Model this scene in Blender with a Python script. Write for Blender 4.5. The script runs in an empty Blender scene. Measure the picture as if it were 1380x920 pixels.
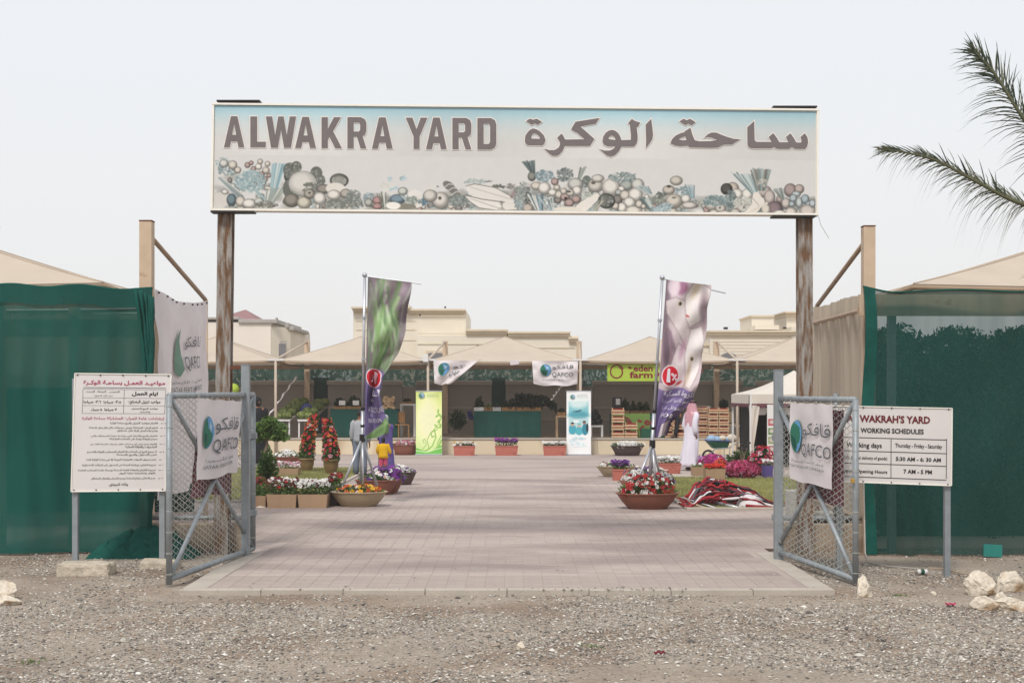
import bpy, bmesh, math, random
import numpy as np
from mathutils import Vector, Matrix, noise
from mathutils.geometry import tessellate_polygon

# ------------------------------------------------------------------ camera, sky, sun, exposure
F = 1850.0; CX = 690.0; HY = 530.0; EYE = 2.1
scene = bpy.context.scene
cam_data = bpy.data.cameras.new('camera')
cam = bpy.data.objects.new('camera', cam_data)
scene.collection.objects.link(cam)
cam.location = (0, 0, EYE); cam.rotation_euler = (math.radians(90), 0, 0)
cam_data.sensor_width = 36; cam_data.lens = F / 1380 * 36
cam_data.shift_y = (HY - 460) / 1380; cam_data.clip_start = .1; cam_data.clip_end = 2000
scene.camera = cam

SUN_EL, SUN_AZ = math.radians(52), math.radians(197)      # azimuth clockwise from +Y: behind the camera, a little left
world = bpy.data.worlds.new('World'); scene.world = world; world.use_nodes = True
wt = world.node_tree; wt.nodes.clear()
w_out = wt.nodes.new('ShaderNodeOutputWorld')
sky = wt.nodes.new('ShaderNodeTexSky'); sky.sky_type = 'NISHITA'; sky.sun_disc = False
sky.sun_elevation = SUN_EL; sky.sun_rotation = SUN_AZ; sky.dust_density = 4; sky.air_density = 1.2
b_sky = wt.nodes.new('ShaderNodeBackground'); b_sky.inputs[1].default_value = .06
wt.links.new(sky.outputs[0], b_sky.inputs[0])
b_cloud = wt.nodes.new('ShaderNodeBackground'); b_cloud.inputs[1].default_value = 1.0
tcw = wt.nodes.new('ShaderNodeTexCoord'); sepw = wt.nodes.new('ShaderNodeSeparateXYZ')
rampw = wt.nodes.new('ShaderNodeValToRGB'); nzw = wt.nodes.new('ShaderNodeTexNoise'); nzw.inputs['Scale'].default_value = 2.5
nzw.inputs['Detail'].default_value = 5
mulw = wt.nodes.new('ShaderNodeMath'); mulw.operation = 'MULTIPLY_ADD'; mulw.inputs[1].default_value = .10
wt.links.new(tcw.outputs['Generated'], sepw.inputs[0]); wt.links.new(tcw.outputs['Generated'], nzw.inputs['Vector'])
wt.links.new(nzw.outputs['Fac'], mulw.inputs[0]); wt.links.new(sepw.outputs['Z'], mulw.inputs[2]); wt.links.new(mulw.outputs[0], rampw.inputs[0])
rampw.color_ramp.elements[0].position = .0; rampw.color_ramp.elements[0].color = (.80, .79, .78, 1)
rampw.color_ramp.elements[1].position = .45; rampw.color_ramp.elements[1].color = (.80, .83, .87, 1)
wt.links.new(rampw.outputs[0], b_cloud.inputs[0])
mixw = wt.nodes.new('ShaderNodeMixShader'); mixw.inputs[0].default_value = .86
wt.links.new(b_sky.outputs[0], mixw.inputs[1]); wt.links.new(b_cloud.outputs[0], mixw.inputs[2]); wt.links.new(mixw.outputs[0], w_out.inputs[0])
sun_data = bpy.data.lights.new('sun', 'SUN'); sun_data.energy = 2.0; sun_data.angle = math.radians(11); sun_data.color = (1, .965, .91)
sun = bpy.data.objects.new('sun', sun_data); scene.collection.objects.link(sun)
sd = Vector((math.sin(SUN_AZ) * math.cos(SUN_EL), math.cos(SUN_AZ) * math.cos(SUN_EL), math.sin(SUN_EL)))
sun.rotation_euler = sd.to_track_quat('Z', 'Y').to_euler(); sun.location = sd * 60
scene.view_settings.view_transform = 'Standard'; scene.view_settings.look = 'None'
scene.view_settings.exposure = .28; scene.view_settings.gamma = 1; scene.view_settings.use_curve_mapping = False
scene.cycles.max_bounces = 6; scene.cycles.transparent_max_bounces = 24
scene.cycles.diffuse_bounces = 4
scene.cycles.volume_bounces = 1

# ------------------------------------------------------------------ helpers
rnd = random.Random(7); RS = np.random.RandomState(7)
COL = scene.collection
def P(px, py, Y): return Vector(((px - CX) * Y / F, Y, EYE - (py - HY) * Y / F))
def YG(py, z=0): return (EYE - z) * F / (py - HY)
def G(px, py, z=0): return P(px, py, YG(py, z))
KA = .86
def lin(c):
    c = np.asarray(c, float) / 255.0
    return np.where(c <= .04045, c / 12.92, ((c + .055) / 1.055) ** 2.4)
def alb(c, k=None): return tuple(float(min(.85, x * (KA if k is None else k))) for x in lin(c))

OFF = {}
def link(o): COL.objects.link(o); return o
def props(o, label=None, cat=None, group=None, kind=None):
    if label: o['label'] = label
    if cat: o['category'] = cat
    if group: o['group'] = group
    if kind: o['kind'] = kind
    return o
def thing(name, label, cat, loc=(0, 0, 0), group=None):
    o = link(bpy.data.objects.new(name, None)); o.location = loc; o.empty_display_size = .2
    OFF[o] = Vector(loc)
    return props(o, label, cat, group)
def children_of(o): return KIDS.get(o, [])
KIDS = {}
def place(o, parent):
    link(o)
    if parent is not None:
        o.parent = parent; OFF[o] = OFF.get(parent, Vector((0, 0, 0))); KIDS.setdefault(parent, []).append(o)
    else: OFF[o] = Vector((0, 0, 0))
    return o
def copy_tree(o, loc=None, rotz=None, label=None, parent=None, scale=None):
    c = o.copy(); COL.objects.link(c)
    if parent is not None: c.parent = parent; KIDS.setdefault(parent, []).append(c)
    if loc is not None: c.location = loc
    if rotz is not None: c.rotation_euler[2] = rotz
    if scale is not None: c.scale = (scale,) * 3 if not hasattr(scale, '__len__') else scale
    if label: c['label'] = label
    for k in list(KIDS.get(o, [])): copy_tree(k, parent=c)
    return c

def frame_of(d):
    d = d.normalized(); up = Vector((0, 0, 1)) if abs(d.z) < .95 else Vector((1, 0, 0))
    a = d.cross(up).normalized(); b = a.cross(d).normalized()
    return a, b
class MB:
    def __init__(s): s.v = []; s.f = []; s.c = []; s.smooth = False; s.segs = []
    def add(s, vs, fs, col=None):
        n = len(s.v); s.v.extend([tuple(v) for v in vs]); s.f.extend([tuple(i + n for i in f) for f in fs])
        if col is not None:
            s.c.extend([(0, 0, 0)] * (n - len(s.c))); s.c.extend([col] * len(vs))
        return s
    def box(s, x0, x1, y0, y1, z0, z1, ch=0, col=None):
        if ch <= 0:
            vs = [(x0,y0,z0),(x1,y0,z0),(x1,y1,z0),(x0,y1,z0),(x0,y0,z1),(x1,y0,z1),(x1,y1,z1),(x0,y1,z1)]
            fs = [(0,3,2,1),(4,5,6,7),(0,1,5,4),(1,2,6,5),(2,3,7,6),(3,0,4,7)]
            return s.add(vs, fs, col)
        def ring(z, i): return [(x0+i,y0+i,z),(x1-i,y0+i,z),(x1-i,y1-i,z),(x0+i,y1-i,z)]
        vs = ring(z0, ch) + ring(z0+ch, 0) + ring(z1-ch, 0) + ring(z1, ch)
        fs = [(3,2,1,0)]
        for r in range(3):
            for i in range(4):
                j = (i+1) % 4; fs.append((r*4+i, r*4+j, r*4+4+j, r*4+4+i))
        fs.append((12,13,14,15))
        return s.add(vs, fs, col)
    def bar(s, a, b, w, h, up=None, col=None):                     # rectangular bar from a to b
        a = Vector(a); b = Vector(b); d = (b - a)
        if up is None: p, q = frame_of(d)
        else:
            q = Vector(up).normalized(); p = d.normalized().cross(q).normalized(); q = p.cross(d.normalized())
        p = p * w / 2; q = q * h / 2
        vs = [a-p-q, a+p-q, a+p+q, a-p+q, b-p-q, b+p-q, b+p+q, b-p+q]
        return s.add(vs, [(0,3,2,1),(4,5,6,7),(0,1,5,4),(1,2,6,5),(2,3,7,6),(3,0,4,7)], col)
    def tube(s, pts, r, seg=8, cap=True, col=None, squash=1.0, closed=False):
        pts = [Vector(p) for p in pts]; n = len(pts)
        rs = r if hasattr(r, '__len__') else [r] * n
        base = []; pa = None
        for i, p in enumerate(pts):
            d = (pts[min(i+1, n-1)] - pts[max(i-1, 0)])
            if d.length < 1e-9: d = Vector((0, 0, 1))
            d.normalize()
            if pa is None: a, b = frame_of(d)
            else:
                a = (pa - d * pa.dot(d)); a.normalize(); b = d.cross(a) * -1
                b = a.cross(d)
            pa = a
            for k in range(seg):
                t = 2 * math.pi * k / seg
                base.append(p + a * (math.cos(t) * rs[i]) + b * (math.sin(t) * rs[i] * squash))
        fs = []
        for i in range(n - 1):
            for k in range(seg):
                j = (k + 1) % seg
                fs.append((i*seg+k, i*seg+j, (i+1)*seg+j, (i+1)*seg+k))
        if cap: fs.append(tuple(range(seg))[::-1]); fs.append(tuple((n-1)*seg + k for k in range(seg)))
        return s.add(base, fs, col)
    def lathe(s, c, prof, seg=24, sx=1, sy=1, col=None):            # prof: (r, z) list
        c = Vector(c); vs = []; fs = []
        for r, z in prof:
            for k in range(seg):
                t = 2 * math.pi * k / seg; vs.append(c + Vector((math.cos(t)*r*sx, math.sin(t)*r*sy, z)))
        for i in range(len(prof) - 1):
            for k in range(seg):
                j = (k+1) % seg; fs.append((i*seg+k, i*seg+j, (i+1)*seg+j, (i+1)*seg+k))
        return s.add(vs, fs, col)
    def rings(s, rg, seg=16, cap=True, col=None):                  # rings: (x, y, z, rx, ry, yaw)
        vs = []; fs = []
        for (x, y, z, rx, ry, *yw) in rg:
            yaw = yw[0] if yw else 0
            for k in range(seg):
                t = 2*math.pi*k/seg; a = math.cos(t)*rx; b = math.sin(t)*ry
                vs.append((x + a*math.cos(yaw) - b*math.sin(yaw), y + a*math.sin(yaw) + b*math.cos(yaw), z))
        for i in range(len(rg)-1):
            for k in range(seg):
                j = (k+1) % seg; fs.append((i*seg+k, i*seg+j, (i+1)*seg+j, (i+1)*seg+k))
        if cap: fs.append(tuple(range(seg))[::-1]); fs.append(tuple((len(rg)-1)*seg+k for k in range(seg)))
        return s.add(vs, fs, col)
    def ball(s, c, r, seg=10, rz=None, col=None, jit=0, seed=0):
        rz = rz or r; n = max(4, seg // 2 + 1); c = Vector(c); vs = []; fs = []
        R = random.Random(seed)
        for i in range(n + 1):
            ph = math.pi * i / n
            for k in range(seg):
                t = 2*math.pi*k/seg; q = 1 + (R.random()-.5)*jit
                vs.append(c + Vector((math.sin(ph)*math.cos(t)*r*q, math.sin(ph)*math.sin(t)*r*q, -math.cos(ph)*rz*q)))
        for i in range(n):
            for k in range(seg):
                j = (k+1) % seg; fs.append((i*seg+k, i*seg+j, (i+1)*seg+j, (i+1)*seg+k))
        return s.add(vs, fs, col)
    def poly(s, loops, depth_fn, col=None):                         # 2D loops (outer, holes..) mapped by depth_fn(x, y)
        tri = tessellate_polygon([[Vector((p[0], p[1], 0)) for p in l] for l in loops])
        flat = [p for l in loops for p in l]
        return s.add([depth_fn(p[0], p[1]) for p in flat], tri, col)
    def extrude(s, pts, y0, y1, col=None):                           # polygon in xz, extruded in y
        n = len(pts); vs = [(p[0], y0, p[1]) for p in pts] + [(p[0], y1, p[1]) for p in pts]
        fs = [tuple(range(n)), tuple(range(2*n-1, n-1, -1))] + [(i, i+n, (i+1) % n + n, (i+1) % n) for i in range(n)]
        return s.add(vs, fs, col)
    def build(s, name, mat, parent=None, local=False, smooth=None, kind=None, label=None):
        if len(s.segs) > 1:                                        # separate lines of print become separate parts
            o = None
            for (v0, v1, f0, f1) in s.segs:
                q = MB(); q.v = s.v[v0:v1]; q.f = [tuple(i-v0 for i in f) for f in s.f[f0:f1]]; o = q.build(name, mat, parent, local, smooth)
            return o
        me = bpy.data.meshes.new(name)
        off = Vector((0,0,0)) if (local or parent is None) else OFF.get(parent, Vector((0,0,0)))
        V = np.array(s.v, float).reshape(-1, 3) - np.array(off)
        me.from_pydata(V.tolist(), [], s.f); me.materials.append(mat)
        if smooth if smooth is not None else s.smooth: me.shade_smooth()
        if s.c:
            c = s.c + [(0, 0, 0)] * (len(s.v) - len(s.c))
            a = me.color_attributes.new('Col', 'FLOAT_COLOR', 'POINT')
            a.data.foreach_set('color', np.hstack([np.array(c, float), np.ones((len(c), 1))]).ravel())
        o = place(bpy.data.objects.new(name, me), parent)
        if kind: o['kind'] = kind
        if label: o['label'] = label
        return o
def npmesh(name, V, Fq, mat, parent=None, colors=None, smooth=False, kind=None, local=False):
    """V (n,3), Fq (m,k) faces all with k corners"""
    off = Vector((0,0,0)) if (local or parent is None) else OFF.get(parent, Vector((0,0,0)))
    V = np.asarray(V, float) - np.array(off); Fq = np.asarray(Fq, int); m, k = Fq.shape
    me = bpy.data.meshes.new(name); me.vertices.add(len(V)); me.vertices.foreach_set('co', V.ravel())
    me.loops.add(m*k); me.loops.foreach_set('vertex_index', Fq.ravel().astype(np.int32))
    me.polygons.add(m); me.polygons.foreach_set('loop_start', (np.arange(m)*k).astype(np.int32))
    me.update(calc_edges=True); me.materials.append(mat)
    if smooth: me.shade_smooth()
    else: me.shade_flat()
    if colors is not None:
        a = me.color_attributes.new('Col', 'FLOAT_COLOR', 'POINT')
        a.data.foreach_set('color', np.hstack([np.asarray(colors, float), np.ones((len(V), 1))]).ravel())
    o = place(bpy.data.objects.new(name, me), parent)
    if kind: o['kind'] = kind
    return o
def struct(name, mb, mat): return props(mb.build(name, mat), kind='structure')
def solo(name, mb, mat, label, cat, group=None, smooth=None):
    o = mb.build(name, mat, smooth=smooth); V = np.array(mb.v)
    base = Vector(((V[:,0].min()+V[:,0].max())/2, (V[:,1].min()+V[:,1].max())/2, V[:,2].min()))
    o.data.transform(Matrix.Translation(-base)); o.location = base
    return props(o, label, cat, group)

# ------------------------------------------------------------------ materials
def mat(name, col=(200,200,200), rough=.7, var=.10, vs=4, bump=0, bs=60, metal=0, spec=.3, attr=False, stain=None, k=None, alpha=None, trans=0, stretch=None, rndobj=0, fine=0):
    m = bpy.data.materials.new(name); m.use_nodes = True; nt = m.node_tree; N = nt.nodes; L = nt.links
    b = N['Principled BSDF']; b.inputs['Roughness'].default_value = rough; b.inputs['Metallic'].default_value = metal
    b.inputs['Specular IOR Level'].default_value = spec
    tc = N.new('ShaderNodeTexCoord'); vec = tc.outputs['Object']
    if stretch:
        mp = N.new('ShaderNodeMapping'); mp.inputs['Scale'].default_value = stretch; L.new(vec, mp.inputs[0]); vec = mp.outputs[0]
    if attr:
        a = N.new('ShaderNodeAttribute'); a.attribute_name = 'Col'; c = a.outputs['Color']
    else:
        rg = N.new('ShaderNodeRGB'); rg.outputs[0].default_value = alb(col, k) + (1,); c = rg.outputs[0]
    if stain:                                                         # (colour, amount 0-1, scale)
        sc_, am, ss = stain
        n2 = N.new('ShaderNodeTexNoise'); n2.inputs['Scale'].default_value = ss; n2.inputs['Detail'].default_value = 6; L.new(vec, n2.inputs['Vector'])
        r2 = N.new('ShaderNodeValToRGB'); r2.color_ramp.elements[0].position = .62 - am*.35; r2.color_ramp.elements[1].position = .70 - am*.2
        L.new(n2.outputs['Fac'], r2.inputs[0])
        mx = N.new('ShaderNodeMix'); mx.data_type = 'RGBA'; L.new(r2.outputs[0], mx.inputs[0]); L.new(c, mx.inputs[6]); mx.inputs[7].default_value = alb(sc_, k) + (1,)
        c = mx.outputs[2]
    if var:
        n = N.new('ShaderNodeTexNoise'); n.inputs['Scale'].default_value = vs; n.inputs['Detail'].default_value = 5; L.new(vec, n.inputs['Vector'])
        mr = N.new('ShaderNodeMapRange'); mr.inputs[1].default_value = .3; mr.inputs[2].default_value = .7
        mr.inputs[3].default_value = 1 - var; mr.inputs[4].default_value = 1 + var; L.new(n.outputs['Fac'], mr.inputs[0])
        hs = N.new('ShaderNodeVectorMath'); hs.operation = 'SCALE'; L.new(c, hs.inputs[0]); L.new(mr.outputs[0], hs.inputs['Scale']); c = hs.outputs[0]
    if fine:
        n = N.new('ShaderNodeTexNoise'); n.inputs['Scale'].default_value = bs; n.inputs['Detail'].default_value = 3; L.new(vec, n.inputs['Vector'])
        mr = N.new('ShaderNodeMapRange'); mr.inputs[1].default_value = .3; mr.inputs[2].default_value = .7
        mr.inputs[3].default_value = 1 - fine; mr.inputs[4].default_value = 1 + fine; L.new(n.outputs['Fac'], mr.inputs[0])
        hs = N.new('ShaderNodeVectorMath'); hs.operation = 'SCALE'; L.new(c, hs.inputs[0]); L.new(mr.outputs[0], hs.inputs['Scale']); c = hs.outputs[0]
    if rndobj:
        oi = N.new('ShaderNodeObjectInfo'); mr = N.new('ShaderNodeMapRange'); mr.inputs[3].default_value = 1-rndobj; mr.inputs[4].default_value = 1+rndobj
        L.new(oi.outputs['Random'], mr.inputs[0])
        hs = N.new('ShaderNodeVectorMath'); hs.operation = 'SCALE'; L.new(c, hs.inputs[0]); L.new(mr.outputs[0], hs.inputs['Scale']); c = hs.outputs[0]
    L.new(c, b.inputs['Base Color'])
    if bump:
        n = N.new('ShaderNodeTexNoise'); n.inputs['Scale'].default_value = bs; n.inputs['Detail'].default_value = 4; L.new(vec, n.inputs['Vector'])
        bp = N.new('ShaderNodeBump'); bp.inputs['Strength'].default_value = bump; bp.inputs['Distance'].default_value = .02
        L.new(n.outputs['Fac'], bp.inputs['Height']); L.new(bp.outputs[0], b.inputs['Normal'])
    out = N['Material Output']; sh = b.outputs[0]
    if trans:
        tr = N.new('ShaderNodeBsdfTranslucent'); L.new(c, tr.inputs[0]); ms = N.new('ShaderNodeMixShader'); ms.inputs[0].default_value = trans
        L.new(sh, ms.inputs[1]); L.new(tr.outputs[0], ms.inputs[2]); sh = ms.outputs[0]
    if alpha is not None:
        tp = N.new('ShaderNodeBsdfTransparent'); ms = N.new('ShaderNodeMixShader'); ms.inputs[0].default_value = alpha
        n = N.new('ShaderNodeTexNoise'); n.inputs['Scale'].default_value = 1.3; n.inputs['Detail'].default_value = 4
        mp2 = N.new('ShaderNodeMapping'); mp2.inputs['Scale'].default_value = (3, 3, .35); L.new(tc.outputs['Object'], mp2.inputs[0]); L.new(mp2.outputs[0], n.inputs['Vector'])
        mr = N.new('ShaderNodeMapRange'); mr.inputs[1].default_value = .3; mr.inputs[2].default_value = .7
        mr.inputs[3].default_value = alpha - .05; mr.inputs[4].default_value = min(1, alpha + .05); L.new(n.outputs['Fac'], mr.inputs[0]); L.new(mr.outputs[0], ms.inputs[0])
        L.new(tp.outputs[0], ms.inputs[1]); L.new(sh, ms.inputs[2]); sh = ms.outputs[0]
    L.new(sh, out.inputs[0])
    return m
M = dict(
 gravel=mat('gravel_soil', (160,147,133), .95, .14, .9, .8, 26, fine=.22, stain=((140,122,106), .45, .7)),
 pebble=mat('pebbles', attr=True, rough=.9, var=0),
 paving=mat('paving_far', (180,165,157), .9, .05, .6, .25, 12, stain=((164,148,144), .4, .35), stretch=(.6, 1.6, 1)),
 paver=mat('pavers', attr=True, rough=.9, var=.05, vs=.8, bump=.2, bs=45, stain=((156,141,136), .50, .5), stretch=(.6, 1.5, 1), fine=.09),
 kerb=mat('kerb_concrete', (186,176,164), .9, .08, 3, .4, 50, fine=.06),
 concrete=mat('rough_concrete', (194,182,164), .95, .16, 6, .9, 30, fine=.12),
 block=mat('low_wall_render', (176,158,138), .95, .10, 4, .4, 30, stain=((140,122,104), .3, 3)),
 grass=mat('lawn_soil', (128,128,80), .95, .15, 2, .5, 40),
 blade=mat('grass_blades', attr=True, rough=.7, var=0),
 galv=mat('galvanised_steel', (150,156,160), .5, .12, 9, .15, 60, metal=.25, spec=.5, fine=.06),
 wire=mat('galvanised_wire', (186,188,180), .5, .15, 12, metal=.3),
 rust=mat('rusted_paint', (164,158,152), .75, .18, 6, .5, 40, stain=((118,88,64), .60, 3.6), stretch=(5, 5, .8), fine=.16),
 rustbar=mat('rust', (120,72,52), .85, .2, 10, .3, 50),
 frame=mat('sign_frame', (250,246,236), .5, .03, 5),
 black=mat('black_metal', (40,38,38), .5, .1, 8),
 print=mat('print_faded', attr=True, rough=.75, var=.02, vs=7),
 letters=mat('sign_letters', (122,114,114), .7, .06, 6),
 letter_edge=mat('sign_letter_outline', (244,236,230), .7, 0),
 board=mat('notice_board', (226,220,218), .6, .025, 3),
 ink=mat('ink_black', (40,38,40), .7, 0), ink_grey=mat('ink_grey', (92,98,104), .7, .1, 8),
 ink_red=mat('ink_dark_red', (112,30,42), .7, 0), ink_pink=mat('ink_magenta', (178,66,98), .7, 0), ink_white=mat('ink_white', (226,222,230), .7, 0),
 net=mat('green_shade_net', (16,94,85), .9, .14, 1.2, alpha=.88, trans=.25, stretch=(1,1,.4)),
 net_solid=mat('green_shade_net_folded', (14,88,78), .9, .2, 4, .3, 30, trans=.15),
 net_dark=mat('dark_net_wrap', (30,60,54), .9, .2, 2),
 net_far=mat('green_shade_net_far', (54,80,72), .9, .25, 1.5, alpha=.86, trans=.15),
 canvas=mat('beige_canopy_fabric', (216,200,182), .85, .05, 1.5, trans=.22),
 canvas_trim=mat('canopy_hem', (168,144,120), .85, .05, 3),
 beige=mat('beige_painted_steel', (208,184,158), .6, .08, 5, stain=((180,150,122), .05, 5)),
 beigetube=mat('tan_painted_tube', (178,154,132), .6, .1, 6),
 curtain=mat('beige_curtain', (200,186,168), .85, .06, 3, trans=.3, stretch=(8,8,.3)),
 cloth=mat('white_banner_cloth', (244,236,237), .85, .05, 3, trans=.22, bump=.15, bs=7),
 maroon=mat('maroon_cloth', (118,72,82), .85, .12, 4, trans=.1),
 bwhite=mat('house_white', (238,228,216), .85, .03, 1), bgrey=mat('house_coping', (176,170,164), .8, .05, 2),
 bcream=mat('house_cream_stone', (234,224,206), .85, .05, .6, bump=.1, bs=8), btrim=mat('house_cream_trim', (218,202,176), .85, .05, 2),
 bpale=mat('house_pale_stone', (232,222,206), .85, .04, .7), roof=mat('maroon_roof_tiles', (150,112,112), .8, .1, 3),
 glass=mat('dim_window', (120,118,122), .3, .1, 2),
 terrace=mat('terrace_wall_render', (228,212,184), .9, .06, .8, .2, 20, stain=((196,172,140), .3, .8), stretch=(1,1,.3)),
 tfloor=mat('terrace_floor', (150,136,122), .9, .08, 1), wallgrey=mat('perimeter_wall_render', (158,150,142), .9, .06, 1.2),
 wallcap=mat('perimeter_wall_coping', (172,162,150), .9, .06, 1.2),
 tablecloth=mat('dark_green_tablecloth', (14,72,64), .85, .14, 3, .15, 12, stretch=(1,1,3)),
 wood=mat('pale_crate_wood', (198,168,134), .8, .14, 9, .2, 40), ply=mat('plywood', (170,128,84), .8, .1, 5),
 card=mat('cardboard', (176,146,118), .9, .06, 5), card2=mat('white_carton', (226,222,220), .8, .04, 4),
 tan=mat('tan_plastic_bowl', (176,158,130), .5, .06, 3), terra=mat('terracotta_plastic', (190,112,98), .6, .07, 4, stain=((166,96,84), .2, 5)),
 terrabowl=mat('terracotta_bowl', (140,88,72), .6, .09, 4), darkbowl=mat('dark_brown_bowl', (82,66,64), .6, .1, 4),
 claypot=mat('olive_clay_pot', (134,108,72), .6, .14, 6), soil=mat('soil', (78,60,48), .95, .2, 9),
 leaf=mat('leaf_green', attr=True, rough=.6, var=0, trans=.2), petal=mat('petals', attr=True, rough=.6, var=0, trans=.15),
 bark=mat('bark', (128,110,92), .9, .2, 9, .6, 30), skin=mat('skin_brown', (150,106,84), .55, .04, 8), hair=mat('hair_black', (30,26,26), .6, .1, 20),
 thobe=mat('white_thobe_cotton', (234,228,240), .8, .02, 3, trans=.05), abaya=mat('black_cloth', (24,24,30), .8, .1, 4),
 denim=mat('faded_denim', (116,126,142), .85, .14, 5), greyshirt=mat('pale_grey_shirt', (168,170,176), .85, .08, 5), yellow=mat('yellow_cotton', (226,176,20), .8, .06, 6),
 purplecloth=mat('purple_cloth', (92,78,140), .85, .1, 5), pinkcloth=mat('pink_print_cloth', (190,80,110), .8, .2, 14), black_shoe=mat('dark_leather', (50,34,32), .5, .1, 8),
 white=mat('white_plastic', (230,228,226), .5, .03, 4), tentwhite=mat('white_tent_fabric', (236,226,214), .8, .03, 3, trans=.2),
 green_paint=mat('dark_green_paint', (30,84,62), .5, .08, 6), rubber=mat('rubber_black', (34,32,34), .8, .1, 8),
 rock=mat('limestone', (222,210,192), .9, .14, 5, 1.0, 22, stain=((166,140,112), .30, 5), fine=.14),
 alu=mat('aluminium_tube', (196,198,204), .35, .05, 5, metal=.5, spec=.5), redtube=mat('red_painted_tube', (150,36,40), .5, .1, 6),
 darkint=mat('black_backdrop', (26,24,24), .9, .1, 3), brass=mat('brass', (200,160,84), .35, .05, 5, metal=.6),
 melon=mat('watermelon_skin', (88,104,50), .5, .25, 9, stain=((140,146,84), .4, 14)), cable=mat('grey_conduit', (176,170,162), .6, .05, 6),
 blue=mat('blue_plastic', (70,84,150), .6, .1, 5), teal=mat('teal_panel', (40,128,118), .6, .08, 4), acgrey=mat('unit_casing', (186,184,178), .6, .05, 4))

# ------------------------------------------------------------------ printed pictures as coloured grids
class Canvas:
    def __init__(s, x0, y0, x1, y1, res, bg):
        s.x0, s.y0, s.x1, s.y1 = x0, y0, x1, y1
        s.nx = max(2, int(round((x1-x0)*res))+1); s.ny = max(2, int(round((y1-y0)*res))+1)
        s.X, s.Y = np.meshgrid(np.linspace(x0, x1, s.nx), np.linspace(y0, y1, s.ny)); s.e = 1/res
        s.C = np.zeros((s.ny, s.nx, 3)) + np.array(bg, float)
    def blend(s, a, col): a = np.clip(a, 0, 1)[..., None]; s.C = s.C*(1-a) + np.array(col, float)*a; return s
    def vgrad(s, stops):
        for ch in range(3): s.C[..., ch] = np.interp(s.Y, [t[0] for t in stops], [t[1][ch] for t in stops])
        return s
    def ell(s, cx, cy, rx, ry=None, col=(0,0,0), ang=0, al=1, soft=None):
        ry = ry or rx; dx, dy = s.X-cx, s.Y-cy; c, n = math.cos(ang), math.sin(ang)
        u, v = (dx*c+dy*n)/rx, (-dx*n+dy*c)/ry; d = (1-np.sqrt(u*u+v*v))*min(rx, ry)
        return s.blend((d/(soft or s.e)+.5).clip(0,1)*al, col)
    def fruit(s, cx, cy, rx, ry=None, col=(200,190,180), ang=0, k=.66):
        ry = ry or rx; c = np.array(col, float)
        s.ell(cx, cy, rx+.7, ry+.7, c*.42, ang, .85); s.ell(cx, cy, rx, ry, c*k, ang)
        return s.ell(cx-rx*.12, cy-ry*.18, rx*.78, ry*.76, c, ang, .9, soft=min(rx,ry)*.5)
    def line(s, pts, w, col, al=1, taper=False, soft=None):
        m = np.zeros_like(s.X)
        for i in range(len(pts)-1):
            ax, ay = pts[i]; bx, by = pts[i+1]; L2 = (bx-ax)**2+(by-ay)**2+1e-9
            t = np.clip(((s.X-ax)*(bx-ax)+(s.Y-ay)*(by-ay))/L2, 0, 1)
            d = np.hypot(s.X-ax-t*(bx-ax), s.Y-ay-t*(by-ay)); ww = w/2
            if taper: ww = w/2*(1-(i+t)/(len(pts)-1)*.85)
            m = np.maximum(m, np.clip((ww-d)/(soft or s.e)+.5, 0, 1))
        return s.blend(m*al, col)
    def poly(s, pts, col, al=1):
        ins = np.zeros(s.X.shape, bool); n = len(pts)
        for i in range(n):
            (x1, y1), (x2, y2) = pts[i], pts[(i+1) % n]
            c = ((y1 > s.Y) != (y2 > s.Y)); ins ^= c & (s.X < (x2-x1)*(s.Y-y1)/((y2-y1) if y2 != y1 else 1e-9)+x1)
        return s.blend(ins*al*1.0, col)
    def noise(s, amp, seed=0, blocks=1):
        R = np.random.RandomState(seed); n = R.rand(s.ny//blocks+1, s.nx//blocks+1).repeat(blocks, 0).repeat(blocks, 1)[:s.ny, :s.nx]
        s.C *= (1+(n[..., None]-.5)*2*amp); return s
    def sheet(s, name, S, mat_, parent, k=None, smooth=True):       # S(u, v) -> point, v from top to bottom
        us = (s.X-s.x0)/(s.x1-s.x0); vs = (s.Y-s.y0)/(s.y1-s.y0)
        V = np.array([S(u, v) for u, v in zip(us.ravel(), vs.ravel())])
        idx = np.arange(s.nx*s.ny).reshape(s.ny, s.nx)
        Fq = np.stack([idx[1:, :-1], idx[1:, 1:], idx[:-1, 1:], idx[:-1, :-1]], -1).reshape(-1, 4)
        return npmesh(name, V, Fq, mat_, parent, (lin(np.clip(s.C, 0, 255))*(KA if k is None else k)).clip(0, .85).reshape(-1, 3), smooth)
def grid_sheet(name, S, nu, nv, mat_, parent=None, smooth=True, kind=None):
    V = [S(i/nu, j/nv) for j in range(nv+1) for i in range(nu+1)]
    idx = np.arange((nu+1)*(nv+1)).reshape(nv+1, nu+1)
    Fq = np.stack([idx[1:, :-1], idx[1:, 1:], idx[:-1, 1:], idx[:-1, :-1]], -1).reshape(-1, 4)
    return npmesh(name, V, Fq, mat_, parent, smooth=smooth, kind=kind)
def quadS(tl, tr, br, bl):
    tl, tr, br, bl = map(Vector, (tl, tr, br, bl))
    return lambda u, v: (tl*(1-u)+tr*u)*(1-v)+(bl*(1-u)+br*u)*v
def off_fn(S, off=.004):
    def f(u, v):
        e = .01; p = Vector(S(u, v)); du = Vector(S(u+e, v))-Vector(S(u-e, v)); dv = Vector(S(u, v+e))-Vector(S(u, v-e))
        n = du.cross(dv)
        n.normalize()
        if n.dot(p-Vector((0, 0, EYE))) > 0: n = -n
        return p + n*off
    return f

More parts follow.
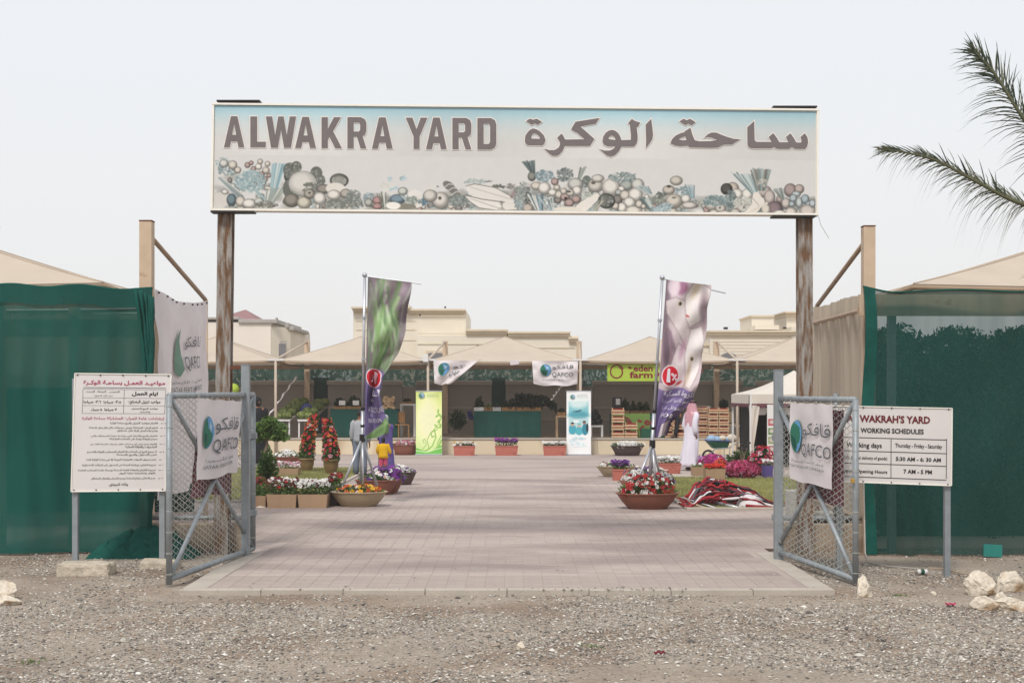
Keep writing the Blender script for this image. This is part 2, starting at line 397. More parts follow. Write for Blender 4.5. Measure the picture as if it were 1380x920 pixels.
# ------------------------------------------------------------------ lettering
AR = {}
for c, i in zip('اأإآةدذرزوى', [0xFE8D,0xFE83,0xFE87,0xFE81,0xFE93,0xFEA9,0xFEAB,0xFEAD,0xFEAF,0xFEED,0xFEEF]): AR[c] = (i, False)
for c, i in zip('بتثجحخسشصضطظعغفقكلمنهي', [0xFE8F,0xFE95,0xFE99,0xFE9D,0xFEA1,0xFEA5,0xFEB1,0xFEB5,0xFEB9,0xFEBD,0xFEC1,0xFEC5,0xFEC9,0xFECD,0xFED1,0xFED5,0xFED9,0xFEDD,0xFEE1,0xFEE5,0xFEE9,0xFEF1]): AR[c] = (i, True)
def arabic(s):
    if not any(c in AR for c in s): return s
    out = []; n = len(s); i = 0; prev = False
    while i < n:
        c = s[i]
        if c == 'ـ': out.append(c); i += 1; prev = True; continue
        if c not in AR: out.append(c); prev = False; i += 1; continue
        iso, dual = AR[c]; nx = i+1 < n and (s[i+1] in AR or s[i+1] == 'ـ')
        if c == 'ل' and i+1 < n and s[i+1] == 'ا':
            out.append(chr(0xFEFC if prev else 0xFEFB)); prev = False; i += 2; continue
        kk = ((3 if nx else 1) if prev else (2 if nx else 0)) if dual else (1 if prev else 0)
        out.append(chr(iso+kk)); prev = dual; i += 1
    return ''.join(reversed(out))
GL = {}
def glyphs(st, bold):
    if (st, bold) in GL: return GL[(st, bold)]
    c = bpy.data.curves.new('t', 'FONT'); c.body = arabic(st); c.offset = bold; c.resolution_u = 2
    o = bpy.data.objects.new('t', c); COL.objects.link(o)
    dg = bpy.context.evaluated_depsgraph_get(); me = o.evaluated_get(dg).to_mesh()
    V = [(v.co.x, v.co.y) for v in me.vertices]; Fc = [tuple(p.vertices) for p in me.polygons]
    par = list(range(len(V)))
    def fd(a):
        while par[a] != a: par[a] = par[par[a]]; a = par[a]
        return a
    for f in Fc:
        for a in f[1:]: par[fd(a)] = fd(f[0])
    ids = {}; isl = [ids.setdefault(fd(i), len(ids)) for i in range(len(V))]
    bpy.data.objects.remove(o); bpy.data.curves.remove(c)
    x0, x1 = min(v[0] for v in V), max(v[0] for v in V); y0, y1 = min(v[1] for v in V), max(v[1] for v in V)
    V = [((v[0]-x0)/(x1-x0), (y1-v[1])/(y1-y0)) for v in V]
    GL[(st, bold)] = (V, Fc, isl); return GL[(st, bold)]
def write(mb, S, st, u0, v0, u1, v1, off=.004, bold=.0, dz=.0004):
    V, Fc, isl = glyphs(st, bold)
    fs = {}
    vs = []
    for (a, b), k in zip(V, isl):
        kk = k % 5
        if kk not in fs: fs[kk] = off_fn(S, off+kk*dz)
        vs.append(fs[kk](u0+(u1-u0)*a, v0+(v1-v0)*b))
    a0, f0 = len(mb.v), len(mb.f); mb.add(vs, Fc); mb.segs.append((a0, len(mb.v), f0, len(mb.f))); return mb
def globe(parent, S, cu, cv, ru, rv, off=.006, fade=0):
    """round green and blue swirl emblem, drawn on the cloth"""
    f = off_fn(S, off); g = off_fn(S, off+.004)
    def mixc(c): return alb(tuple(x*(1-fade)+225*fade for x in c))
    mb = MB(); pts = [(cu+math.cos(t*math.pi/16)*ru, cv+math.sin(t*math.pi/16)*rv) for t in range(32)]
    mb.poly([pts], f, mixc((46,120,96)))
    cr = [(cu+math.cos(t*math.pi/16)*ru*.97, cv+math.sin(t*math.pi/16)*rv*.97) for t in range(-10, 9)]
    cr += [(cu+.25*ru, cv+.55*rv), (cu+.3*ru, cv+.1*rv), (cu-.05*ru, cv-.1*rv), (cu-.2*ru, cv-.5*rv)]
    mb.poly([cr], g, mixc((104,160,206)))
    h = off_fn(S, off+.008)
    mb.poly([[(cu-.75*ru, cv+.0*rv), (cu-.1*ru, cv+.15*rv), (cu+.15*ru, cv+.75*rv), (cu-.3*ru, cv+.7*rv), (cu-.65*ru, cv+.45*rv)]], h, mixc((20,84,72)))
    mb.poly([[(cu+.1*ru, cv-.7*rv), (cu+.5*ru, cv-.4*rv), (cu+.35*ru, cv-.05*rv), (cu+.05*ru, cv-.3*rv)]], h, mixc((180,208,224)))
    return mb.build('globe_emblem', M['print'], parent)
def emblem_text(parent, S, u0, v0, u1, v1, off=.006, m='ink_grey', small=True):
    """the green and blue globe with the name in Arabic over Latin, as printed on the banners"""
    w = u1-u0; h = v1-v0
    mb = MB(); write(mb, S, 'قافكو', u0+.42*w, v0, u1, v0+.40*h, off, .0)
    write(mb, S, 'QAFCO', u0+.42*w, v0+.44*h, u1, v0+.72*h, off, .0)
    mb.build('name_print', M[m], parent)
    if small:
        mb = MB(); write(mb, S, 'قطر للأسمدة الكيماوية', u0+.08*w, v0+.82*h, u1-.05*w, v0+.91*h, off, 0)
        write(mb, S, 'QATAR FERTILISER COMPANY', u0+.08*w, v0+.94*h, u1-.05*w, v0+1.0*h, off, 0)
        mb.build('small_print', M[m], parent)
# ================================================================== GROUND
def fbm(x, y, s=1.0, o=3): return noise.fractal(Vector((x*s, y*s, 3.3)), 1.0, 2.0, o)
def terrain_z(x, y):
    if -3.55 < x < 3.45 and y > 14.3: return -.02
    z = .03*fbm(x, y, .5) + .012*fbm(x, y, 2.2)
    if y > 17: z *= max(0, 1-(y-17)/1.2)
    return z - .012
mb = MB()
xs = list(np.arange(-14, 14.01, .14)); ys = list(np.arange(6, 20, .14))
idx = {}
V = [(x, y, terrain_z(x, y)) for y in ys for x in xs]; nx_ = len(xs)
Fs = [(j*nx_+i, j*nx_+i+1, (j+1)*nx_+i+1, (j+1)*nx_+i) for j in range(len(ys)-1) for i in range(nx_-1)]
x0, x1, y0, y1 = xs[0], xs[-1], ys[0], ys[-1]
mb.add(V, Fs)
B = 600
mb.add([(-B,-B,-.03),(B,-B,-.03),(B,y0,-.03),(-B,y0,-.03)], [(0,1,2,3)]); mb.add([(-B,y1,-.03),(B,y1,-.03),(B,B,-.03),(-B,B,-.03)], [(0,1,2,3)])
mb.add([(-B,y0,-.03),(x0,y0,-.03),(x0,y1,-.03),(-B,y1,-.03)], [(0,1,2,3)]); mb.add([(x1,y0,-.03),(B,y0,-.03),(B,y1,-.03),(x1,y1,-.03)], [(0,1,2,3)])
struct('ground', mb, M['gravel'])

# loose gravel: nobody could count it
def pebbles(name, pts, sizes, cols, seed, parent=None):
    R = np.random.RandomState(seed); n = len(pts)
    base = np.array([(1,0,0),(0,1,0),(-1,0,0),(0,-1,0),(0,0,1),(0,0,-1)], float)
    tri = np.array([(0,1,4),(1,2,4),(2,3,4),(3,0,4),(1,0,5),(2,1,5),(3,2,5),(0,3,5)])
    b = base[None]*(1+(R.rand(n, 6, 1)-.5)*.7); b[..., 2] *= (.35+.4*R.rand(n, 1)); b[..., 0] *= (.8+.7*R.rand(n, 1))
    a = R.rand(n)*6.283; ca, sa = np.cos(a)[:, None], np.sin(a)[:, None]
    tl = (R.rand(n, 1)-.5)*.9
    X = b[..., 0]*ca-b[..., 1]*sa; Y = b[..., 0]*sa+b[..., 1]*ca; Z = b[..., 2]+X*tl
    V = np.stack([X, Y, Z], -1)*sizes[:, None, None]+pts[:, None, :]
    Fq = (tri[None]+(np.arange(n)*6)[:, None, None]).reshape(-1, 3)
    o = npmesh(name, V.reshape(-1, 3), Fq, M['pebble'], parent, np.repeat(cols, 6, 0), kind='stuff')
    return o
def scatter_gravel():
    R = np.random.RandomState(11); n = 175000
    y = 9.4+(R.rand(n)**1.15)*9.2; x = (R.rand(n)-.5)*2*(y*.395)
    pave = (x > -3.52) & (x < 3.42) & (y > 14.40); keep = ~pave | ((R.rand(n) < .30*np.exp(-(y-14.4)/.10)+.012*np.exp(-(y-14.4)/1.2)) & pave)
    d = np.array([fbm(a, b, .55, 2) for a, b in zip(x[::1], y[::1])])
    keep &= (R.rand(n) < np.clip(.62+d*1.3-.35*(y > 13.6), .10, 1))
    x, y, pave = x[keep], y[keep], pave[keep]; n = len(x)
    s = .0045+.0125*R.rand(n)**2.4+.02*(R.rand(n) > .985)*R.rand(n)
    z = np.where(pave, np.where(y < 14.56, .042, .031), np.array([terrain_z(a, b) for a, b in zip(x, y)]))+s*.25
    pal = lin(np.array([(182,174,163),(150,143,134),(120,114,108),(204,198,188),(232,227,217),(168,152,136),(96,90,86),(158,142,124)]))*KA
    c = pal[R.choice(8, n, p=[.26,.24,.15,.10,.03,.10,.07,.05])]*(.9+.2*R.rand(n, 1))
    o = pebbles('loose_gravel', np.stack([x, y, z], 1), s, c.clip(0, .85), 3)
    props(o, 'grey and white loose gravel scattered over the bare ground before the gate', 'gravel')
scatter_gravel()

# paving of the yard
mb = MB(); mb.box(-3.49, 3.37, 14.55, 18.4, -.06, .027); mb.box(-9, 9, 18.401, 46.79, -.06, .027)
paving = struct('yard_paving', mb, M['paving'])
def paver_proto(k):
    b = MB(); w, d, h, c = .1030, .0515, .008, .002
    b.box(-w, w, -d, d, 0, h, c); R = random.Random(k)
    t = (.94+.12*R.random()); cc = tuple(x*t for x in alb((182,166+R.random()*3,158)))
    b.c = [cc]*len(b.v); me_o = b.build('paver', M['paver']); me = me_o.data; bpy.data.objects.remove(me_o); return me
pmesh = [paver_proto(k) for k in range(10)]
rows = []; PW, PD = .21, .106
y = 14.60; r_ = 0
while y < 46.6:
    if y < 18.4: xa, xb = -3.23, 3.15
    else: xa, xb = -5.2, 5.2
    x = xa+PW/2+(0 if r_ % 2 else .0)
    while x < xb-.02: rows.append((x, y)); x += PW
    y += PD; r_ += 1
RP = np.random.RandomState(5)
for i, (x, y) in enumerate(rows[:300]):
    o = bpy.data.objects.new('paver', pmesh[RP.randint(10)]); COL.objects.link(o); o.parent = paving
    o.location = (x, y, .0225+(RP.rand()-.5)*.0015); o.rotation_euler = ((RP.rand()-.5)*.01, (RP.rand()-.5)*.008, (RP.rand()-.5)*.006)
rest = np.array([r for r in rows[300:] if r[1] < 34]); n = len(rest)
w, d, h = .1030, .0515, .008
q = np.array([(-w,-d,h),(w,-d,h),(w,d,h),(-w,d,h),(-w,-d,0),(w,-d,0),(w,d,0),(-w,d,0)]); fq = np.array([(0,1,2,3),(4,5,1,0),(5,6,2,1),(6,7,3,2),(7,4,0,3)])
Vp = q[None]+np.concatenate([rest, .0225+(RP.rand(n,1)-.5)*.0015], 1)[:, None, :]
cp = (np.array(alb((182,167,159)))[None]*(.94+.12*RP.rand(n, 1))*(1+.03*np.sin(rest[:, 1:2]*1.7)))
npmesh('pavers', Vp.reshape(-1, 3), (fq[None]+(np.arange(n)*8)[:, None, None]).reshape(-1, 4), M['paver'], paving, np.repeat(cp, 8, 0), kind='stuff')

# kerb: each concrete stone is a part
kr = thing('kerb', None, None, (0, 14.4, 0)); kr['kind'] = 'structure'
for i in range(8):
    xa = -3.50+i*.862; b = MB(); b.box(xa+.004, xa+.858, 14.42, 14.55, -.05, .040+.003*math.sin(i*2.1), .006); b.build('kerb_stone', M['kerb'], kr)
for side, xa, xb in ((-1, -3.5, -3.24), (1, 3.16, 3.395)):
    for j in range(4):
        b = MB(); ya = 14.56+j*.82; b.box(xa, xb, ya+.004, ya+.815, -.05, .036+.003*(j % 2), .006); b.build('kerb_stone', M['kerb'], kr)
# lawns and the kerbs round them
def lawn(x0, x1, y0, y1, seed):
    b = MB(); b.box(x0, x1, y0, y1, 0, .045); g = struct('lawn', b, M['grass'])
    R = np.random.RandomState(seed); n = int(min(60000, (x1-x0)*(y1-y0)*900))
    x = x0+R.rand(n)*(x1-x0); y = y0+R.rand(n)**1.3*(y1-y0); a = R.rand(n)*6.283; h = .025+.045*R.rand(n); lw = .006
    dx, dy = np.cos(a)*lw, np.sin(a)*lw; tx, ty = (R.rand(n)-.5)*.04, (R.rand(n)-.5)*.04
    z = np.full(n, .044)
    V = np.stack([np.stack([x-dx, y-dy, z], 1), np.stack([x+dx, y+dy, z], 1), np.stack([x+tx, y+ty, z+h], 1)], 1)
    c = np.array(alb((150,150,88)))[None]*(.7+.6*R.rand(n, 1))*(1+.2*np.sin(x*2+y)[:, None]*np.cos(y*1.3)[:, None]); c[R.rand(n) < .18] = alb((176,164,120))
    return props(npmesh('grass', V.reshape(-1, 3), np.arange(3*n).reshape(-1, 3), M['blade'], None, np.repeat(c, 3, 0), kind='stuff'),
        'short yellowing grass of the %s lawn inside the gate' % ('right' if x0 > 0 else 'left'), 'grass')
lawn(3.22, 9, 24.5, 33.6, 1); lawn(-9, -3.95, 26.2, 38, 2)
for (x0, x1, y0, y1) in ((3.1, 9, 24.36, 24.49), (3.09, 3.21, 24.5, 33.6), (3.1, 5.2, 33.61, 34.6), (-3.94, -3.84, 26.2, 38), (-9, -3.84, 26.06, 26.19)):
    b = MB(); b.box(x0, x1, y0, y1, 0, .075, .01); b.build('kerb_stone', M['kerb'], kr)

# ================================================================== ENTRANCE SIGN
YS = 17.9
def SP(px, py, d=0): return P(px, py, YS-d)
sign = thing('entrance_sign', 'large white framed entrance board reading ALWAKRA YARD held up on two rusty posts', 'sign', (0, YS, 0))
TL, TR, BR, BL = (286,138.5), (1104,146.5), (1103,291), (283,284.5)
def inset(t, b=0):  # px point on face from u,v
    pass
# box of the board
b = MB(); fr = [TL, TR, BR, BL]; f_ = [P(x, y, YS) for x, y in fr]; k_ = [Vector((p.x, YS+.12, p.z)) for p in f_]
b.add(f_+k_, [(4,5,6,7), (0,4,7,3), (1,2,6,5), (0,1,5,4), (3,7,6,2), (0,3,2,1)]); b.build('board_box', M['frame'], sign)
PTL, PTR, PBR, PBL = (289.5,142), (1099.5,150.5), (1099,287), (288,280)
def edgebar(a, c, w=3.6):
    b = MB(); A = SP(*a); C_ = SP(*c); b.bar(A+Vector((0,-.012,0)), C_+Vector((0,-.012,0)), w*YS/F, .024); return b.build('frame_strip', M['frame'], sign)
edgebar((286,140.4),(1104,148.4)); edgebar((284,282.6),(1103,289)); edgebar((288,142.2),(285.8,281)); edgebar((1101.8,150),(1101.3,287.4))
Sface = quadS(SP(*PTL, .006), SP(*PTR, .006), SP(*PBR, .006), SP(*PBL, .006))
cv = Canvas(0, 0, 812, 66, .16, (214,210,206)); cv.vgrad([(0,(150,188,202)),(10,(176,202,208)),(26,(200,206,206)),(44,(207,206,203)),(66,(207,205,202))])
cv.C *= (1+.03*np.sin(cv.X/70)[..., None])
cv.sheet('printed_sky', lambda u, v: Sface(u, v*66/137), M['print'], sign, k=.98)
cv = Canvas(288, 208, 1100, 281, 1.15, (207,205,202)); BASE0 = cv.C.copy()
def sway(x): return (x-288)*.0078*0
GR, TEAL, DK, CREAM, PK, WH = (118,124,118), (130,154,158), (80,84,80), (218,208,194), (192,164,156), (230,224,214)
Rv = random.Random(3)
def bush(cx, cy, rx, ry, col, n, dark=(96,104,100), w=1.3):
    for i in range(n):
        t = Rv.random()*6.283; r = math.sqrt(Rv.random()); x, y = cx+math.cos(t)*r*rx, cy+math.sin(t)*r*ry
        q = Rv.random(); c = tuple(a*(1-q*.5)+d*q*.5 for a, d in zip(col, dark if Rv.random() < .6 else (210,214,210)))
        cv.ell(x, y, w*(.7+Rv.random()), w*(.5+Rv.random()*.8), c, Rv.random()*3, .85)
def stalks(x0, y0, x1, y1, n, spread, w, cols):
    for i in range(n):
        a = (i/(n-1)-.5)*spread if n > 1 else 0
        cv.line([(x0+a*.35, y0), (x1+a, y1+Rv.random()*3)], w*(.7+.6*Rv.random()), Rv.choice(cols), .9)
def carve(px, py, sx=6.732): return px/sx
for (x0_, x1_, tp_) in ((290,376,232),(380,440,248),(430,482,258),(495,552,262),(560,600,262),(600,695,256),(703,770,246),(770,870,250),(860,900,262),(895,945,262),(950,1000,262),(985,1098,262)):
    for k_ in range(26):
        xx_ = x0_+(x1_-x0_)*Rv.random(); yy_ = tp_+(283-tp_)*Rv.random(); cv.ell(xx_, yy_, 5+4*Rv.random(), 3+3*Rv.random(), Rv.choice([(150,148,138),(166,166,156),(140,144,140),(176,170,160)]), 0, .55, 4)
for (x0_, x1_, tp_) in ((292,376,240),(380,440,256),(425,482,262),(490,552,264),(556,600,262),(600,640,262),(676,770,252),(770,870,254),(860,900,262),(895,945,262),(950,1000,262),(990,1096,262)):
    for k_ in range(int((x1_-x0_)*.34)):
        xx_ = Rv.uniform(x0_, x1_); yy_ = Rv.uniform(tp_+2, 281)
        if Rv.random() < .45: cv.fruit(xx_, yy_, Rv.uniform(2.2, 5), Rv.uniform(2.2, 4.5), Rv.choice([CREAM, PK, WH, (190,184,172), (176,180,172), (160,150,144)]))
        else: bush(xx_, yy_, 6, 4, Rv.choice([(140,150,146),(150,166,168),(120,128,120)]), 22, (80,88,86), 1.0)
# left group (source pixel coordinates)
bush(300, 218, 10, 6, (190,206,206), 50); bush(306, 228, 14, 8, TEAL, 70); cv.fruit(301, 220, 5.5, 5, (214,212,206))
for x, y, r, c in ((313,222,5.5,CREAM),(320,229,4,CREAM),(333,222,3.4,PK),(341,227,3,PK),(348,224,4,WH),(352,235,3.6,PK),(358,229,4.4,CREAM),(357,241,3,PK),(362,236,2.6,PK),(350,217,3.2,CREAM),(338,219,2.6,PK),(355,246,3,PK),(360,220,3.2,CREAM)): cv.fruit(x, y, r, r, c)
bush(337, 244, 20, 15, (150,178,182), 300, (100,130,136)); stalks(345, 258, 358, 270, 7, 10, 1.5, [(140,168,172),(190,200,196)])
stalks(296, 240, 322, 262, 7, 16, 2, [(120,134,136),(206,208,202),(150,168,170)])
stalks(368, 266, 376, 219, 16, 20, 2.1, [(148,182,190),(206,208,202),(120,160,172),(176,194,196)]); stalks(362, 276, 372, 252, 9, 24, 2, [(210,206,196),(150,160,150)])
cv.ell(296, 270, 14, 10, (206,200,192)); cv.fruit(312, 270, 6, 8, (120,142,150)); cv.fruit(324, 272, 6, 7, CREAM); cv.fruit(336, 275, 9, 6, WH); cv.fruit(349, 272, 6, 5, (204,206,198)); cv.fruit(303, 259, 4, 3, WH); bush(360, 276, 14, 5, (120,116,104), 60)
for x, y, r, c in ((394,236,13,DK),(390,228,10,(110,116,108)),(399,224,8,(104,108,100)),(426,232,9,(110,112,104)),(431,242,8,(112,116,108))): cv.ell(x, y, r*.9, r, c); bush(x, y, r*.8, r*.8, (128,130,122), 30, DK)
cv.ell(388, 254, 7, 12, (112,116,108)); cv.fruit(408, 247, 19, 17, (212,208,200), k=.8); bush(418, 253, 10, 8, (120,122,112), 70, (84,88,82)); cv.line([(392,256),(402,262),(412,264)], 2, (150,150,140))
cv.fruit(457, 242, 12, 9, (130,130,122)); cv.ell(457, 243, 10, 6.5, (150,150,142)); bush(457, 242, 9, 5, (170,168,160), 40)
cv.fruit(436, 254, 9, 6, (160,152,142)); cv.ell(452, 253, 13, 8, (216,210,198)); cv.fruit(450, 262, 9, 6.5, WH); cv.fruit(466, 260, 7, 6, (190,180,168)); bush(476, 262, 10, 7, (130,136,130), 60)
cv.fruit(393, 270, 10, 9, (156,148,136)); cv.fruit(410, 273, 9, 8, (210,202,182)); cv.fruit(417, 261, 7, 6.3, (180,172,158)); cv.ell(417, 259.5, 1.6, 1.4, (80,74,70)); cv.fruit(431, 267, 8, 8, WH); bush(460, 274, 26, 6, (128,132,122), 140); stalks(490, 278, 484, 262, 5, 14, 1.2, [(200,202,194),(120,124,116)])
bush(497, 267, 7, 9, (136,156,164), 60); cv.fruit(509, 269, 6, 5, (198,150,146)); cv.fruit(509, 277, 6, 4, (190,150,146)); bush(522, 250, 9, 6, (214,210,200), 40, (160,160,140)); bush(525, 239, 3, 3, (170,196,206), 12); bush(543, 238, 4, 3, (170,196,206), 14)
cv.line([(526,254),(534,251),(542,256)], 3, (168,196,204)); cv.fruit(536, 267, 10, 6, (130,156,170)); stalks(518, 278, 514, 257, 5, 12, 1.5, [(214,214,204),(120,124,112)]); stalks(552, 272, 542, 256, 4, 10, 1.6, [(150,176,182),(214,214,204)])
cv.ell(545, 277, 24, 4, (140,136,120)); cv.ell(530, 276, 10, 5, WH); cv.poly([(550,258),(556,256),(570,276),(562,279)], (218,212,202)); bush(571, 268, 8, 7, (110,142,158), 60, (60,84,100)); 
cv.ell(581, 258, 7, 7, (214,208,198)); cv.fruit(594, 268, 11, 11, (220,212,202)); cv.ell(593, 265, 2.2, 2.4, (100,96,88)); cv.ell(586, 257, 1.6, 1.6, (90,86,80)); cv.ell(590, 249, 1.4, 1, (110,104,98))
for i in range(6):
    cx_, cy_ = 603+i*5, 248+i*5.2; cv.ell(cx_+2, cy_, 9-i, 5.5-i*.5, (128,124,118), .6); cv.line([(cx_-4, cy_+2), (cx_+2, cy_-2.5), (cx_+7, cy_-2)], 1.3, (200,194,188))
cv.line([(618,262),(626,278)], 4, (150,142,134), taper=True); bush(618, 268, 14, 8, (128,140,136), 110); bush(640, 262, 12, 10, (130,150,152), 90); bush(640, 242, 14, 4, (170,180,176), 60, (140,160,160)); stalks(655, 242, 660, 240, 3, 6, 1, [(120,124,118)])
cv.poly([(628,248),(640,245),(668,250),(690,262),(696,268),(690,272),(668,268),(632,260)], (218,212,204)); cv.line([(628,261),(650,266),(680,270)], 1, (150,144,136)); cv.poly([(626,262),(640,261),(672,268),(676,276),(668,281),(646,278),(634,270)], (222,216,208)); cv.poly([(680,268),(694,270),(699,280),(684,281),(676,276)], (216,210,200)); cv.line([(676,268),(678,280)], 1, (150,140,130))
bush(672, 248, 8, 2, (110,108,100), 20); bush(688, 248, 7, 3, (136,130,126), 30); cv.line([(697,252),(690,262)], 5, (160,140,140)); bush(698, 266, 5, 6, (150,170,180), 30)
# centre group
stalks(718, 228, 712, 212, 9, 16, 2, [(96,112,112),(120,136,136),(80,92,92)]); cv.fruit(717, 234, 5, 6, (150,150,140)); bush(735, 233, 13, 8, (130,152,160), 130, (86,104,112)); bush(761, 231, 12, 9, (122,130,128), 120, (80,88,84)); bush(706, 255, 8, 14, (140,146,144), 130, (90,100,100)); bush(712, 263, 4, 14, (96,100,92), 50)
stalks(781, 236, 786, 220, 5, 7, 1.7, [(150,158,148),(110,116,106)]); cv.ell(791, 239, 6, 7, (106,116,108)); bush(791, 241, 6, 7, (110,122,114), 30)
for x, y, rx, ry, c in ((723,247,7,5,CREAM),(734,250,8,8,WH),(748,241,4.5,4.5,PK),(751,249,4,3.5,CREAM),(745,256,5.5,4.5,WH),(776,244,10,8,(206,204,196)),(778,253,6,6,WH),(754,259,5,5,CREAM),(762,262,6,5.5,PK),(769,256,5,4.5,CREAM),(777,265,6,5,PK),(768,270,6,5,PK),(760,254,4,4,CREAM),(803,246,10,9,(208,200,188)),(806,236,8,5,(214,208,198)),(824,248,12,12,(224,218,208)),(803,258,4.5,3.3,(196,200,194)),(845,245,9,7,(176,182,172)),(860,244,8,8,(212,210,200)),(838,250,4,3.5,WH),(834,255,4,3.5,(190,194,188)),(833,265,6,6,(150,144,136)),(843,259,6.5,6.5,CREAM),(857,258,9,9,WH),(849,269,7.5,7,WH),(839,276,6,6.5,WH),(830,274,4.5,4.5,CREAM),(855,280,11,6,(222,214,200)),(862,271,4.5,5,CREAM),(868,274,3,3,CREAM),(872,261,3.2,3.2,WH)): cv.fruit(x, y, rx, ry, c)
cv.ell(800, 242, 3, 2.2, (110,104,96)); cv.ell(763, 264, 2.2, 2.2, (70,66,62)); cv.ell(767, 254.5, 3, 1.3, (80,84,80)); bush(792, 261, 7, 7, (190,192,182), 60, (90,100,92)); bush(840, 234, 19, 7, (130,146,144), 130, (90,104,102))
cv.poly([(790,282),(770,282),(784,268),(806,256),(810,262)], (222,214,204)); cv.ell(765, 281, 20, 6, (216,208,194)); cv.fruit(818, 267, 11, 10, (116,118,112)); bush(818, 267, 9, 8, (122,124,118), 60, (100,102,96)); stalks(802, 280, 812, 266, 5, 8, 1.4, [(190,186,170),(130,126,110)])
cv.fruit(712, 278, 7, 6, (200,186,172)); stalks(728, 281, 722, 258, 8, 20, 2, [(222,220,212),(118,148,162),(150,176,186),(90,116,126)]); stalks(744, 281, 736, 262, 6, 18, 1.4, [(120,148,160),(190,200,200)]); bush(700, 275, 6, 6, (150,168,172), 40)
stalks(876, 256, 866, 244, 6, 16, 2, [(140,164,168),(110,128,124),(180,192,190)]); stalks(880, 280, 868, 262, 6, 10, 2.6, [(112,130,128),(190,198,192),(90,104,104)]); bush(888, 264, 9, 6, (140,144,132), 60); bush(886, 278, 10, 5, (150,174,182), 50)
# right group
for x, y, rx, ry, c in ((912,238,8,6,(206,198,184)),(902,251,8,6,(204,194,180)),(909,266,11,9,(214,204,188)),(925,263,6,6,WH),(930,272,10,4.5,(216,208,200)),(906,281,8,4,CREAM),(960,270,9,9,(208,200,188)),(988,248,8,8,(208,192,176)),(980,249,7.5,7.5,(100,96,92)),(994,256,8,7,WH),(1008,256,7,7.5,WH),(972,276,7,6,(206,200,190)),(963,283,6,5,CREAM),(978,284,8,5,CREAM),(992,282,6.5,5.5,(206,200,188)),(1031,252,9,8,(196,180,174)),(1038,260,7,10,(206,192,184)),(1052,262,4.5,5,(190,170,160)),(1060,268,5.5,7,(208,196,186)),(1045,276,10,10,(150,128,132)),(1066,250,8,9,(176,156,152)),(1078,248,6,6,(196,178,168)),(1074,255,5.5,3.5,(190,200,200)),(1070,261,4.5,5,(180,194,196)),(1078,267,4,7,(196,204,202)),(1086,262,5,6,(170,188,194)),(1092,270,5,5,(176,192,198)),(1068,269,3.6,3.6,(180,194,196)),(1090,279,11,9,(208,196,186)),(1052,284,9,6,WH),(1067,282,8,8,(216,206,194)),(1033,277,6,8,CREAM),(1096,268,4,5,(190,200,204))): cv.fruit(x, y, rx, ry, c)
cv.ell(909, 261.5, 3, 1.3, (120,116,104)); cv.ell(902, 246, 3, 2, (90,88,80)); cv.ell(971, 275, 1.3, 1.5, (90,80,76)); bush(922, 252, 11, 6, (140,160,164), 80, (84,104,108)); stalks(934, 262, 930, 242, 6, 12, 1.4, [(150,176,184),(120,144,150)])
bush(892, 258, 7, 4, (100,106,98), 30); bush(898, 276, 9, 7, (158,180,188), 70); bush(966, 265, 19, 7, (128,150,152), 160, (84,108,112)); bush(986, 262, 8, 12, (110,128,128), 90); bush(1003, 269, 14, 9, (200,198,186), 130, (130,128,114))
stalks(1018, 254, 1002, 226, 10, 30, 2.2, [(140,166,170),(110,132,132),(180,194,194)]); stalks(1027, 250, 1026, 220, 12, 26, 2, [(120,140,136),(96,100,92),(150,166,164),(130,124,112)]); bush(1028, 240, 7, 5, (200,190,178), 30)
cv.poly([(1016,254),(1022,252),(1032,266),(1022,280),(1002,288),(998,288),(1014,270)], (220,212,200)); cv.line([(1016,262),(1024,272)], 1, (170,160,150)); stalks(1056, 262, 1050, 246, 6, 12, 1.4, [(160,176,176),(116,124,116)]); cv.line([(1003,286),(1034,268)], 3.5, (212,202,188))
fade = np.clip((cv.Y-209)/10, 0, 1); cv.line([(628,248),(640,245),(668,250),(690,262),(696,268)], 1.2, (120,116,108), .8); cv.line([(626,262),(634,270),(646,278),(668,281)], 1.2, (110,106,98), .8); cv.line([(628,261),(650,266),(680,270)], 1.4, (110,108,100), .8); cv.line([(684,281),(699,280),(694,270)], 1.1, (120,116,108), .8)
for k_ in range(14): cv.line([(632+k_*4, 249+k_*1.2), (640+k_*4, 251+k_*1.2)], .7, (170,164,154), .6); cv.line([(632+k_*3, 265+k_*1.0), (640+k_*3, 267+k_*1.0)], .7, (170,164,154), .6)
cv.ell(560, 262, 10, 8, (222,216,208), 0, .9); cv.fruit(580, 262, 9, 8, (214,208,198)); cv.fruit(543, 256, 6, 5, (206,208,198)); cv.fruit(497, 272, 5, 5, (190,190,180)); bush(556, 268, 9, 5, (150,160,150), 60, (90,96,90)); bush(700, 258, 8, 10, (150,158,152), 70, (86,92,88))
gm_ = cv.C.mean(2, keepdims=True); cv.C = np.where(np.abs(cv.C-np.array([207.,205,202])).max(2, keepdims=True) < 1, cv.C, gm_+(cv.C-gm_)*.72); g_ = 206; cv.C = g_+(cv.C-g_)*1.12; cv.C = np.where(np.abs(cv.C-np.array([207.12,204.88,201.52])).max(2, keepdims=True) < 1, np.array([207,205,202.]), cv.C)
pass
def veg(u, v): return Sface(u, (66+71*v)/137)
def veg_px(u, v):
    q = 66/137 + v*(71/137); return Sface(u, q)
cv2 = cv
# canvas rows run 208..281 on the left; the printed strip follows the board's slight drop to the right
o = cv2.sheet('printed_vegetables', veg_px, M['print'], sign, k=.98)

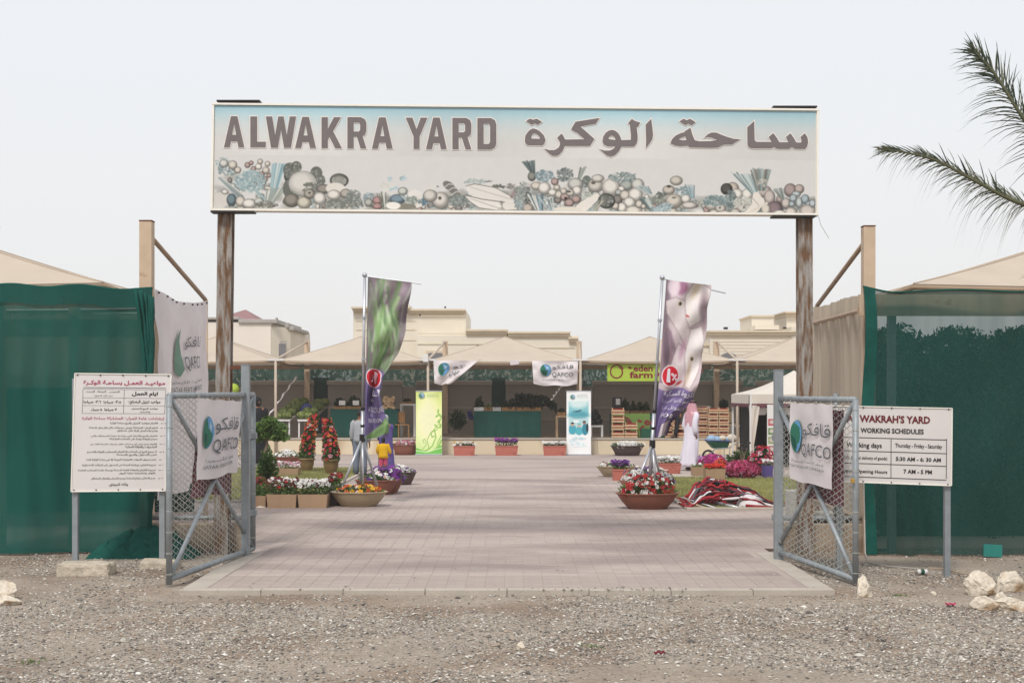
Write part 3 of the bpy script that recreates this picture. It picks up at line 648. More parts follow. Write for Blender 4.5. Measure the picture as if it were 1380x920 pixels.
def px_map(d): return lambda x, y: P(x, y, YS-d)
def offset_loop(l, r):
    n = len(l); A = sum(l[i][0]*l[(i+1)%n][1]-l[(i+1)%n][0]*l[i][1] for i in range(n)); s = 1 if A > 0 else -1; out = []
    for i in range(n):
        p0, p1, p2 = Vector(l[i-1]), Vector(l[i]), Vector(l[(i+1) % n])
        d1 = (p1-p0).normalized(); d2 = (p2-p1).normalized(); n1 = Vector((d1.y, -d1.x))*s; n2 = Vector((d2.y, -d2.x))*s
        m = (n1+n2); m = m.normalized() if m.length > 1e-6 else n1; k = r/max(.45, m.dot(n1)); out.append(tuple(p1+m*k))
    return out
def sign_glyph(loops, name='letter'):
    out = [offset_loop(loops[0], 1.15)]+[offset_loop(h[::-1] , -1.0) for h in loops[1:]]
    b = MB(); b.poly(out, px_map(.012)); e = b.build('letter_outline', M['letter_edge'], sign)
    b = MB(); b.poly(loops, px_map(.016)); b.build(name, M['letters'], sign)
LET = {
 'A': [[(0,1),(.34,0),(.66,0),(1,1),(.71,1),(.65,.81),(.35,.81),(.29,1)], [(.5,.24),(.405,.60),(.595,.60)]],
 'L': [[(0,0),(.44,0),(.44,.82),(1,.82),(1,1),(0,1)]],
 'W': [[(0,0),(.21,0),(.31,.60),(.41,0),(.59,0),(.69,.60),(.79,0),(1,0),(.83,1),(.60,1),(.5,.42),(.40,1),(.17,1)]],
 'K': [[(0,0),(.31,0),(.31,.38),(.61,0),(.95,0),(.57,.45),(1,1),(.67,1),(.39,.64),(.31,.74),(.31,1),(0,1)]],
 'R': [[(0,0),(.72,0),(.93,.07),(1,.18),(1,.43),(.94,.55),(.80,.61),(1,1),(.69,1),(.50,.63),(.33,.63),(.33,1),(0,1)], [(.33,.17),(.60,.17),(.67,.23),(.67,.41),(.60,.46),(.33,.46)]],
 'Y': [[(0,0),(.31,0),(.5,.37),(.69,0),(1,0),(.64,.6),(.64,1),(.36,1),(.36,.6)]],
 'D': [[(0,0),(.72,0),(.93,.07),(1,.2),(1,.8),(.93,.93),(.72,1),(0,1)], [(.33,.18),(.60,.18),(.67,.25),(.67,.75),(.60,.82),(.33,.82)]]}
for ch, xa, xb, ya, yb in (('A',102,190,118,252),('L',216,283,119,252),('W',283,414,119,254),('A',410,500,121,255),('K',524,612,122,256),('R',636,718,122,257),('A',742,832,123,258),('Y',888,982,124,259),('A',976,1066,124,260),('R',1090,1172,125,261),('D',1198,1280,126,262)):
    cvx = lambda p: (270+(xa+(xb-xa)*p[0])/3.209, 120+(ya+(yb-ya)*p[1])/3.209)
    sign_glyph([[cvx(p) for p in l] for l in LET[ch]])
def tr(l, ox, oy, s): return [(ox+x/s, oy+y/s) for x, y in l]
A1 = lambda l: tr(l, 700, 150, 7.263); A2 = lambda l: tr(l, 895, 150, 6.9)
sign_glyph([A1([(65,97),(103,72),(135,85),(168,72),(222,105),(178,133),(150,118),(118,133)])])
sign_glyph([A1([(52,290),(58,240),(80,205),(105,180),(135,168),(170,178),(205,200),(238,235),(255,275),(250,305),(232,333),(85,333),(60,318)]), A1([(118,268),(118,245),(130,222),(148,215),(172,225),(192,245),(200,270)])])
sign_glyph([A1([(370,258),(413,218),(432,245),(447,277),(640,274),(557,205),(548,206),(505,178),(530,135),(550,103),(785,66),(748,122),(597,150),(735,272),(690,340),(445,340),(425,385),(395,420),(365,436),(325,436),(290,415),(243,366),(290,380),(345,380),(385,355),(397,325),(395,300)])])
sign_glyph([A1([(1062,120),(1100,75),(1130,95),(1183,112),(1160,155),(1148,155),(1158,250),(1155,290),(1145,320),(1122,346),(1000,346),(970,395),(935,430),(895,445),(850,430),(785,370),(830,385),(885,385),(925,365),(938,344),(860,342),(825,325),(812,295),(820,250),(845,210),(875,190),(910,182),(945,195),(975,225),(993,262),(996,282),(1090,280),(1092,240),(1080,130)]), A1([(872,272),(876,252),(893,238),(915,240),(935,258),(940,282)])])
sign_glyph([A1([(1235,132),(1290,75),(1300,150),(1308,230),(1300,275),(1275,315),(1237,360),(1240,290)])])
sign_glyph([A2([(142,95),(182,70),(210,85),(240,70),(293,102),(255,132),(225,115),(198,130)])])
sign_glyph([A2([(187,190),(245,153),(262,215),(285,270),(330,280),(430,278),(497,266),(440,245),(400,240),(372,248),(405,215),(440,198),(485,198),(535,220),(590,240),(645,256),(708,260),(632,310),(560,310),(500,338),(440,340),(232,336),(222,320),(150,326),(100,318),(58,298),(75,258),(105,228),(150,205),(190,195)]), A2([(135,262),(165,242),(195,232),(210,268),(175,270)])])
sign_glyph([A2([(773,150),(838,90),(842,270),(860,285),(1000,285),(972,240),(1015,203),(1050,250),(1072,288),(1155,288),(1132,240),(1175,205),(1210,255),(1228,290),(1270,292),(1280,275),(1268,240),(1308,205),(1332,240),(1340,285),(1330,330),(1310,352),(1215,350),(1187,332),(1165,350),(1050,350),(1023,332),(998,345),(810,344),(785,332),(775,310)])])
# flat black clamps above and below the board, and the two posts
for a, c in (((293,136.8),(351,137.2)), ((285,285.8),(343,286)), ((1041,144.6),(1100,145.2)), ((1040,292),(1098,292.4))):
    b = MB(); A = P(*a, YS+.03); C_ = P(*c, YS+.03); b.box(A.x, C_.x, YS-.03, YS+.16, A.z-.012, A.z+.008); b.build('clamp_plate', M['black'], sign)
def i_post(px_top, px_bot, w, name='post'):
    b = MB(); zt = 5.3; xt = P(px_top, 400, YS+.2).x; xb = P(px_bot, 740, YS+.2).x; y = YS+.2; h = w/2
    prof = [(-h,-.09),(h,-.09),(h,-.075),(.02,-.065),(.02,.065),(h,.075),(h,.09),(-h,.09),(-h,.075),(-.02,.065),(-.02,-.065),(-h,-.075)]
    vs = [(xb+p[0], y+p[1], -.05) for p in prof]+[(xt+p[0], y+p[1], zt) for p in prof]; n = len(prof)
    b.add(vs, [tuple(range(n))[::-1], tuple(range(n, 2*n))]+[(i, (i+1) % n, (i+1) % n+n, i+n) for i in range(n)]); return b.build(name, M['rust'], sign)
i_post(306, 299, .19); i_post(1083.5, 1085, .185)
b = MB(); b.tube([P(1103, 292, YS), P(1106, 303, YS-.01), P(1112, 313, YS), P(1117, 321, YS)], .004, 5); b.build('loose_wire', M['cable'], sign)

# ================================================================== GATE POSTS AND LEAVES
def square_post(px, y0px, y1px, w, label, matn='galv', bar=None):
    Yp = YG(y1px); x = P(px, 0, Yp).x; t = thing('gate_post', label, 'post', (x, Yp, 0)); b = MB(); zt = P(px, y0px, Yp).z
    b.box(x-w/2, x+w/2, Yp-w/2, Yp+w/2, -.1, zt, .006); b.build('post', M[matn], t)
    b = MB(); b.box(x-w/2-.004, x+w/2+.004, Yp-w/2-.004, Yp+w/2+.004, zt+.001, zt+.012); b.build('end_cap', M[matn], t)
    return t, x, Yp, zt
t, x, y, z = square_post(331, 492, 752, .10, 'tall grey steel gate post with a rusty bar, beside the left gate leaf')
b = MB(); b.bar((x-.05, y, z-.03), (P(313,0,YS+.2).x, YS+.14, z-.02), .05, .04); b.build('rusty_bar', M['rustbar'], t)
square_post(1049, 499, 757, .105, 'tall grey steel gate post at the hinge of the right gate leaf')

def tube_ringed(mbt, rings, a, c, r, n):
    a = Vector(a); c = Vector(c); mbt.tube([a, c], r, 10)
    for i in range(n):
        p = a.lerp(c, (i+.5)/n); d = (c-a).normalized()*.004; rings.tube([p-d, p+d], r+.0035, 8)
def gate_leaf(label, O, I, zo, zi, zb, mirror):
    """O = outer foot (x, y), I = hinge foot"""
    t = thing('gate_leaf', label, 'gate', (I[0], I[1], 0))
    Ot = Vector((O[0], O[1], zo)); It = Vector((I[0], I[1], zi)); Ob = Vector((O[0], O[1], zb[0])); Ib = Vector((I[0], I[1], zb[1]))
    ties = MB(); r = .034
    for nm, a, c, n in (('outer_stile', Vector((O[0], O[1], .02)), Ot, 9), ('hinge_stile', Vector((I[0], I[1], zb[1])), It, 7), ('top_rail', Ot, It, 9), ('bottom_rail', Ob, Ib, 8)):
        b = MB(); tube_ringed(b, ties, a, c, r, n); b.build(nm, M['galv'], t, smooth=True)
    Cn = (Ot+It+Ob+Ib)/4; nrm = Vector((-(I[1]-O[1]), I[0]-O[0], 0)).normalized()*.0
    for a in (Ot, It, Ob, Ib):
        b = MB(); e = a.lerp(Cn, .03); tube_ringed(b, ties, e, Cn, .027, 4); b.build('brace', M['galv'], t, smooth=True)
    ties.build('wire_ties', M['wire'], t, kind='stuff')
    # chain link: zigzag wires
    L_ = (It-Ot).length; cell = .092; n = int(L_/cell); H = zo-.05; m = int(H/.036); w = MB(); vs = []; fs = []; rr = .0055
    back = Vector((-(It-Ot).y, (It-Ot).x, 0)).normalized()*(.03 if not mirror else -.03)
    for i in range(n+1):
        pts = []
        for j in range(m+1):
            u = (i+.5+(.5 if (i+j) % 2 else -.5)*.96)*cell/L_; u = min(1, max(0, u)); v = j/m
            top = Ot.lerp(It, u); bot = Ob.lerp(Ib, u); p = top.lerp(bot, v)+back*(1 if (j+i) % 2 else .8); pts.append(p)
        k0 = len(vs); dd = (It-Ot).normalized()
        for p in pts: vs += [p+dd*rr, p-dd*rr*.5+Vector((0,0,rr)), p-dd*rr*.5+Vector((0,-rr,-rr))]
        for j in range(m):
            for q in range(3):
                a = k0+j*3; fs.append((a+q, a+(q+1) % 3, a+3+(q+1) % 3, a+3+q))
    w.add(vs, fs); w.build('chain_link_mesh', M['wire'], t, kind='stuff')
    for z in (.55, 1.55):
        b = MB(); p = Vector((I[0], I[1], z)); b.box(p.x-.045, p.x+.045, p.y-.05, p.y+.06, z-.04, z+.04, .008); b.build('hinge', M['galv'], t)
    return t, Ot, It, Ob, Ib
Yo, Yi = YG(790), YG(748)
gl = gate_leaf('left gate leaf of grey tube and chain link, standing open with a white banner', (P(228,0,Yo).x, Yo), (P(341,0,Yi).x, Yi), P(0,533,Yo).z, P(0,531.5,Yi).z, (.08, .09), False)
Yo2, Yi2 = YG(788), YG(756)
gr_ = gate_leaf('right gate leaf of grey tube and chain link, standing open with a brass padlock', (P(1153,0,Yo2).x, Yo2), (P(1046,0,Yi2).x, Yi2), P(0,538.5,Yo2).z, P(0,537,Yi2).z, (.06, .13), True)
pl = thing('padlock', 'small brass padlock hanging on the outer tube of the right gate leaf', 'padlock', P(1149, 647, Yo2-.06)); c0 = OFF[pl]
b = MB(); b.box(c0.x-.022, c0.x+.022, c0.y-.012, c0.y+.012, c0.z-.03, c0.z+.02, .005); b.build('body', M['brass'], pl)
b = MB(); b.tube([c0+Vector((math.cos(a)*.015, 0, .02+math.sin(a)*.035)) for a in np.linspace(0, math.pi, 9)], .004, 6); b.build('shackle', M['galv'], pl)

def gate_plane(g, front=.05):
    t, Ot, It, Ob, Ib = g
    n = Vector(((It-Ot).y, -(It-Ot).x, 0)).normalized()
    if n.y > 0: n = -n
    def f(px, py):     # intersect the picture ray with the leaf's plane, shifted to the front
        d = Vector(((px-CX)/F, 1, -(py-HY)/F)); o = Vector((0, 0, EYE)); q = Ot+n*front; return o+d*((q-o).dot(n)/d.dot(n))
    return f, n
def hung_banner(g, label, quad, seed, waves=2.5, amp=.035, text=True, name='banner', m='cloth', txt=None, front=.05, sag=.012):
    f, n = gate_plane(g, front); tl, tr_, br, bl = [f(*q) for q in quad]; S0 = quadS(tl, tr_, br, bl)
    t = thing(name, label, 'banner', tuple((tl+tr_+br+bl)/4))
    def S(u, v):
        p = S0(u, v); a = amp*(math.sin(u*waves*6.283+seed+v*1.3)*(.35+.65*v)+.5*noise.noise(Vector((u*5, v*4, seed))))
        return p+n*(a+.01)+Vector((0, 0, -sag*math.sin(u*math.pi*4)**2*(1-v)+.012*math.sin(u*9+seed)*v))
    grid_sheet('cloth', S, 40, 50, M[m], t)
    if text: txt(t, S)
    for u in (.02, .33, .66, .98):
        b = MB(); p = S(u, .02); b.tube([p, p+Vector((0, .03, .05)), p+Vector((0, .05, .02))], .003, 5); b.build('tie_string', M['cable'], t)
    return t
def txtL(t, S):
    globe(t, S, .24, .42, .13, .20, .02); b = MB(); write(b, S, 'قافكو', .40, .22, .93, .44, .02); write(b, S, 'QAFCO', .38, .50, .97, .70, .02); b.build('name_print', M['ink_grey'], t)
    b = MB(); write(b, S, 'قطر للأسمدة', .22, .74, .88, .80, .02); write(b, S, 'QATAR FERTILISER', .18, .83, .88, .88, .02); b.build('small_print', M['ink_grey'], t)
def txtR(t, S):
    globe(t, S, .17, .42, .13, .21, .02); b = MB(); write(b, S, 'قافكو', .32, .24, .98, .44, .02); write(b, S, 'QAFCO', .30, .50, 1.0, .68, .02); b.build('name_print', M['ink_grey'], t)
    b = MB(); write(b, S, 'قطر للأسمدة الكيماوية', .06, .71, .86, .76, .02); write(b, S, 'QATAR FERTILISER COMPANY', .04, .79, .88, .83, .02); b.build('small_print', M['ink_grey'], t)
hung_banner(gl, 'white emblem banner tied to the left gate leaf, its right side bulging out', [(264,536),(326,540),(319,636),(261,649)], 1.1, 1.6, .03, True, 'banner', 'cloth', txtL)
hung_banner(gr_, 'white emblem banner tied to the right gate leaf, lower edge slanting down', [(1067,542),(1124,544),(1120,658),(1064,645)], 2.4, 1.1, .03, True, 'banner', 'cloth', txtR)
hung_banner(gl, 'faded maroon cloth hanging behind the white banner on the left gate leaf', [(268,560),(316,560),(312,664),(258,670)], 4.1, 2, .03, False, 'maroon_cloth', 'maroon', None, -.09)
hung_banner(gr_, 'faded maroon cloth hanging behind the white banner on the right gate leaf', [(1090,552),(1139,552),(1138,683),(1086,670)], 5.2, 1.5, .02, False, 'maroon_cloth', 'maroon', None, -.09)

# ================================================================== NOTICE BOARDS
def notice(label, quad, Yb, posts, pb, name='notice_board'):
    tl, tr_, br, bl = [P(x, y, Yb) for x, y in quad]; t = thing(name, label, 'notice board', (tl.x/2+tr_.x/2, Yb, 0))
    b = MB(); fr = [tl, tr_, br, bl]; bk = [p+Vector((0, .03, 0)) for p in fr]
    b.add(fr+bk, [(0,3,2,1),(4,5,6,7),(0,1,5,4),(1,2,6,5),(2,3,7,6),(3,0,4,7)]); b.build('panel', M['board'], t)
    S = quadS(*fr)
    for px in posts:
        x = P(px, 0, Yb+.07).x; b = MB(); b.box(x-.033, x+.033, Yb+.035, Yb+.10, -.05, tr_.z-.05, .004); b.build('post', M['galv'], t)
    for (a, c) in (((0,0),(1,0)), ((1,0),(1,1)), ((1,1),(0,1)), ((0,1),(0,0))):
        f = off_fn(S, .004); b = MB(); b.bar(f(*a), f(*c), .012, .012); b.build('edge_trim', M['frame'], t)
    for i in range(5):
        for v in (.012, .988):
            b = MB(); p = off_fn(S, .006)(.03+i*.235, v); b.tube([p, p+Vector((0,-.006,0))], .009, 8); b.build('screw', M['black'], t)
    return t, S
def rule(mb, S, u0, v0, u1, v1, w, off=.004):
    f = off_fn(S, off); a0, f0 = len(mb.v), len(mb.f)
    if abs(v1-v0) < 1e-6: mb.add([f(u0, v0-w), f(u1, v0-w), f(u1, v0+w), f(u0, v0+w)], [(0,3,2,1)])
    else: mb.add([f(u0-w, v0), f(u0+w, v0), f(u0+w, v1), f(u0-w, v1)], [(0,3,2,1)])
    mb.segs.append((a0, len(mb.v), f0, len(mb.f)))
YB = YG(762)
t, S = notice('white notice board with magenta and black Arabic working hours, left of the left gate leaf', [(101,503),(231,504.5),(223,661),(96,662)], YB, (102, 219), 752)
b = MB(); write(b, S, 'مواعيـد العمـل بساحـة الوكـرة', .09, .055, .94, .10, .004, .025)
write(b, S, 'إرشادات عامة للمزارع المشاركة بساحة الوكرة', .09, .365, .95, .398, .004, .012); b.build('magenta_print', M['ink_pink'], t)
b = MB()
write(b, S, 'ايام العمل', .60, .15, .87, .195, .004, .03); write(b, S, 'الخميس . الجمعة . السبت', .12, .143, .47, .162, .004, .01); write(b, S, 'من كل اسبوع', .20, .178, .40, .196, .004, .01)
write(b, S, 'مواعيد تنزيل البضائع', .56, .222, .90, .258, .004, .02); write(b, S, '٥.٣٠ صباحاً  ٦.٣٠ صباحاً'.replace('ً',''), .10, .224, .49, .255, .004, .02)
write(b, S, 'مواعيد البيع للجمهور', .60, .285, .88, .307, .004, .01); write(b, S, 'والتجار', .69, .315, .80, .33, .004, .01); write(b, S, '٧ صباحا  ٥ مساء', .18, .290, .45, .320, .004, .02)
lines = ['الالتزام بمواعيد التنزيل والبيع بساحة الوكرة', 'التزام المزارع المشاركة بعرض منتجاتها خلال ايام عمل الساحة', 'وعدم ترك المحل فارغا خلال هذه الايام', 'الالتزام بالبيع بالأسعار التي ينشرها حماية المستهلك والتي', 'سيتم توزيعها يوميا على المحلات المشاركة', 'الالتزام بعدم عرض أي منتجات خلاف منتجات المزرعة فقط من', 'الخضروات والفواكه المحلية', 'لا يسمح للبيع في المحلات إلا للعمال المسجلين بالوزارة والمصرح', 'لهم بالدخول والبيع بالساحة', 'عدم تسويق العبوات الكرتونية الموزنة إلا في ساحة الوكرة فقط', 'ضرورة التعاون مع إدارة الساحة في الحصول على البيانات الاحصائية', 'ضرورة الالتزام بالنظافة العامة للساحة وبصفة خاصة المحلات الخاصة', 'بالوفر وتنظيفها نهاية اليوم', 'عدم الاخلال بنظام الساحة وعدم الشجار وافتعال المشاكل']
vv = [.41,.45,.475,.518,.545,.588,.612,.655,.68,.722,.768,.812,.838,.882]; ln = [.50,.72,.42,.70,.50,.70,.33,.73,.42,.74,.78,.82,.38,.68]; num = [0,1,3,5,7,9,10,11,13]
for i, (s, v, l) in enumerate(zip(lines, vv, ln)):
    write(b, S, s, .885-l, v-.001, .885, v+.021, .004, .014)
    if i in num: rule(b, S, .915, v+.010, .94, v+.010, .0015); write(b, S, '١٢٣٤٥٦٧٨٩'[num.index(i)], .955, v+.002, .965, v+.016, .004)
write(b, S, 'والله الموفق', .40, .93, .60, .958, .004, .01); b.build('black_print', M['ink'], t)
b = MB(); rule(b, S, .09, .118, .95, .118, .002)
for v in (.132, .205, .27, .337): rule(b, S, .09, v, .95, v, .0011)
for u in (.09, .52, .95): rule(b, S, u, .132, u, .337, .0016, .005)
b.build('ruled_lines', M['ink_grey'], t)
YB2 = YG(775)
def RQ(px, py): return px, py
t, S = notice('white notice board with English working schedules partly behind the right gate leaf', [(1120,546.5),(1283,550),(1282,654),(1120,648)], YB2, (1276, 1131), 772)
q = lambda px, py: ((px-1120)/163, (py-(546.5+3.5*(px-1120)/163))/(101.5+2.5*(px-1120)/163))
def wr(b, s, x0, y0, x1, y1, bold=.02):
    a = q(x0, y0); c = q(x1, y1); write(b, S, s, a[0], a[1], c[0], c[1], .004, bold)
b = MB(); wr(b, "AL WAKRAH'S YARD", 1141, 558, 1253.5, 571, .035); b.build('dark_red_print', M['ink_red'], t)
b = MB(); wr(b, 'WORKING SCHEDULES', 1159.5, 576, 1245, 585, .03); wr(b, 'Working days', 1140.5, 595.5, 1188.5, 605.5, .02); wr(b, 'Thursday - Friday - Saturday', 1206.5, 597, 1270, 606, .015)
wr(b, 'D.G. (arrival delivery of goods)', 1136, 613.5, 1196, 621, .015); wr(b, '5:30 AM - 6: 30 AM', 1207.5, 615, 1268.5, 622.5, .025); wr(b, 'Shopping-Opening Hours', 1127, 631, 1196, 639.5, .02); wr(b, '7 AM - 5 PM', 1218, 632, 1256.5, 639, .03); b.build('black_print', M['ink'], t)
b = MB()
for px0, py0, px1, py1 in ((1128,589,1276,592), (1128,607.3,1276,610), (1128,624,1276,627), (1128,642,1276,645.6)):
    a = q(px0, py0); c = q(px1, py1); v = (a[1]+c[1])/2; rule(b, S, a[0], v, c[0], v, .0042)
for px in (1128, 1201, 1276): u = q(px, 600)[0]; rule(b, S, u, q(px, 591)[1], u, q(px, 644.5)[1], .0026, .005)
b.build('ruled_lines', M['ink'], t)

# concrete footings
def footing(label, x0px, x1px, ytop, ybot, seed, dep=.35):
    Yf = YG(ybot); a = P(x0px, 0, Yf).x; c = P(x1px, 0, Yf).x; h = P(0, ytop+8, Yf).z; R = random.Random(seed); b = MB()
    nx, ny, nz = 12, 5, 3; pts = {}
    bmq = bmesh.new(); bmesh.ops.create_cube(bmq, size=1); bmesh.ops.subdivide_edges(bmq, edges=bmq.edges, cuts=6, use_grid_fill=True)
    for v in bmq.verts:
        p = Vector((a+(v.co.x+.5)*(c-a), Yf+(v.co.y+.5)*dep, -.06+(v.co.z+.5)*(h+.06))); nn = noise.noise_vector(p*9+Vector((seed, 0, 0)))
        ed = (abs(v.co.x) > .45)+(abs(v.co.y) > .45)+(abs(v.co.z) > .45); v.co = p+nn*.022+(Vector((a/2+c/2, Yf+dep/2, h/2))-p)*.05*(ed > 1)
    me = bpy.data.meshes.new('concrete_footing'); bmq.to_mesh(me); bmq.free(); me.materials.append(M['concrete']); o = link(bpy.data.objects.new('concrete_footing', me))
    ctr = Vector(((a+c)/2, Yf+dep/2, 0)); me.transform(Matrix.Translation(-ctr)); o.location = ctr; return props(o, label, 'concrete block')
footing('crumbling concrete footing under the left post of the Arabic notice board', 75, 146, 752, 776, 2)
footing('chipped concrete footing beside the outer end of the left gate leaf', 187, 238, 748, 766, 7, .3)
# ================================================================== SHADE NETS, SIDE CANOPIES
def sag(u, a): return a*math.sin(math.pi*u)
YN = 18.0
# left net
t = thing('net_fence', 'dark green shade net wall left of the gate, bunched at its right end', 'net fence', (-6.5, YN, 0))
xl, xr = P(-60, 0, YN).x, P(205, 0, YN).x
def SL(u, v):
    x = xl+(xr-xl)*u; zt = P(0, 384+6*u*u+2*math.sin(u*17), YN).z; z = zt*(1-v)+.02*v
    y = YN+.05*math.sin(u*9+v*2)+(.12*noise.noise(Vector((u*4, v*2.2, 1)))+.035*math.sin(u*46+1.5*math.sin(v*4))+.03*noise.noise(Vector((u*16, v*3, 4))))*math.sin(v*3.14)-.10*v*math.sin(u*5)**2
    return Vector((x, y, z))
grid_sheet('net', SL, 90, 50, M['net'], t)
b = MB()                                                            # rolled top hem and doubled upper band
b.tube([SL(i/30, 0)+Vector((0, -.01, 0)) for i in range(31)], .018, 6); b.build('hem', M['net_solid'], t, smooth=True)
grid_sheet('hem_band', lambda u, v: SL(u, v*.07)+Vector((0, -.03, 0)), 60, 3, M['net'], t)
for px in (0, 100, 196):
    b = MB(); x = P(px, 0, YN+.25).x; b.box(x-.06, x+.06, YN+.2, YN+.32, 0, 3.45); b.build('post', M['beige'], t)
b = MB(); b.box(xl, xr-.1, YN+.18, YN+.26, 2.85, 3.08); b.build('rail', M['beige'], t)
# bunched folds at the right end and heap on the ground
b = MB()
for k in range(5):
    pts = [P(183+k*3+10*math.sin(j/14*2.8+k*.4)+j*.9, 388+j*20+k*3, YN-.06-.02*k) for j in range(13)]
    b.tube(pts, [.03+.03*abs(math.sin(j*1.1+k)) for j in range(13)], 7, squash=.5)
b.build('bunched_folds', M['net_solid'], t, smooth=True)
b = MB()
for k in range(3):
    pts = [P(200+k*3+3*math.sin(j*.9+k), 505+j*20, YN-.1) for j in range(13)]; b.tube(pts, [.05+.02*math.sin(j+k) for j in range(13)], 7, squash=.5)
b.build('gathered_edge', M['net_solid'], t, smooth=True)
def heap(name, x0, x1, y0, y1, h, seed, mat_, parent=None, n=44, fn=None, ridg=3.0, colfn=None):
    V = []; C = []
    for j in range(n+1):
        for i in range(n+1):
            u, v = i/n, j/n; x = x0+(x1-x0)*u; y = y0+(y1-y0)*v; e = (math.sin(math.pi*u)**.6)*(math.sin(math.pi*v)**.6)
            q = noise.noise(Vector((x*ridg, y*ridg*1.4, seed))); r = 1-abs(noise.noise(Vector((x*ridg*.8+q, y*ridg*1.6, seed+5))))*2
            hh = h(u, v) if callable(h) else h
            z = max(0, e*hh*(.45+.35*r+.4*q))
            V.append((x+.05*q, y+.04*r, z-.01)); 
            if colfn: C.append(colfn(u, v, x, y, q, r))
    idx = np.arange((n+1)**2).reshape(n+1, n+1); Fq = np.stack([idx[:-1, :-1], idx[:-1, 1:], idx[1:, 1:], idx[1:, :-1]], -1).reshape(-1, 4)
    return npmesh(name, V, Fq, mat_, parent, colors=C if colfn else None, smooth=True)
heap('trailing_net', P(120,0,17.7).x, P(262,0,17.7).x, 17.45, 18.2, .42, 2.2, M['net_solid'], t, n=90, ridg=8)
# back of the left stall, dark below and pale above
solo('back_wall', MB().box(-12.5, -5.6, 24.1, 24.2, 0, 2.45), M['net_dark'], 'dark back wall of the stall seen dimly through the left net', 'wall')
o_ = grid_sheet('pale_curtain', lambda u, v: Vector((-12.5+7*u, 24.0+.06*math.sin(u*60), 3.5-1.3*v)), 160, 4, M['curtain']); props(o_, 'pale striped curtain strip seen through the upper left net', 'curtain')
# right net
YR = 17.85
t = thing('net_fence', 'green shade net wall right of the gate with a dark hedge showing through it', 'net fence', (6.5, YR, 0))
xa, xb = P(1163, 0, YR).x, P(1450, 0, YR).x
def SR(u, v):
    x = xa+(xb-xa)*u; zt = P(0, 386+6*min(1, u*8)+1.5*math.sin(u*11), YR).z; z = zt*(1-v)+.01*v
    y = YR+.05*math.sin(u*8+v)-.16*math.exp(-((u-.11-.09*v)/.03)**2)*v*v+.10*math.exp(-((u-.17-.12*v)/.03)**2)*v*v+.14*noise.noise(Vector((u*3.5, v*2, 7)))*math.sin(v*3.14)
    return Vector((x+.03*math.sin(v*8)*(1-u), y, z))
net2 = mat('green_shade_net_right', (34,84,78), .9, .12, 1.2, alpha=.74, trans=.25, stretch=(1,1,.4))
grid_sheet('net', SR, 90, 50, net2, t)
b = MB(); b.tube([SR(i/30, 0)+Vector((0, -.01, 0)) for i in range(31)], .014, 6); b.build('hem', M['net_solid'], t, smooth=True)
grid_sheet('edge_strip', lambda u, v: SR(u*.055, v)+Vector((0, -.03-.03*math.sin(v*14), 0)), 6, 50, M['net_solid'], t)
b = MB(); b.box(xa, xb, YR+.18, YR+.26, 3.12, 3.40); b.build('rail', M['beige'], t)
for px in (1200,):
    b = MB(); x = P(px, 0, YR+.4).x; b.box(x-.05, x+.05, YR+.3, YR+.4, 0, 3.4); b.build('post', M['galv'], t)
t2 = solo('teal_panel', MB().box(P(1324,0,17.7).x, P(1349,0,17.7).x, 17.66, 17.69, .0, P(0,733,17.7).z), M['teal'], 'small square teal panel leaning at the foot of the right net wall', 'panel'); t2.rotation_euler = (math.radians(-4), math.radians(3), 0)

# hedge behind the right net
def leafcloud(name, pts, size, colA, colB, parent=None, seed=0, kind='stuff', aspect=.45, up=0.0, m='leaf', curl=0):
    R = np.random.RandomState(seed); n = len(pts); pts = np.asarray(pts, float)
    d = R.randn(n, 3); d[:, 2] += up; d /= np.linalg.norm(d, axis=1, keepdims=True)
    w = np.cross(d, R.randn(n, 3)); w /= np.linalg.norm(w, axis=1, keepdims=True)
    s = size*(.6+.8*R.rand(n, 1)); nrm = np.cross(d, w)
    V = np.stack([pts-d*s*.5, pts+w*s*aspect*.5+nrm*s*.08, pts+d*s*.5, pts-w*s*aspect*.5+nrm*s*.08], 1).reshape(-1, 3)
    q = R.rand(n, 1); c = (np.array(alb(colA))*(1-q)+np.array(alb(colB))*q)*(.75+.5*R.rand(n, 1))
    return npmesh(name, V, np.arange(4*n).reshape(-1, 4), M[m], parent, np.repeat(c, 4, 0), kind=kind)
def blossoms(name, pts, nrm, size, cols, parent, seed=0, probs=None, kind='stuff', petals=5):
    R = np.random.RandomState(seed); n = len(pts); pts = np.asarray(pts, float); nrm = np.asarray(nrm, float)+R.randn(n, 3)*.35
    nrm /= np.linalg.norm(nrm, axis=1, keepdims=True); a = np.cross(nrm, R.randn(n, 3)); a /= np.linalg.norm(a, axis=1, keepdims=True); b = np.cross(nrm, a)
    s = size*(.7+.6*R.rand(n, 1)); K = petals*2; ring = []
    for k in range(K):
        t = 2*math.pi*k/K; r = 1.0 if k % 2 == 0 else .72
        ring.append(pts+(a*math.cos(t)+b*math.sin(t))*s*r+nrm*s*.28)
    V = np.stack([pts]+ring, 1).reshape(-1, 3)
    tri = np.array([(0, k+1, (k+1) % K+1) for k in range(K)])
    Fq = (tri[None]+(np.arange(n)*(K+1))[:, None, None]).reshape(-1, 3)
    cl = np.array([alb(c) for c in cols]); ch = R.choice(len(cols), n, p=probs); c = cl[ch]*(.85+.3*R.rand(n, 1))
    cc = np.repeat(c[:, None, :], K+1, 1); cc[:, 0] *= .7
    return npmesh(name, V, Fq, M['petal'], parent, cc.clip(0, .85).reshape(-1, 3), kind=kind)
R_ = np.random.RandomState(21)
hd = thing('hedge', 'long dark clipped hedge seen through the right shade net', 'hedge', (8.5, 20.4, 0))
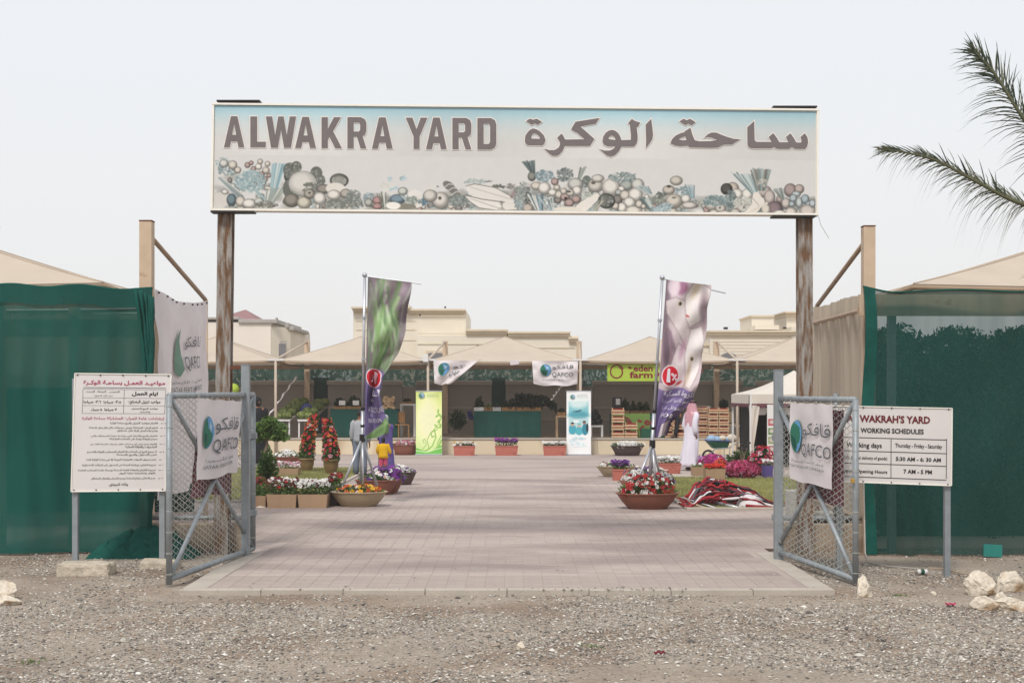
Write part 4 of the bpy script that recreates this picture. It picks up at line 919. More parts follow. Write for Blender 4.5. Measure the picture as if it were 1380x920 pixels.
n = 60000; hx = 4.9+R_.rand(n)*6.5; hz = R_.rand(n)**.6*P(0,450,20).z*.99; hy = 19.6+R_.rand(n)*1.2
hz += .10*np.sin(hx*7)+.08*R_.rand(n)
leafcloud('foliage', np.stack([hx, hy, hz], 1), .09, (34,44,38), (54,66,52), hd, 3, up=.8)
def hcore(u, v):
    x = 4.95+6.4*u; zt = 2.62+.10*math.sin(x*7)+.06*noise.noise(Vector((x*5, 0, 1))); return Vector((x, 20.0+.15*noise.noise(Vector((x*2, v*4, 3))), zt*(1-v)))
grid_sheet('twigs', hcore, 120, 12, mat('hedge_twigs', (40,50,42), .9, .2, 9), hd, kind='stuff')
b = MB()
for i in range(14): b.tube([(5+i*.46, 20.2, 0), (5.05+i*.46, 20.2, 2.4)], .03, 5)
b.build('stems', M['bark'], hd, kind='stuff')

# tensile canopies: four-sided pyramids of fabric with a hem
def pyramid(t, x0, x1, y0, y1, z, zp, px=None, py=None, n=14, flat=.16):
    px = (x0+x1)/2 if px is None else px; py = (y0+y1)/2 if py is None else py
    C_ = [(x0, y0), (x1, y0), (x1, y1), (x0, y1)]
    for k in range(4):
        a = Vector((*C_[k], z)); c = Vector((*C_[(k+1) % 4], z)); top = Vector((px, py, zp)); V = []; Fc = []
        for j in range(n+1):
            v = j/n
            for i in range(n+1):
                u = i/n; e = a.lerp(c, u)-Vector((0, 0, .05*math.sin(u*math.pi))); p = e.lerp(top, v)
                p.z = e.z+(zp-e.z)*((1-flat)*v+flat*v*v) - .05*math.sin(v*math.pi)*math.sin(u*math.pi); V.append(tuple(p))
        idx = np.arange((n+1)**2).reshape(n+1, n+1); Fq = np.stack([idx[:-1, :-1], idx[:-1, 1:], idx[1:, 1:], idx[1:, :-1]], -1).reshape(-1, 4)
        npmesh('fabric_panel', V, Fq, M['canvas'], t, smooth=True)
    for k in range(4):
        a = Vector((*C_[k], z)); tp_ = Vector((px, py, zp)); b = MB(); pp = []
        for j in range(n+1):
            v = j/n; p = a.lerp(tp_, v); p.z = z+(zp-z)*((1-flat)*v+flat*v*v)+.006; pp.append(p)
        b.tube(pp, .012, 5); b.build('seam', M['canvas'], t, smooth=True)
    for k in range(4):
        a = Vector((*C_[k], z-.02)); c = Vector((*C_[(k+1) % 4], z-.02)); b = MB(); b.tube([a.lerp(c, i/8)-Vector((0, 0, .05*math.sin(i/8*math.pi)+.03)) for i in range(9)], .035, 6); b.build('hem', M['canvas_trim'], t, smooth=True)
def mast(t, x, y, w, zt, strut_to=None, sr=.03, cap=True):
    b = MB(); b.box(x-w/2, x+w/2, y-w/2, y+w/2, 0, zt, .006); b.build('mast', M['beige'], t)
    b = MB(); b.box(x-w/2-.004, x+w/2+.004, y-w/2-.004, y+w/2+.004, zt+.001, zt+.016); b.build('mast_cap', M['rustbar'], t)
    if strut_to: b = MB(); b.tube([(x, y, zt-.14), strut_to], sr, 8); b.build('strut', M['beigetube'], t, smooth=True)
t = thing('canopy', 'beige tent-like canopy behind the green net wall at far left', 'canopy', (-8.2, 21, 0))
pyramid(t, -12.2, -5.6, 18.8, 24, 3.62, 4.62)
ym = 18.6; mx = P(198, 0, ym).x; z0 = P(0, 299, ym).z
yc = 22.2; mast(t, mx, ym, .165, z0, tuple(P(277, 404, yc)), .034)
b = MB(); p = P(277, 404, yc); b.tube([(p.x, p.y, 0), p], .04, 8); b.build('pole', M['beige'], t, smooth=True)
t = thing('canopy', 'beige tent-like canopy behind the green net wall at far right', 'canopy', (8.4, 21, 0))
pyramid(t, 5.5, 12.4, 18.8, 24, 3.60, 4.60)
ym2 = 18.4; mx2 = P(1170, 0, ym2).x; mast(t, mx2, ym2, .155, P(0, 306, ym2).z, tuple(P(1101, 412, 21.5)), .034)
b = MB(); p = P(1101, 412, 21.5); b.tube([(p.x, p.y, 0), p], .04, 8); b.build('pole', M['beige'], t, smooth=True)
# wires across the canopies
for pts, lb in (([P(-40, 352, 20), P(40, 353, 20), P(76, 355, 20)], 'thin dark wire lying across the far left beige canopy'), ([P(1304, 361, 20), P(1345, 358.5, 20), P(1420, 356, 20)], 'thin dark wire lying across the far right beige canopy')):
    solo('wire', MB().tube([p+Vector((0, -2.2, .26)) for p in pts], .006, 5), M['black'], lb, 'wire')

# big white banner along the left side
t = thing('side_banner', 'large creased white emblem banner hanging from the canopy edge behind the Arabic notice board', 'banner', (-4.85, 20.4, 0))
A = P(209, 389, 18.75); B_ = P(280, 405, 22.1)
def SB(u, v):
    p = A.lerp(B_, u); zb = 1.0-.25*u if v else 0; zt = p.z-.10*math.sin(u*math.pi)*(1-v)
    z = zt*(1-v)+(.62+.12*u)*v
    x = p.x+.07*math.sin(u*11+v*3)*(.3+.7*v)+.05*noise.noise(Vector((u*6, v*6, 2)))+.02*v
    return Vector((x, p.y, z))
grid_sheet('cloth', SB, 50, 60, M['cloth'], t)
b = MB(); f = off_fn(SB, .03); b.poly([[(.42,.15),(.36,.22),(.33,.32),(.35,.39),(.42,.41),(.47,.37),(.44,.29),(.41,.22)]], f, alb((120,156,136))); b.build('emblem_leaf', M['print'], t)
b = MB(); write(b, SB, 'قافكو', .50, .19, .78, .265, .03); write(b, SB, 'QAFCO', .48, .30, .80, .38, .03); write(b, SB, 'قطر للأسمدة الكيماوية', .28, .425, .88, .45, .03); write(b, SB, 'QATAR FERTILISER COMPANY', .30, .465, .88, .50, .03); b.build('name_print', M['ink_grey'], t)
for i in range(9):
    b = MB(); p = off_fn(SB, .02)(.04+i*.115, .012); b.ball(p, .016, 6); b.build('eyelet', M['black'], t)
# beige curtain along the right side
t = thing('side_curtain', 'beige corrugated fabric curtain hanging beside the right net wall', 'curtain', (4.85, 20, 0))
A2_ = P(1163, 398, 18.35); B2_ = P(1099, 413, 21.5)
def SC(u, v):
    p = A2_.lerp(B2_, u); return Vector((p.x+.03*math.sin(u*75)+.02*math.sin(u*31), p.y, (p.z+.02*math.sin(u*6))*(1-v)+.35*v))
grid_sheet('cloth', SC, 180, 20, M['curtain'], t)
for z in (.45, 1.75, 3.2): b = MB(); b.tube([(A2_.x-.06, A2_.y, z), (B2_.x-.04, B2_.y, z)], .03, 6); b.build('rail', M['beigetube'], t)

# low walls, rails, chain link either side of the gate
def side_fence(lbl, x0, x1, Yw, wl, posts):
    w = solo('low_wall', MB().box(x0, x1, Yw, Yw+.2, -.02, wl, .012), M['block'], 'low rendered block wall at the foot of the fence '+lbl, 'wall')
    t = thing('chain_link_fence', 'short chain link fence on the low wall '+lbl, 'fence', (x0, Yw+.1, wl))
    b = MB(); b.tube([(x0, Yw+.1, wl+.07), (x1, Yw+.1, wl+.07)], .03, 8); b.build('rail', M['galv'], t, smooth=True)
    for x in posts: b = MB(); b.tube([(x, Yw+.1, wl), (x, Yw+.1, 2.1)], .04, 8); b.build('post', M['galv'], t, smooth=True)
    cell = .075; n = int((x1-x0)/cell); m = int((2.0-wl)/(cell*.6)); vs = []; fs = []; rr = .0022
    for i in range(n+1):
        k0 = len(vs)
        for j in range(m+1):
            p = Vector((x0+(i+.5+(.48 if (i+j) % 2 else -.48))*cell, Yw+.1+(.012 if (i+j) % 2 else -.012), wl+.07+j*cell*.6)); vs += [p+Vector((rr,0,0)), p+Vector((-rr*.5,0,rr)), p+Vector((-rr*.5,0,-rr))]
        for j in range(m):
            for q_ in range(3): a = k0+j*3; fs.append((a+q_, a+(q_+1) % 3, a+3+(q_+1) % 3, a+3+q_))
    MB().add(vs, fs).build('chain_link_mesh', M['wire'], t, kind='stuff')
side_fence('left of the gate', P(196,0,18.2).x, P(327,0,18.2).x, 18.25, .37, [P(300,0,18.3).x+.35])
side_fence('right of the gate', P(1056,0,18.2).x, P(1166,0,18.2).x, 18.3, .36, [P(1129,0,18.3).x])
# cooling units, box and conduits on the right
for i, (px0, px1, py0, py1) in enumerate(((1095,1121,693,716),(1064,1078,664,690))):
    Yq = 18.9; a = P(px0, py1, Yq); c = P(px1, py0, Yq); t = thing('condenser_unit', ['grey cooling unit with dark slats behind the right low wall', 'small pale cabinet behind the right gate leaf'][i], 'machine', (a.x, Yq, 0))
    b = MB(); b.box(a.x, c.x+.06, Yq, Yq+.3, a.z-.2, c.z+.03, .01); b.build('casing', M['acgrey'], t)
    if i == 0:
        for k in range(6): b = MB(); z = a.z+.015+k*(c.z-a.z-.02)/6; b.box(a.x+.02, c.x+.03, Yq-.012, Yq-.001, z, z+.022); b.build('slat', M['black'], t)
t = thing('meter_box', 'black meter box with grey conduits on a beige post beside the right net', 'meter box', (P(1172,0,18.1).x, 18.1, 0))
def bx(px0, px1, py0, py1, Y, d, m, nm, ch=.006): a = P(px0, py1, Y); c = P(px1, py0, Y); return MB().box(a.x, c.x, Y, Y+d, a.z, c.z, ch).build(nm, M[m], t)
bx(1166,1180,600,748,18.1,.12,'beige','backing_post'); bx(1168,1181,655,670,17.96,.13,'black','box')
for k, pts in enumerate(([(1171,667),(1171,700),(1174,735),(1178,750)], [(1176,667),(1176,705),(1179,712),(1184,718)])):
    b = MB(); b.tube([P(x, y, 17.98) for x, y in pts], .016, 7); b.build('conduit', M['cable'], t, smooth=True)
solo('cable', MB().tube([P(1164,650,17.8), P(1165,700,17.8), P(1166,745,17.6), G(1170,757,.01), G(1190,762,.01), G(1215,764,.01), G(1238,766,.01)], .009, 6), M['cable'], 'pale cable running down beside the right gate and along the ground', 'cable')
solo('cable', MB().tube([G(1252,765,.012), G(1275,766,.012), G(1290,771,.012), G(1316,776,.012), G(1330,777,.012)], .010, 6), M['beigetube'], 'tan hose lying on the gravel behind the right notice board post', 'hose')


# ================================================================== FAR TERRACE
YT = 46.8; ZT = P(0, 590.5, YT).z
t = thing('terrace', 'long low cream rendered terrace wall carrying the market stalls', 'terrace', (0, YT, 0))
xL, xR = -17.5, P(1012, 0, YT).x
for x0, x1 in ((xL, -9.2), (-9.19, -2.9), (-2.89, 2.9), (2.91, xR), (xR+.01, 18)):
    b = MB(); b.box(x0, x1, YT, YT+.25, 0, ZT-.05, .004); b.build('wall_face', M['terrace'], t)
b = MB(); b.box(xL, 18, YT-.03, YT+.30, ZT-.048, ZT+.002, .008); b.build('edge', M['kerb'], t)
b = MB(); b.box(xL, 18, YT+.301, 53.6, 0, ZT-.004); b.build('floor', M['tfloor'], t)
# perimeter wall with panels, pilasters, coping
YW = 53.0; sW = YW/F
t = thing('perimeter_wall', 'grey brown panelled perimeter wall behind the market stalls', 'wall', (0, YW, 0))
zc = P(0, 512, YW).z
edges = [-17.5]+[P(p, 0, YW).x for p in (208, 318, 432, 552, 672, 790, 890, 1010, 1130)]+[17.5]
for i in range(len(edges)-1):
    a, c = edges[i]+.28, edges[i+1]-.28
    b = MB(); b.box(a, c, YW, YW+.2, ZT-.05, zc-.2, .006); b.build('wall_panel', M['wallgrey'], t)
    b = MB(); b.box(a-.03, c+.03, YW-.06, YW+.24, zc-.198, zc-.02, .02); b.build('coping', M['wallcap'], t)
    for z in (1.5, 1.05): b = MB(); b.box(a, c, YW-.035, YW-.002, z, z+.09, .006); b.build('ledge', M['wallcap'], t)
for i, e in enumerate(edges[1:-1]): b = MB(); b.box(e-.27, e+.27, YW+.02, YW+.35, ZT-.05, zc+(.1 if i in (2, 4, 6) else -.25)); b.build('pillar', M['net_dark' if i in (2, 4, 6) else 'wallgrey'], t)
t = thing('back_net', 'dark green shade net stretched above the far perimeter wall', 'net', (0, 53.5, 0))
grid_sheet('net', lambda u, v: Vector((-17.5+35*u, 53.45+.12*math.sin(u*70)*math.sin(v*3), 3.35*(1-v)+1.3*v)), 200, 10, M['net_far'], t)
# shrubbery behind that net: one mass
n = 9000; x_ = -17+34*R_.rand(n); z_ = .8+2.6*R_.rand(n)**.8-.35*np.abs(np.sin(x_*.9))*R_.rand(n)
props(leafcloud('shrubbery', np.stack([x_, 54.6+1.2*R_.rand(n), z_], 1), .30, (48,68,44), (96,116,74), None, 5), 'dark mass of shrubs behind the far net above the perimeter wall', 'shrubs')

# row of canopies over the terrace
bayx = [P(p, 0, YT).x for p in (164, 372, 577, 782, 993, 1200)]; zb = P(0, 485.5, YT).z
names = ['beige canopy over the far stalls, leftmost of the row and partly behind the rusty post', 'beige canopy over the watermelon racks, left of the purple and green flag', 'beige canopy over the middle stall with the two emblem banners', 'beige canopy behind the fish flag, over the green fruit-stall banner', 'beige canopy over the terrace behind the small white tent']
names[1] = 'beige canopy directly behind the leafy green flag, over the watermelon racks'
for i in range(5):
    x0, x1 = bayx[i]+.05, bayx[i+1]-.05; t = thing('canopy', names[i], 'canopy', ((x0+x1)/2, 49.6, 0), 'row of beige canopies over the terrace')
    pyramid(t, x0, x1, YT, 52.6, zb, P(0, 453.5, 49.7).z)
    b = MB(); b.box(x0, x1, 52.45, 52.6, zb-.20, zb-.05); b.build('beam', M['beigetube'], t)
for i, (px, pt, lb) in enumerate(((372, 414, 'thin cream pole and mast between the two leftmost far canopies'), (577, 600, 'cream pole and mast at the left emblem banner of the middle canopy'), (782, 780.5, 'cream pole and mast at the right emblem banner of the middle canopy'), (993, 965.5, 'cream pole and mast just left of the small white tent'))):
    x = P(px, 0, YT).x; t = thing('canopy_mast', lb, 'canopy mast', (x, YT+.1, 0), 'masts of the far canopies'); Ym = 52.9; xm = P(pt, 0, Ym).x
    b = MB(); b.tube([(x, YT-.08, 0 if i != 1 else 0), (x, YT-.08, zb+.05)], .045, 8); b.build('front_pole', M['canvas'], t, smooth=True)
    b = MB(); b.box(xm-.10, xm+.10, Ym-.1, Ym+.1, ZT, P(0, 459.5, Ym).z); b.build('mast', M['beige'], t)
    b = MB(); b.tube([(x, YT-.08, zb+.02), (xm, Ym-.1, P(0, 461, Ym).z)], .04, 7); b.build('strut', M['canvas'], t, smooth=True)
    b = MB(); b.box(x-.28, x+.28, YT-.12, YT-.02, zb-.01, zb+.05); b.build('corner_plate', M['white'], t)
solo('white_box', MB().box(P(570.5,0,YT).x, P(577.5,0,YT).x, YT-.24, YT-.14, P(0,488,YT).z, P(0,478,YT).z, .01), M['white'], 'small white box on the pole above the green pull-up banner', 'electric box')
solo('white_tag', MB().add([tuple(P(687,485,46.6)),tuple(P(700,485,46.6)),tuple(P(699.5,490.5,46.62)),tuple(P(688,492,46.62))], [(0,1,2,3)]), M['cloth'], 'small blank white cloth hanging from the middle canopy hem', 'cloth')

# ================================================================== HOUSES BEHIND
def blk(t, px0, px1, py0, py1, Y, d, m, nm, ch=0, zb=None):
    a = P(px0, py1, Y); c = P(px1, py0, Y); b = MB(); b.box(a.x, c.x, Y, Y+d, a.z if zb is None else zb, c.z, ch); return b.build(nm, M[m], t)
Y1 = 80.0
t = thing('house', 'white house with grey coping and a maroon hip roof behind the left canopies', 'house', (P(330,0,Y1).x, Y1, 0))
blk(t, 264, 365, 434, 540, Y1, 9, 'bwhite', 'wall', 0, 0)
a = P(364.5, 434, Y1); c = P(388, 440, Y1+9)
b = MB(); xq = P(391.5, 0, Y1+1.2).x
b.add([(a.x, Y1+.01, 0), (xq, Y1+1.2, 0), (xq, Y1+9, 0), (a.x, Y1+9, 0)]+[(a.x, Y1+.01, P(0,440,Y1).z), (xq, Y1+1.2, P(0,440,Y1).z), (xq, Y1+9, P(0,440,Y1).z), (a.x, Y1+9, P(0,440,Y1).z)], [(0,1,5,4),(1,2,6,5),(2,3,7,6),(4,5,6,7)]); b.build('side_wall', M['bcream'], t)
for (p0, p1, q0, q1) in ((321,373,430,435.5),(264,321.5,427,430.5)): blk(t, p0, p1, q0, q1, Y1-.15, 9.4, 'bgrey', 'coping', .03)
blk(t, 371, 373, 428, 431.5, Y1-.1, .5, 'bgrey', 'coping_knob'); blk(t, 384.5, 389, 435, 441, Y1+.9, .4, 'bgrey', 'coping_knob'); blk(t, 388, 396, 440, 445, Y1+1.0, 6, 'bgrey', 'coping', .03)
w = blk(t, 371.5, 385.5, 459, 482, Y1+.55, .12, 'bgrey', 'window'); b = MB(); p = P(372.5, 482, Y1+.5); q1_ = P(384.5, 463, Y1+.5); b.box(p.x, q1_.x, Y1+.50, Y1+.54, p.z, q1_.z); b.build('pane', M['glass'], w)
r0 = [P(281, 441, Y1+1), P(354, 431, Y1+1), P(331, 417, Y1+4), P(314, 421.5, Y1+5)]
b = MB(); zr = P(0, 436, Y1+1).z; X0, X1 = P(262,0,Y1+1).x, P(354,0,Y1+1).x; pk = P(331, 417, Y1+4)
b.add([(X0, Y1+1, zr-.3), (X1, Y1+1, zr-.05), (X1, Y1+8, zr-.05), (X0, Y1+8, zr-.3), (pk.x, Y1+4, pk.z), (X0+.5, Y1+4, P(0,430,Y1+4).z)], [(0,1,4,5), (1,2,4), (2,3,5,4), (3,0,5)]); b.build('roof', M['roof'], t)
Y2 = 78.0
t = thing('house', 'long cream stone house with stepped moulded parapets behind the middle canopies', 'house', (P(620,0,Y2).x, Y2, 0))
def cornice(p0, p1, q, Y, d, m='btrim', over=2):
    for k, (o, h) in enumerate(((over, 3.0), (over*.6, 3.2), (over*.2, 2.6))):
        qq = q+sum((3.0, 3.2, 2.6)[:k]); blk(t, p0-o, p1+o, qq, qq+h-.1, Y-.12-.0012*o*60+.03*k, d, m, 'cornice', .01)
blk(t, 476, 628, 420, 540, Y2, 9, 'bcream', 'wall', 0, 0); blk(t, 562, 780, 452, 540, Y2-1.0, 9, 'bcream', 'wall', 0, 0); blk(t, 628.4, 682, 448, 452.2, Y2-.8, 5, 'bcream', 'wall'); blk(t, 683, 766, 452.5, 456, Y2-.8, 5, 'bcream', 'wall')
cornice(478, 547, 413, Y2, 9, over=5); cornice(552, 624, 416, Y2, 9, over=3); cornice(629, 683, 443.5, Y2-1.0, 4); cornice(686, 767, 446.5, Y2-1.0, 4); cornice(768, 777, 454, Y2-1.05, 4, over=2)
blk(t, 547, 552, 411, 419, Y2-.3, 2, 'bcream', 'pier')
for (p0, p1, q0) in ((563, 627, 425), (563, 640, 449), (640, 775, 468), (563, 690, 463)):
    blk(t, p0, p1, q0, q0+1.0, Y2-1.04, .03, 'btrim', 'string_course')
for (p0, p1) in ((504, 560),): 
    for q0 in (432, 444, 458): blk(t, 480, p1, q0, q0+.8, Y2-.03, .03, 'btrim', 'string_course')
w = blk(t, 574, 600, 472, 486, Y2-1.12, .1, 'btrim', 'window'); b = MB(); p = P(577, 486, Y2-1.15); q1_ = P(598, 475.5, Y2-1.15); b.box(p.x, q1_.x, Y2-1.18, Y2-1.125, p.z, q1_.z); b.build('pane', M['glass'], w)
for px, py in ((566,424.5),(644,466),(600,414)): b = MB(); b.ball(P(px, py, Y2-1.3), .06, 8); b.build('wall_lamp', M['black'], t, smooth=True)
Y3 = 76.0
t = thing('house', 'pale stone house with a flat moulded parapet behind the right canopies', 'house', (P(1020,0,Y3).x, Y3, 0))
blk(t, 957, 1066, 449, 540, Y3, 9, 'bpale', 'wall', 0, 0); cornice(957, 1073, 445, Y3, 9, 'btrim', 1.5); blk(t, 1066.5, 1180, 440, 540, Y3+1.5, 9, 'bpale', 'wall', 0, 0)
blk(t, 948, 957, 464, 540, Y3+.5, 4, 'bcream', 'wall', 0, 0); blk(t, 947, 958, 463.5, 466, Y3+.4, 4.2, 'btrim', 'cornice')
blk(t, 1013, 1043, 427, 443, Y3+3, 4, 'bpale', 'roof_block'); blk(t, 1012, 1044, 424.5, 427, Y3+2.9, 4.2, 'btrim', 'cornice'); blk(t, 1018, 1050, 438, 444, Y3+1.2, 2, 'bpale', 'roof_unit'); 
blk(t, 1060, 1160, 424, 450, Y3+4, 5, 'bpale', 'tower', 0); blk(t, 1057.5, 1162, 419.5, 421.5, Y3+3.6, 5.5, 'btrim', 'cornice'); blk(t, 1059, 1161, 421.6, 426, Y3+3.8, 5.3, 'btrim', 'cornice')
for q0 in [456+4.2*k for k in range(8)]: blk(t, 959, 1063, q0, q0+.5, Y3-.02, .03, 'btrim', 'course_line')
blk(t, 976, 981, 440.5, 443.5, Y3+.5, .3, 'black', 'roof_lamp'); blk(t, 1056, 1060, 440.5, 442.8, Y3+.5, .3, 'black', 'roof_lamp'); blk(t, 1066, 1073, 453, 460, Y3-.1, .1, 'bgrey', 'vent')
b = MB(); c_ = P(982, 487, Y3-.06); R__ = P(995, 487, Y3).x-c_.x
b.extrude([(c_.x+math.cos(a)*R__, c_.z+math.sin(a)*R__*.9) for a in np.linspace(0, math.pi, 16)], Y3-.07, Y3+.02); b.build('arched_window', M['glass'], t)
# ================================================================== FLAGS ON TRIPODS
def piece(tab, v):
    xs_ = [a for a, _ in tab]; return float(np.interp(v, [b for _, b in tab], xs_))
def flag(label, Yf, top, bot, rod, right, left_top, leg_y, leg_x, cvs, seed, texts, circle):
    base = P(bot[0], bot[1], Yf); t = thing('flag_banner', label, 'flag', (base.x, Yf, 0), 'tall flags on tripod poles')
    tp = P(*top, Yf)
    b = MB(); d = (tp-base); b.tube([base, base+d*.36], .034, 8); b.build('lower_pole', M['alu'], t, smooth=True)
    b = MB(); b.tube([base+d*.36, tp], .026, 8); b.build('upper_pole', M['alu'], t, smooth=True)
    for q_ in (.28, .36, .6, .8): b = MB(); b.tube([base+d*(q_-.006), base+d*(q_+.006)], .042, 8); b.build('clamp', M['black' if q_ < .5 else 'alu'], t)
    b = MB(); b.tube([tp, P(*rod, Yf)], .013, 6); b.build('top_rod', M['alu'], t)
    b = MB(); b.ball(tp+Vector((0, 0, .02)), .05, 8); b.build('pole_head', M['alu'], t, smooth=True)
    hub = P(bot[0]+(top[0]-bot[0])*.22, leg_y[0], Yf)
    for k, lx in enumerate(leg_x):
        b = MB(); foot = P(lx, leg_y[1], Yf+(-.35, .35, -.2)[k % 3]); b.tube([hub, foot], .024, 7); b.build('leg', M['alu'], t, smooth=True)
    b = MB(); b.tube([hub-Vector((0, 0, .07)), hub+Vector((0, 0, .07))], .055, 8); b.build('hub', M['black'], t)
    y0, y1 = left_top[1], right[-1][1]
    def S(u, v):
        yr = y0+(y1-y0)*v; vv = yr
        pl_ = left_top[0]+(bot[0]-left_top[0])*((yr-left_top[1])/(bot[1]-left_top[1])) + 2
        pr_ = piece(right, vv); 
        w = max(2, pr_-pl_); full = right[0][0]-left_top[0]; crump = max(0, 1-w/full)
        yy = yr+6*u*(1-v)*.9+2*math.sin(u*5+v*7)*crump+u*(1-v)*2
        dep = (.05+.22*crump)*math.sin(u*(4+6*crump)+v*5+seed)+.10*noise.noise(Vector((u*3, v*7, seed)))+.05*math.sin(v*23+u*9)
        return P(pl_+w*u+1.0*math.sin(v*19+seed)*u, yy, Yf-.05+dep*u**.4)
    cu, cvv, ru, rv = circle; cvs.ell(cu*cvs.x1, cvv*cvs.y1, ru*cvs.x1*1.14, rv*cvs.y1*1.12, (232,226,230)); cvs.ell(cu*cvs.x1, cvv*cvs.y1, ru*cvs.x1, rv*cvs.y1, (200,28,48))
    cvs.sheet('flag_cloth', S, M['print'], t, k=1.0)
    for (s, a, c, e, g_, bd) in texts:
        b = MB(); write(b, S, s, a, c, e, g_, .03, bd); b.build('flag_lettering', M['ink_white'], t)
    cu, cvv, ru, rv = circle
    b = MB(); write(b, S, '1', cu-ru*.55, cvv-rv*.75, cu-ru*.2, cvv+rv*.7, .10, .03); b.build('badge_numeral', M['ink_white'], t)
    b = MB(); write(b, S, '%', cu-ru*.1, cvv-rv*.3, cu+ru*.7, cvv+rv*.45, .10, .02); b.build('badge_sign', M['ink_white'], t)
    return t, S
M['redpaint'] = mat('badge_red', (196,24,44), .6, 0)
R4 = random.Random(9)
cv = Canvas(0, 0, 60, 212, 1.1, (120,104,116))
for i in range(46):
    x, y = R4.uniform(-5, 65), R4.uniform(-5, 130); c = R4.choice([(128,106,120),(150,130,142),(118,148,104),(146,168,126),(108,128,100),(186,176,176),(96,80,100)]); cv.ell(x, y, R4.uniform(6, 16), R4.uniform(8, 24), c, R4.uniform(-.6, .6), .55, soft=8)
for i in range(34):
    x, y = R4.uniform(2, 55), R4.uniform(20, 120); l = R4.uniform(40, 90); a = R4.uniform(-.5, .4); c = R4.choice([(128,162,104),(154,182,130),(178,200,160),(104,138,88),(200,210,188),(92,120,84)])
    cv.line([(x-math.sin(a)*l/2, y-l/2), (x, y), (x+math.sin(a+.25)*l/2, y+l/2)], R4.uniform(2, 7), c, .7, soft=3)
cv.ell(-5, 0, 22, 120, (104,84,104), .1, .5, 14); cv.ell(58, 60, 9, 60, (110,90,110), 0, .5, 10)
top_ = 122; m_ = np.clip((cv.Y-top_-4*np.sin(cv.X/9))/3, 0, 1); cv.blend(m_, (110,96,142)); cv.blend(np.clip((cv.Y-150)/60, 0, 1)*.35, (92,80,124))
cv.poly([(0,212),(60,184),(60,205),(20,215)], (104,134,84)); cv.line([(4,210),(30,200),(60,190)], 4, (146,172,122), .6, soft=3); cv.noise(.03, 5)
YL = 25.6
flag('tall flag printed with green leaves and purple band, on a tripod left of the path', YL, (491.5,372), (487.5,652), (568,382.5), [(554,381),(550,412),(546,441),(537,472),(524,493),(516,505),(514,517),(511,530),(515,545),(521,561),(525,572),(524,583),(521,590)], (494,373), (590,654), (462,508,489), cv, 1.0,
     [('نعم', .35,.745,.62,.775,.01), ('AGRICULTURE', .12,.80,.95,.835,.0), ('FOR', .22,.845,.42,.865,0), ('NUTRITION', .15,.875,.78,.90,0), ('لنا',.6,.69,.85,.73,.01)], (.46, .622, .40, .052))
cv = Canvas(0, 0, 66, 212, 1.1, (196,180,184))
def fish(pts, base, dark, eye=None):
    cv.poly(pts, base); 
    cx_ = sum(p[0] for p in pts)/len(pts); cy_ = sum(p[1] for p in pts)/len(pts)
    cv.line(pts+[pts[0]], 1.6, dark, .5, soft=2); cv.ell(cx_, cy_, 6, 16, (224,214,214), 0, .6, 7)
    if eye: cv.ell(eye[0], eye[1], 3.4, 3.6, (196,186,160)); cv.ell(eye[0], eye[1], 2.4, 2.8, (110,100,84)); cv.ell(eye[0], eye[1], 1.3, 1.5, (50,46,44))
cv.ell(0, 30, 8, 60, (110,92,104), 0, .8, 6); cv.ell(24, 8, 8, 10, (150,96,128), .5, .8, 4); cv.ell(17, 30, 7, 6, (130,108,104), 0, .7, 4); cv.ell(12, 8, 9, 12, (216,200,208), 0, .9, 4)
fish([(2,28),(16,22),(32,26),(42,60),(46,92),(40,90),(18,62),(4,44)], (208,196,196), (130,110,116), (24,30))
fish([(40,0),(30,18),(34,50),(40,62),(58,50),(64,42),(66,6),(54,0)], (220,212,208), (140,120,124)); cv.ell(60, 36, 6, 26, (120,98,108), -.1, .75, 6); cv.ell(44, 8, 4, 14, (206,190,150), .3, .5, 4)
cv.poly([(2,58),(14,70),(22,118),(8,140),(0,140)], (150,128,136)); cv.ell(8, 92, 5, 28, (96,78,90), -.1, .8, 4); cv.ell(20, 92, 3, 24, (120,96,112), -.35, .7, 3)
fish([(26,84),(40,92),(46,122),(40,146),(14,146),(12,132)], (214,198,202), (130,106,118), (14,118)); cv.ell(34, 92, 4, 14, (170,124,150), .2, .6, 4)
fish([(42,64),(58,58),(66,80),(62,120),(54,146),(44,142),(38,104)], (222,214,212), (140,120,122), (50,104)); cv.ell(46, 122, 3, 18, (176,150,120), .1, .6, 4)
cv.ell(33, 138, 5, 2, (180,50,50), -.5, .85, 2); cv.ell(36, 46, 3, 1.5, (184,50,56), .4, .8, 1)
m_ = np.clip((cv.Y-146-3*np.sin(cv.X/8))/2, 0, 1); cv.blend(m_, (122,106,150)); cv.blend(np.clip((cv.Y-165)/20, 0, 1)*.4*(cv.X > 20), (96,82,124))
for k in range(7): cv.line([(6+k*3, 212), (22+k*7, 176), (40+k*5, 150)], 1.6, (70,58,98), .35, soft=3)
cv.poly([(24,194),(56,190),(58,215),(14,215)], (212,198,204)); cv.line([(40,194),(38,214)], 1.5, (120,90,110)); cv.noise(.03, 6)
YF2 = 24.9
flag('tall flag printed with silver fish above purple, on a leaning pole right of the path', YF2, (892.5,375.5), (875.5,655), (978,395), [(958,390),(954,409),(952.5,428),(948.6,460),(945.6,491),(941,512),(934,536),(925,549),(913,560),(904,570),(898,588)], (896,377), (598,656), (856,893,884), cv, 2.2,
     [('لثروة السمكية', .14,.70,.96,.745,.015), ('نعم الثروة السمكية', .10,.755,.9,.79,.0), ('م تمويل مكية', .12,.80,.92,.835,.0), ('FOR', .30,.85,.7,.875,.01), ('١٠%', .12,.845,.26,.87,.0)], (.27, .61, .19, .062))

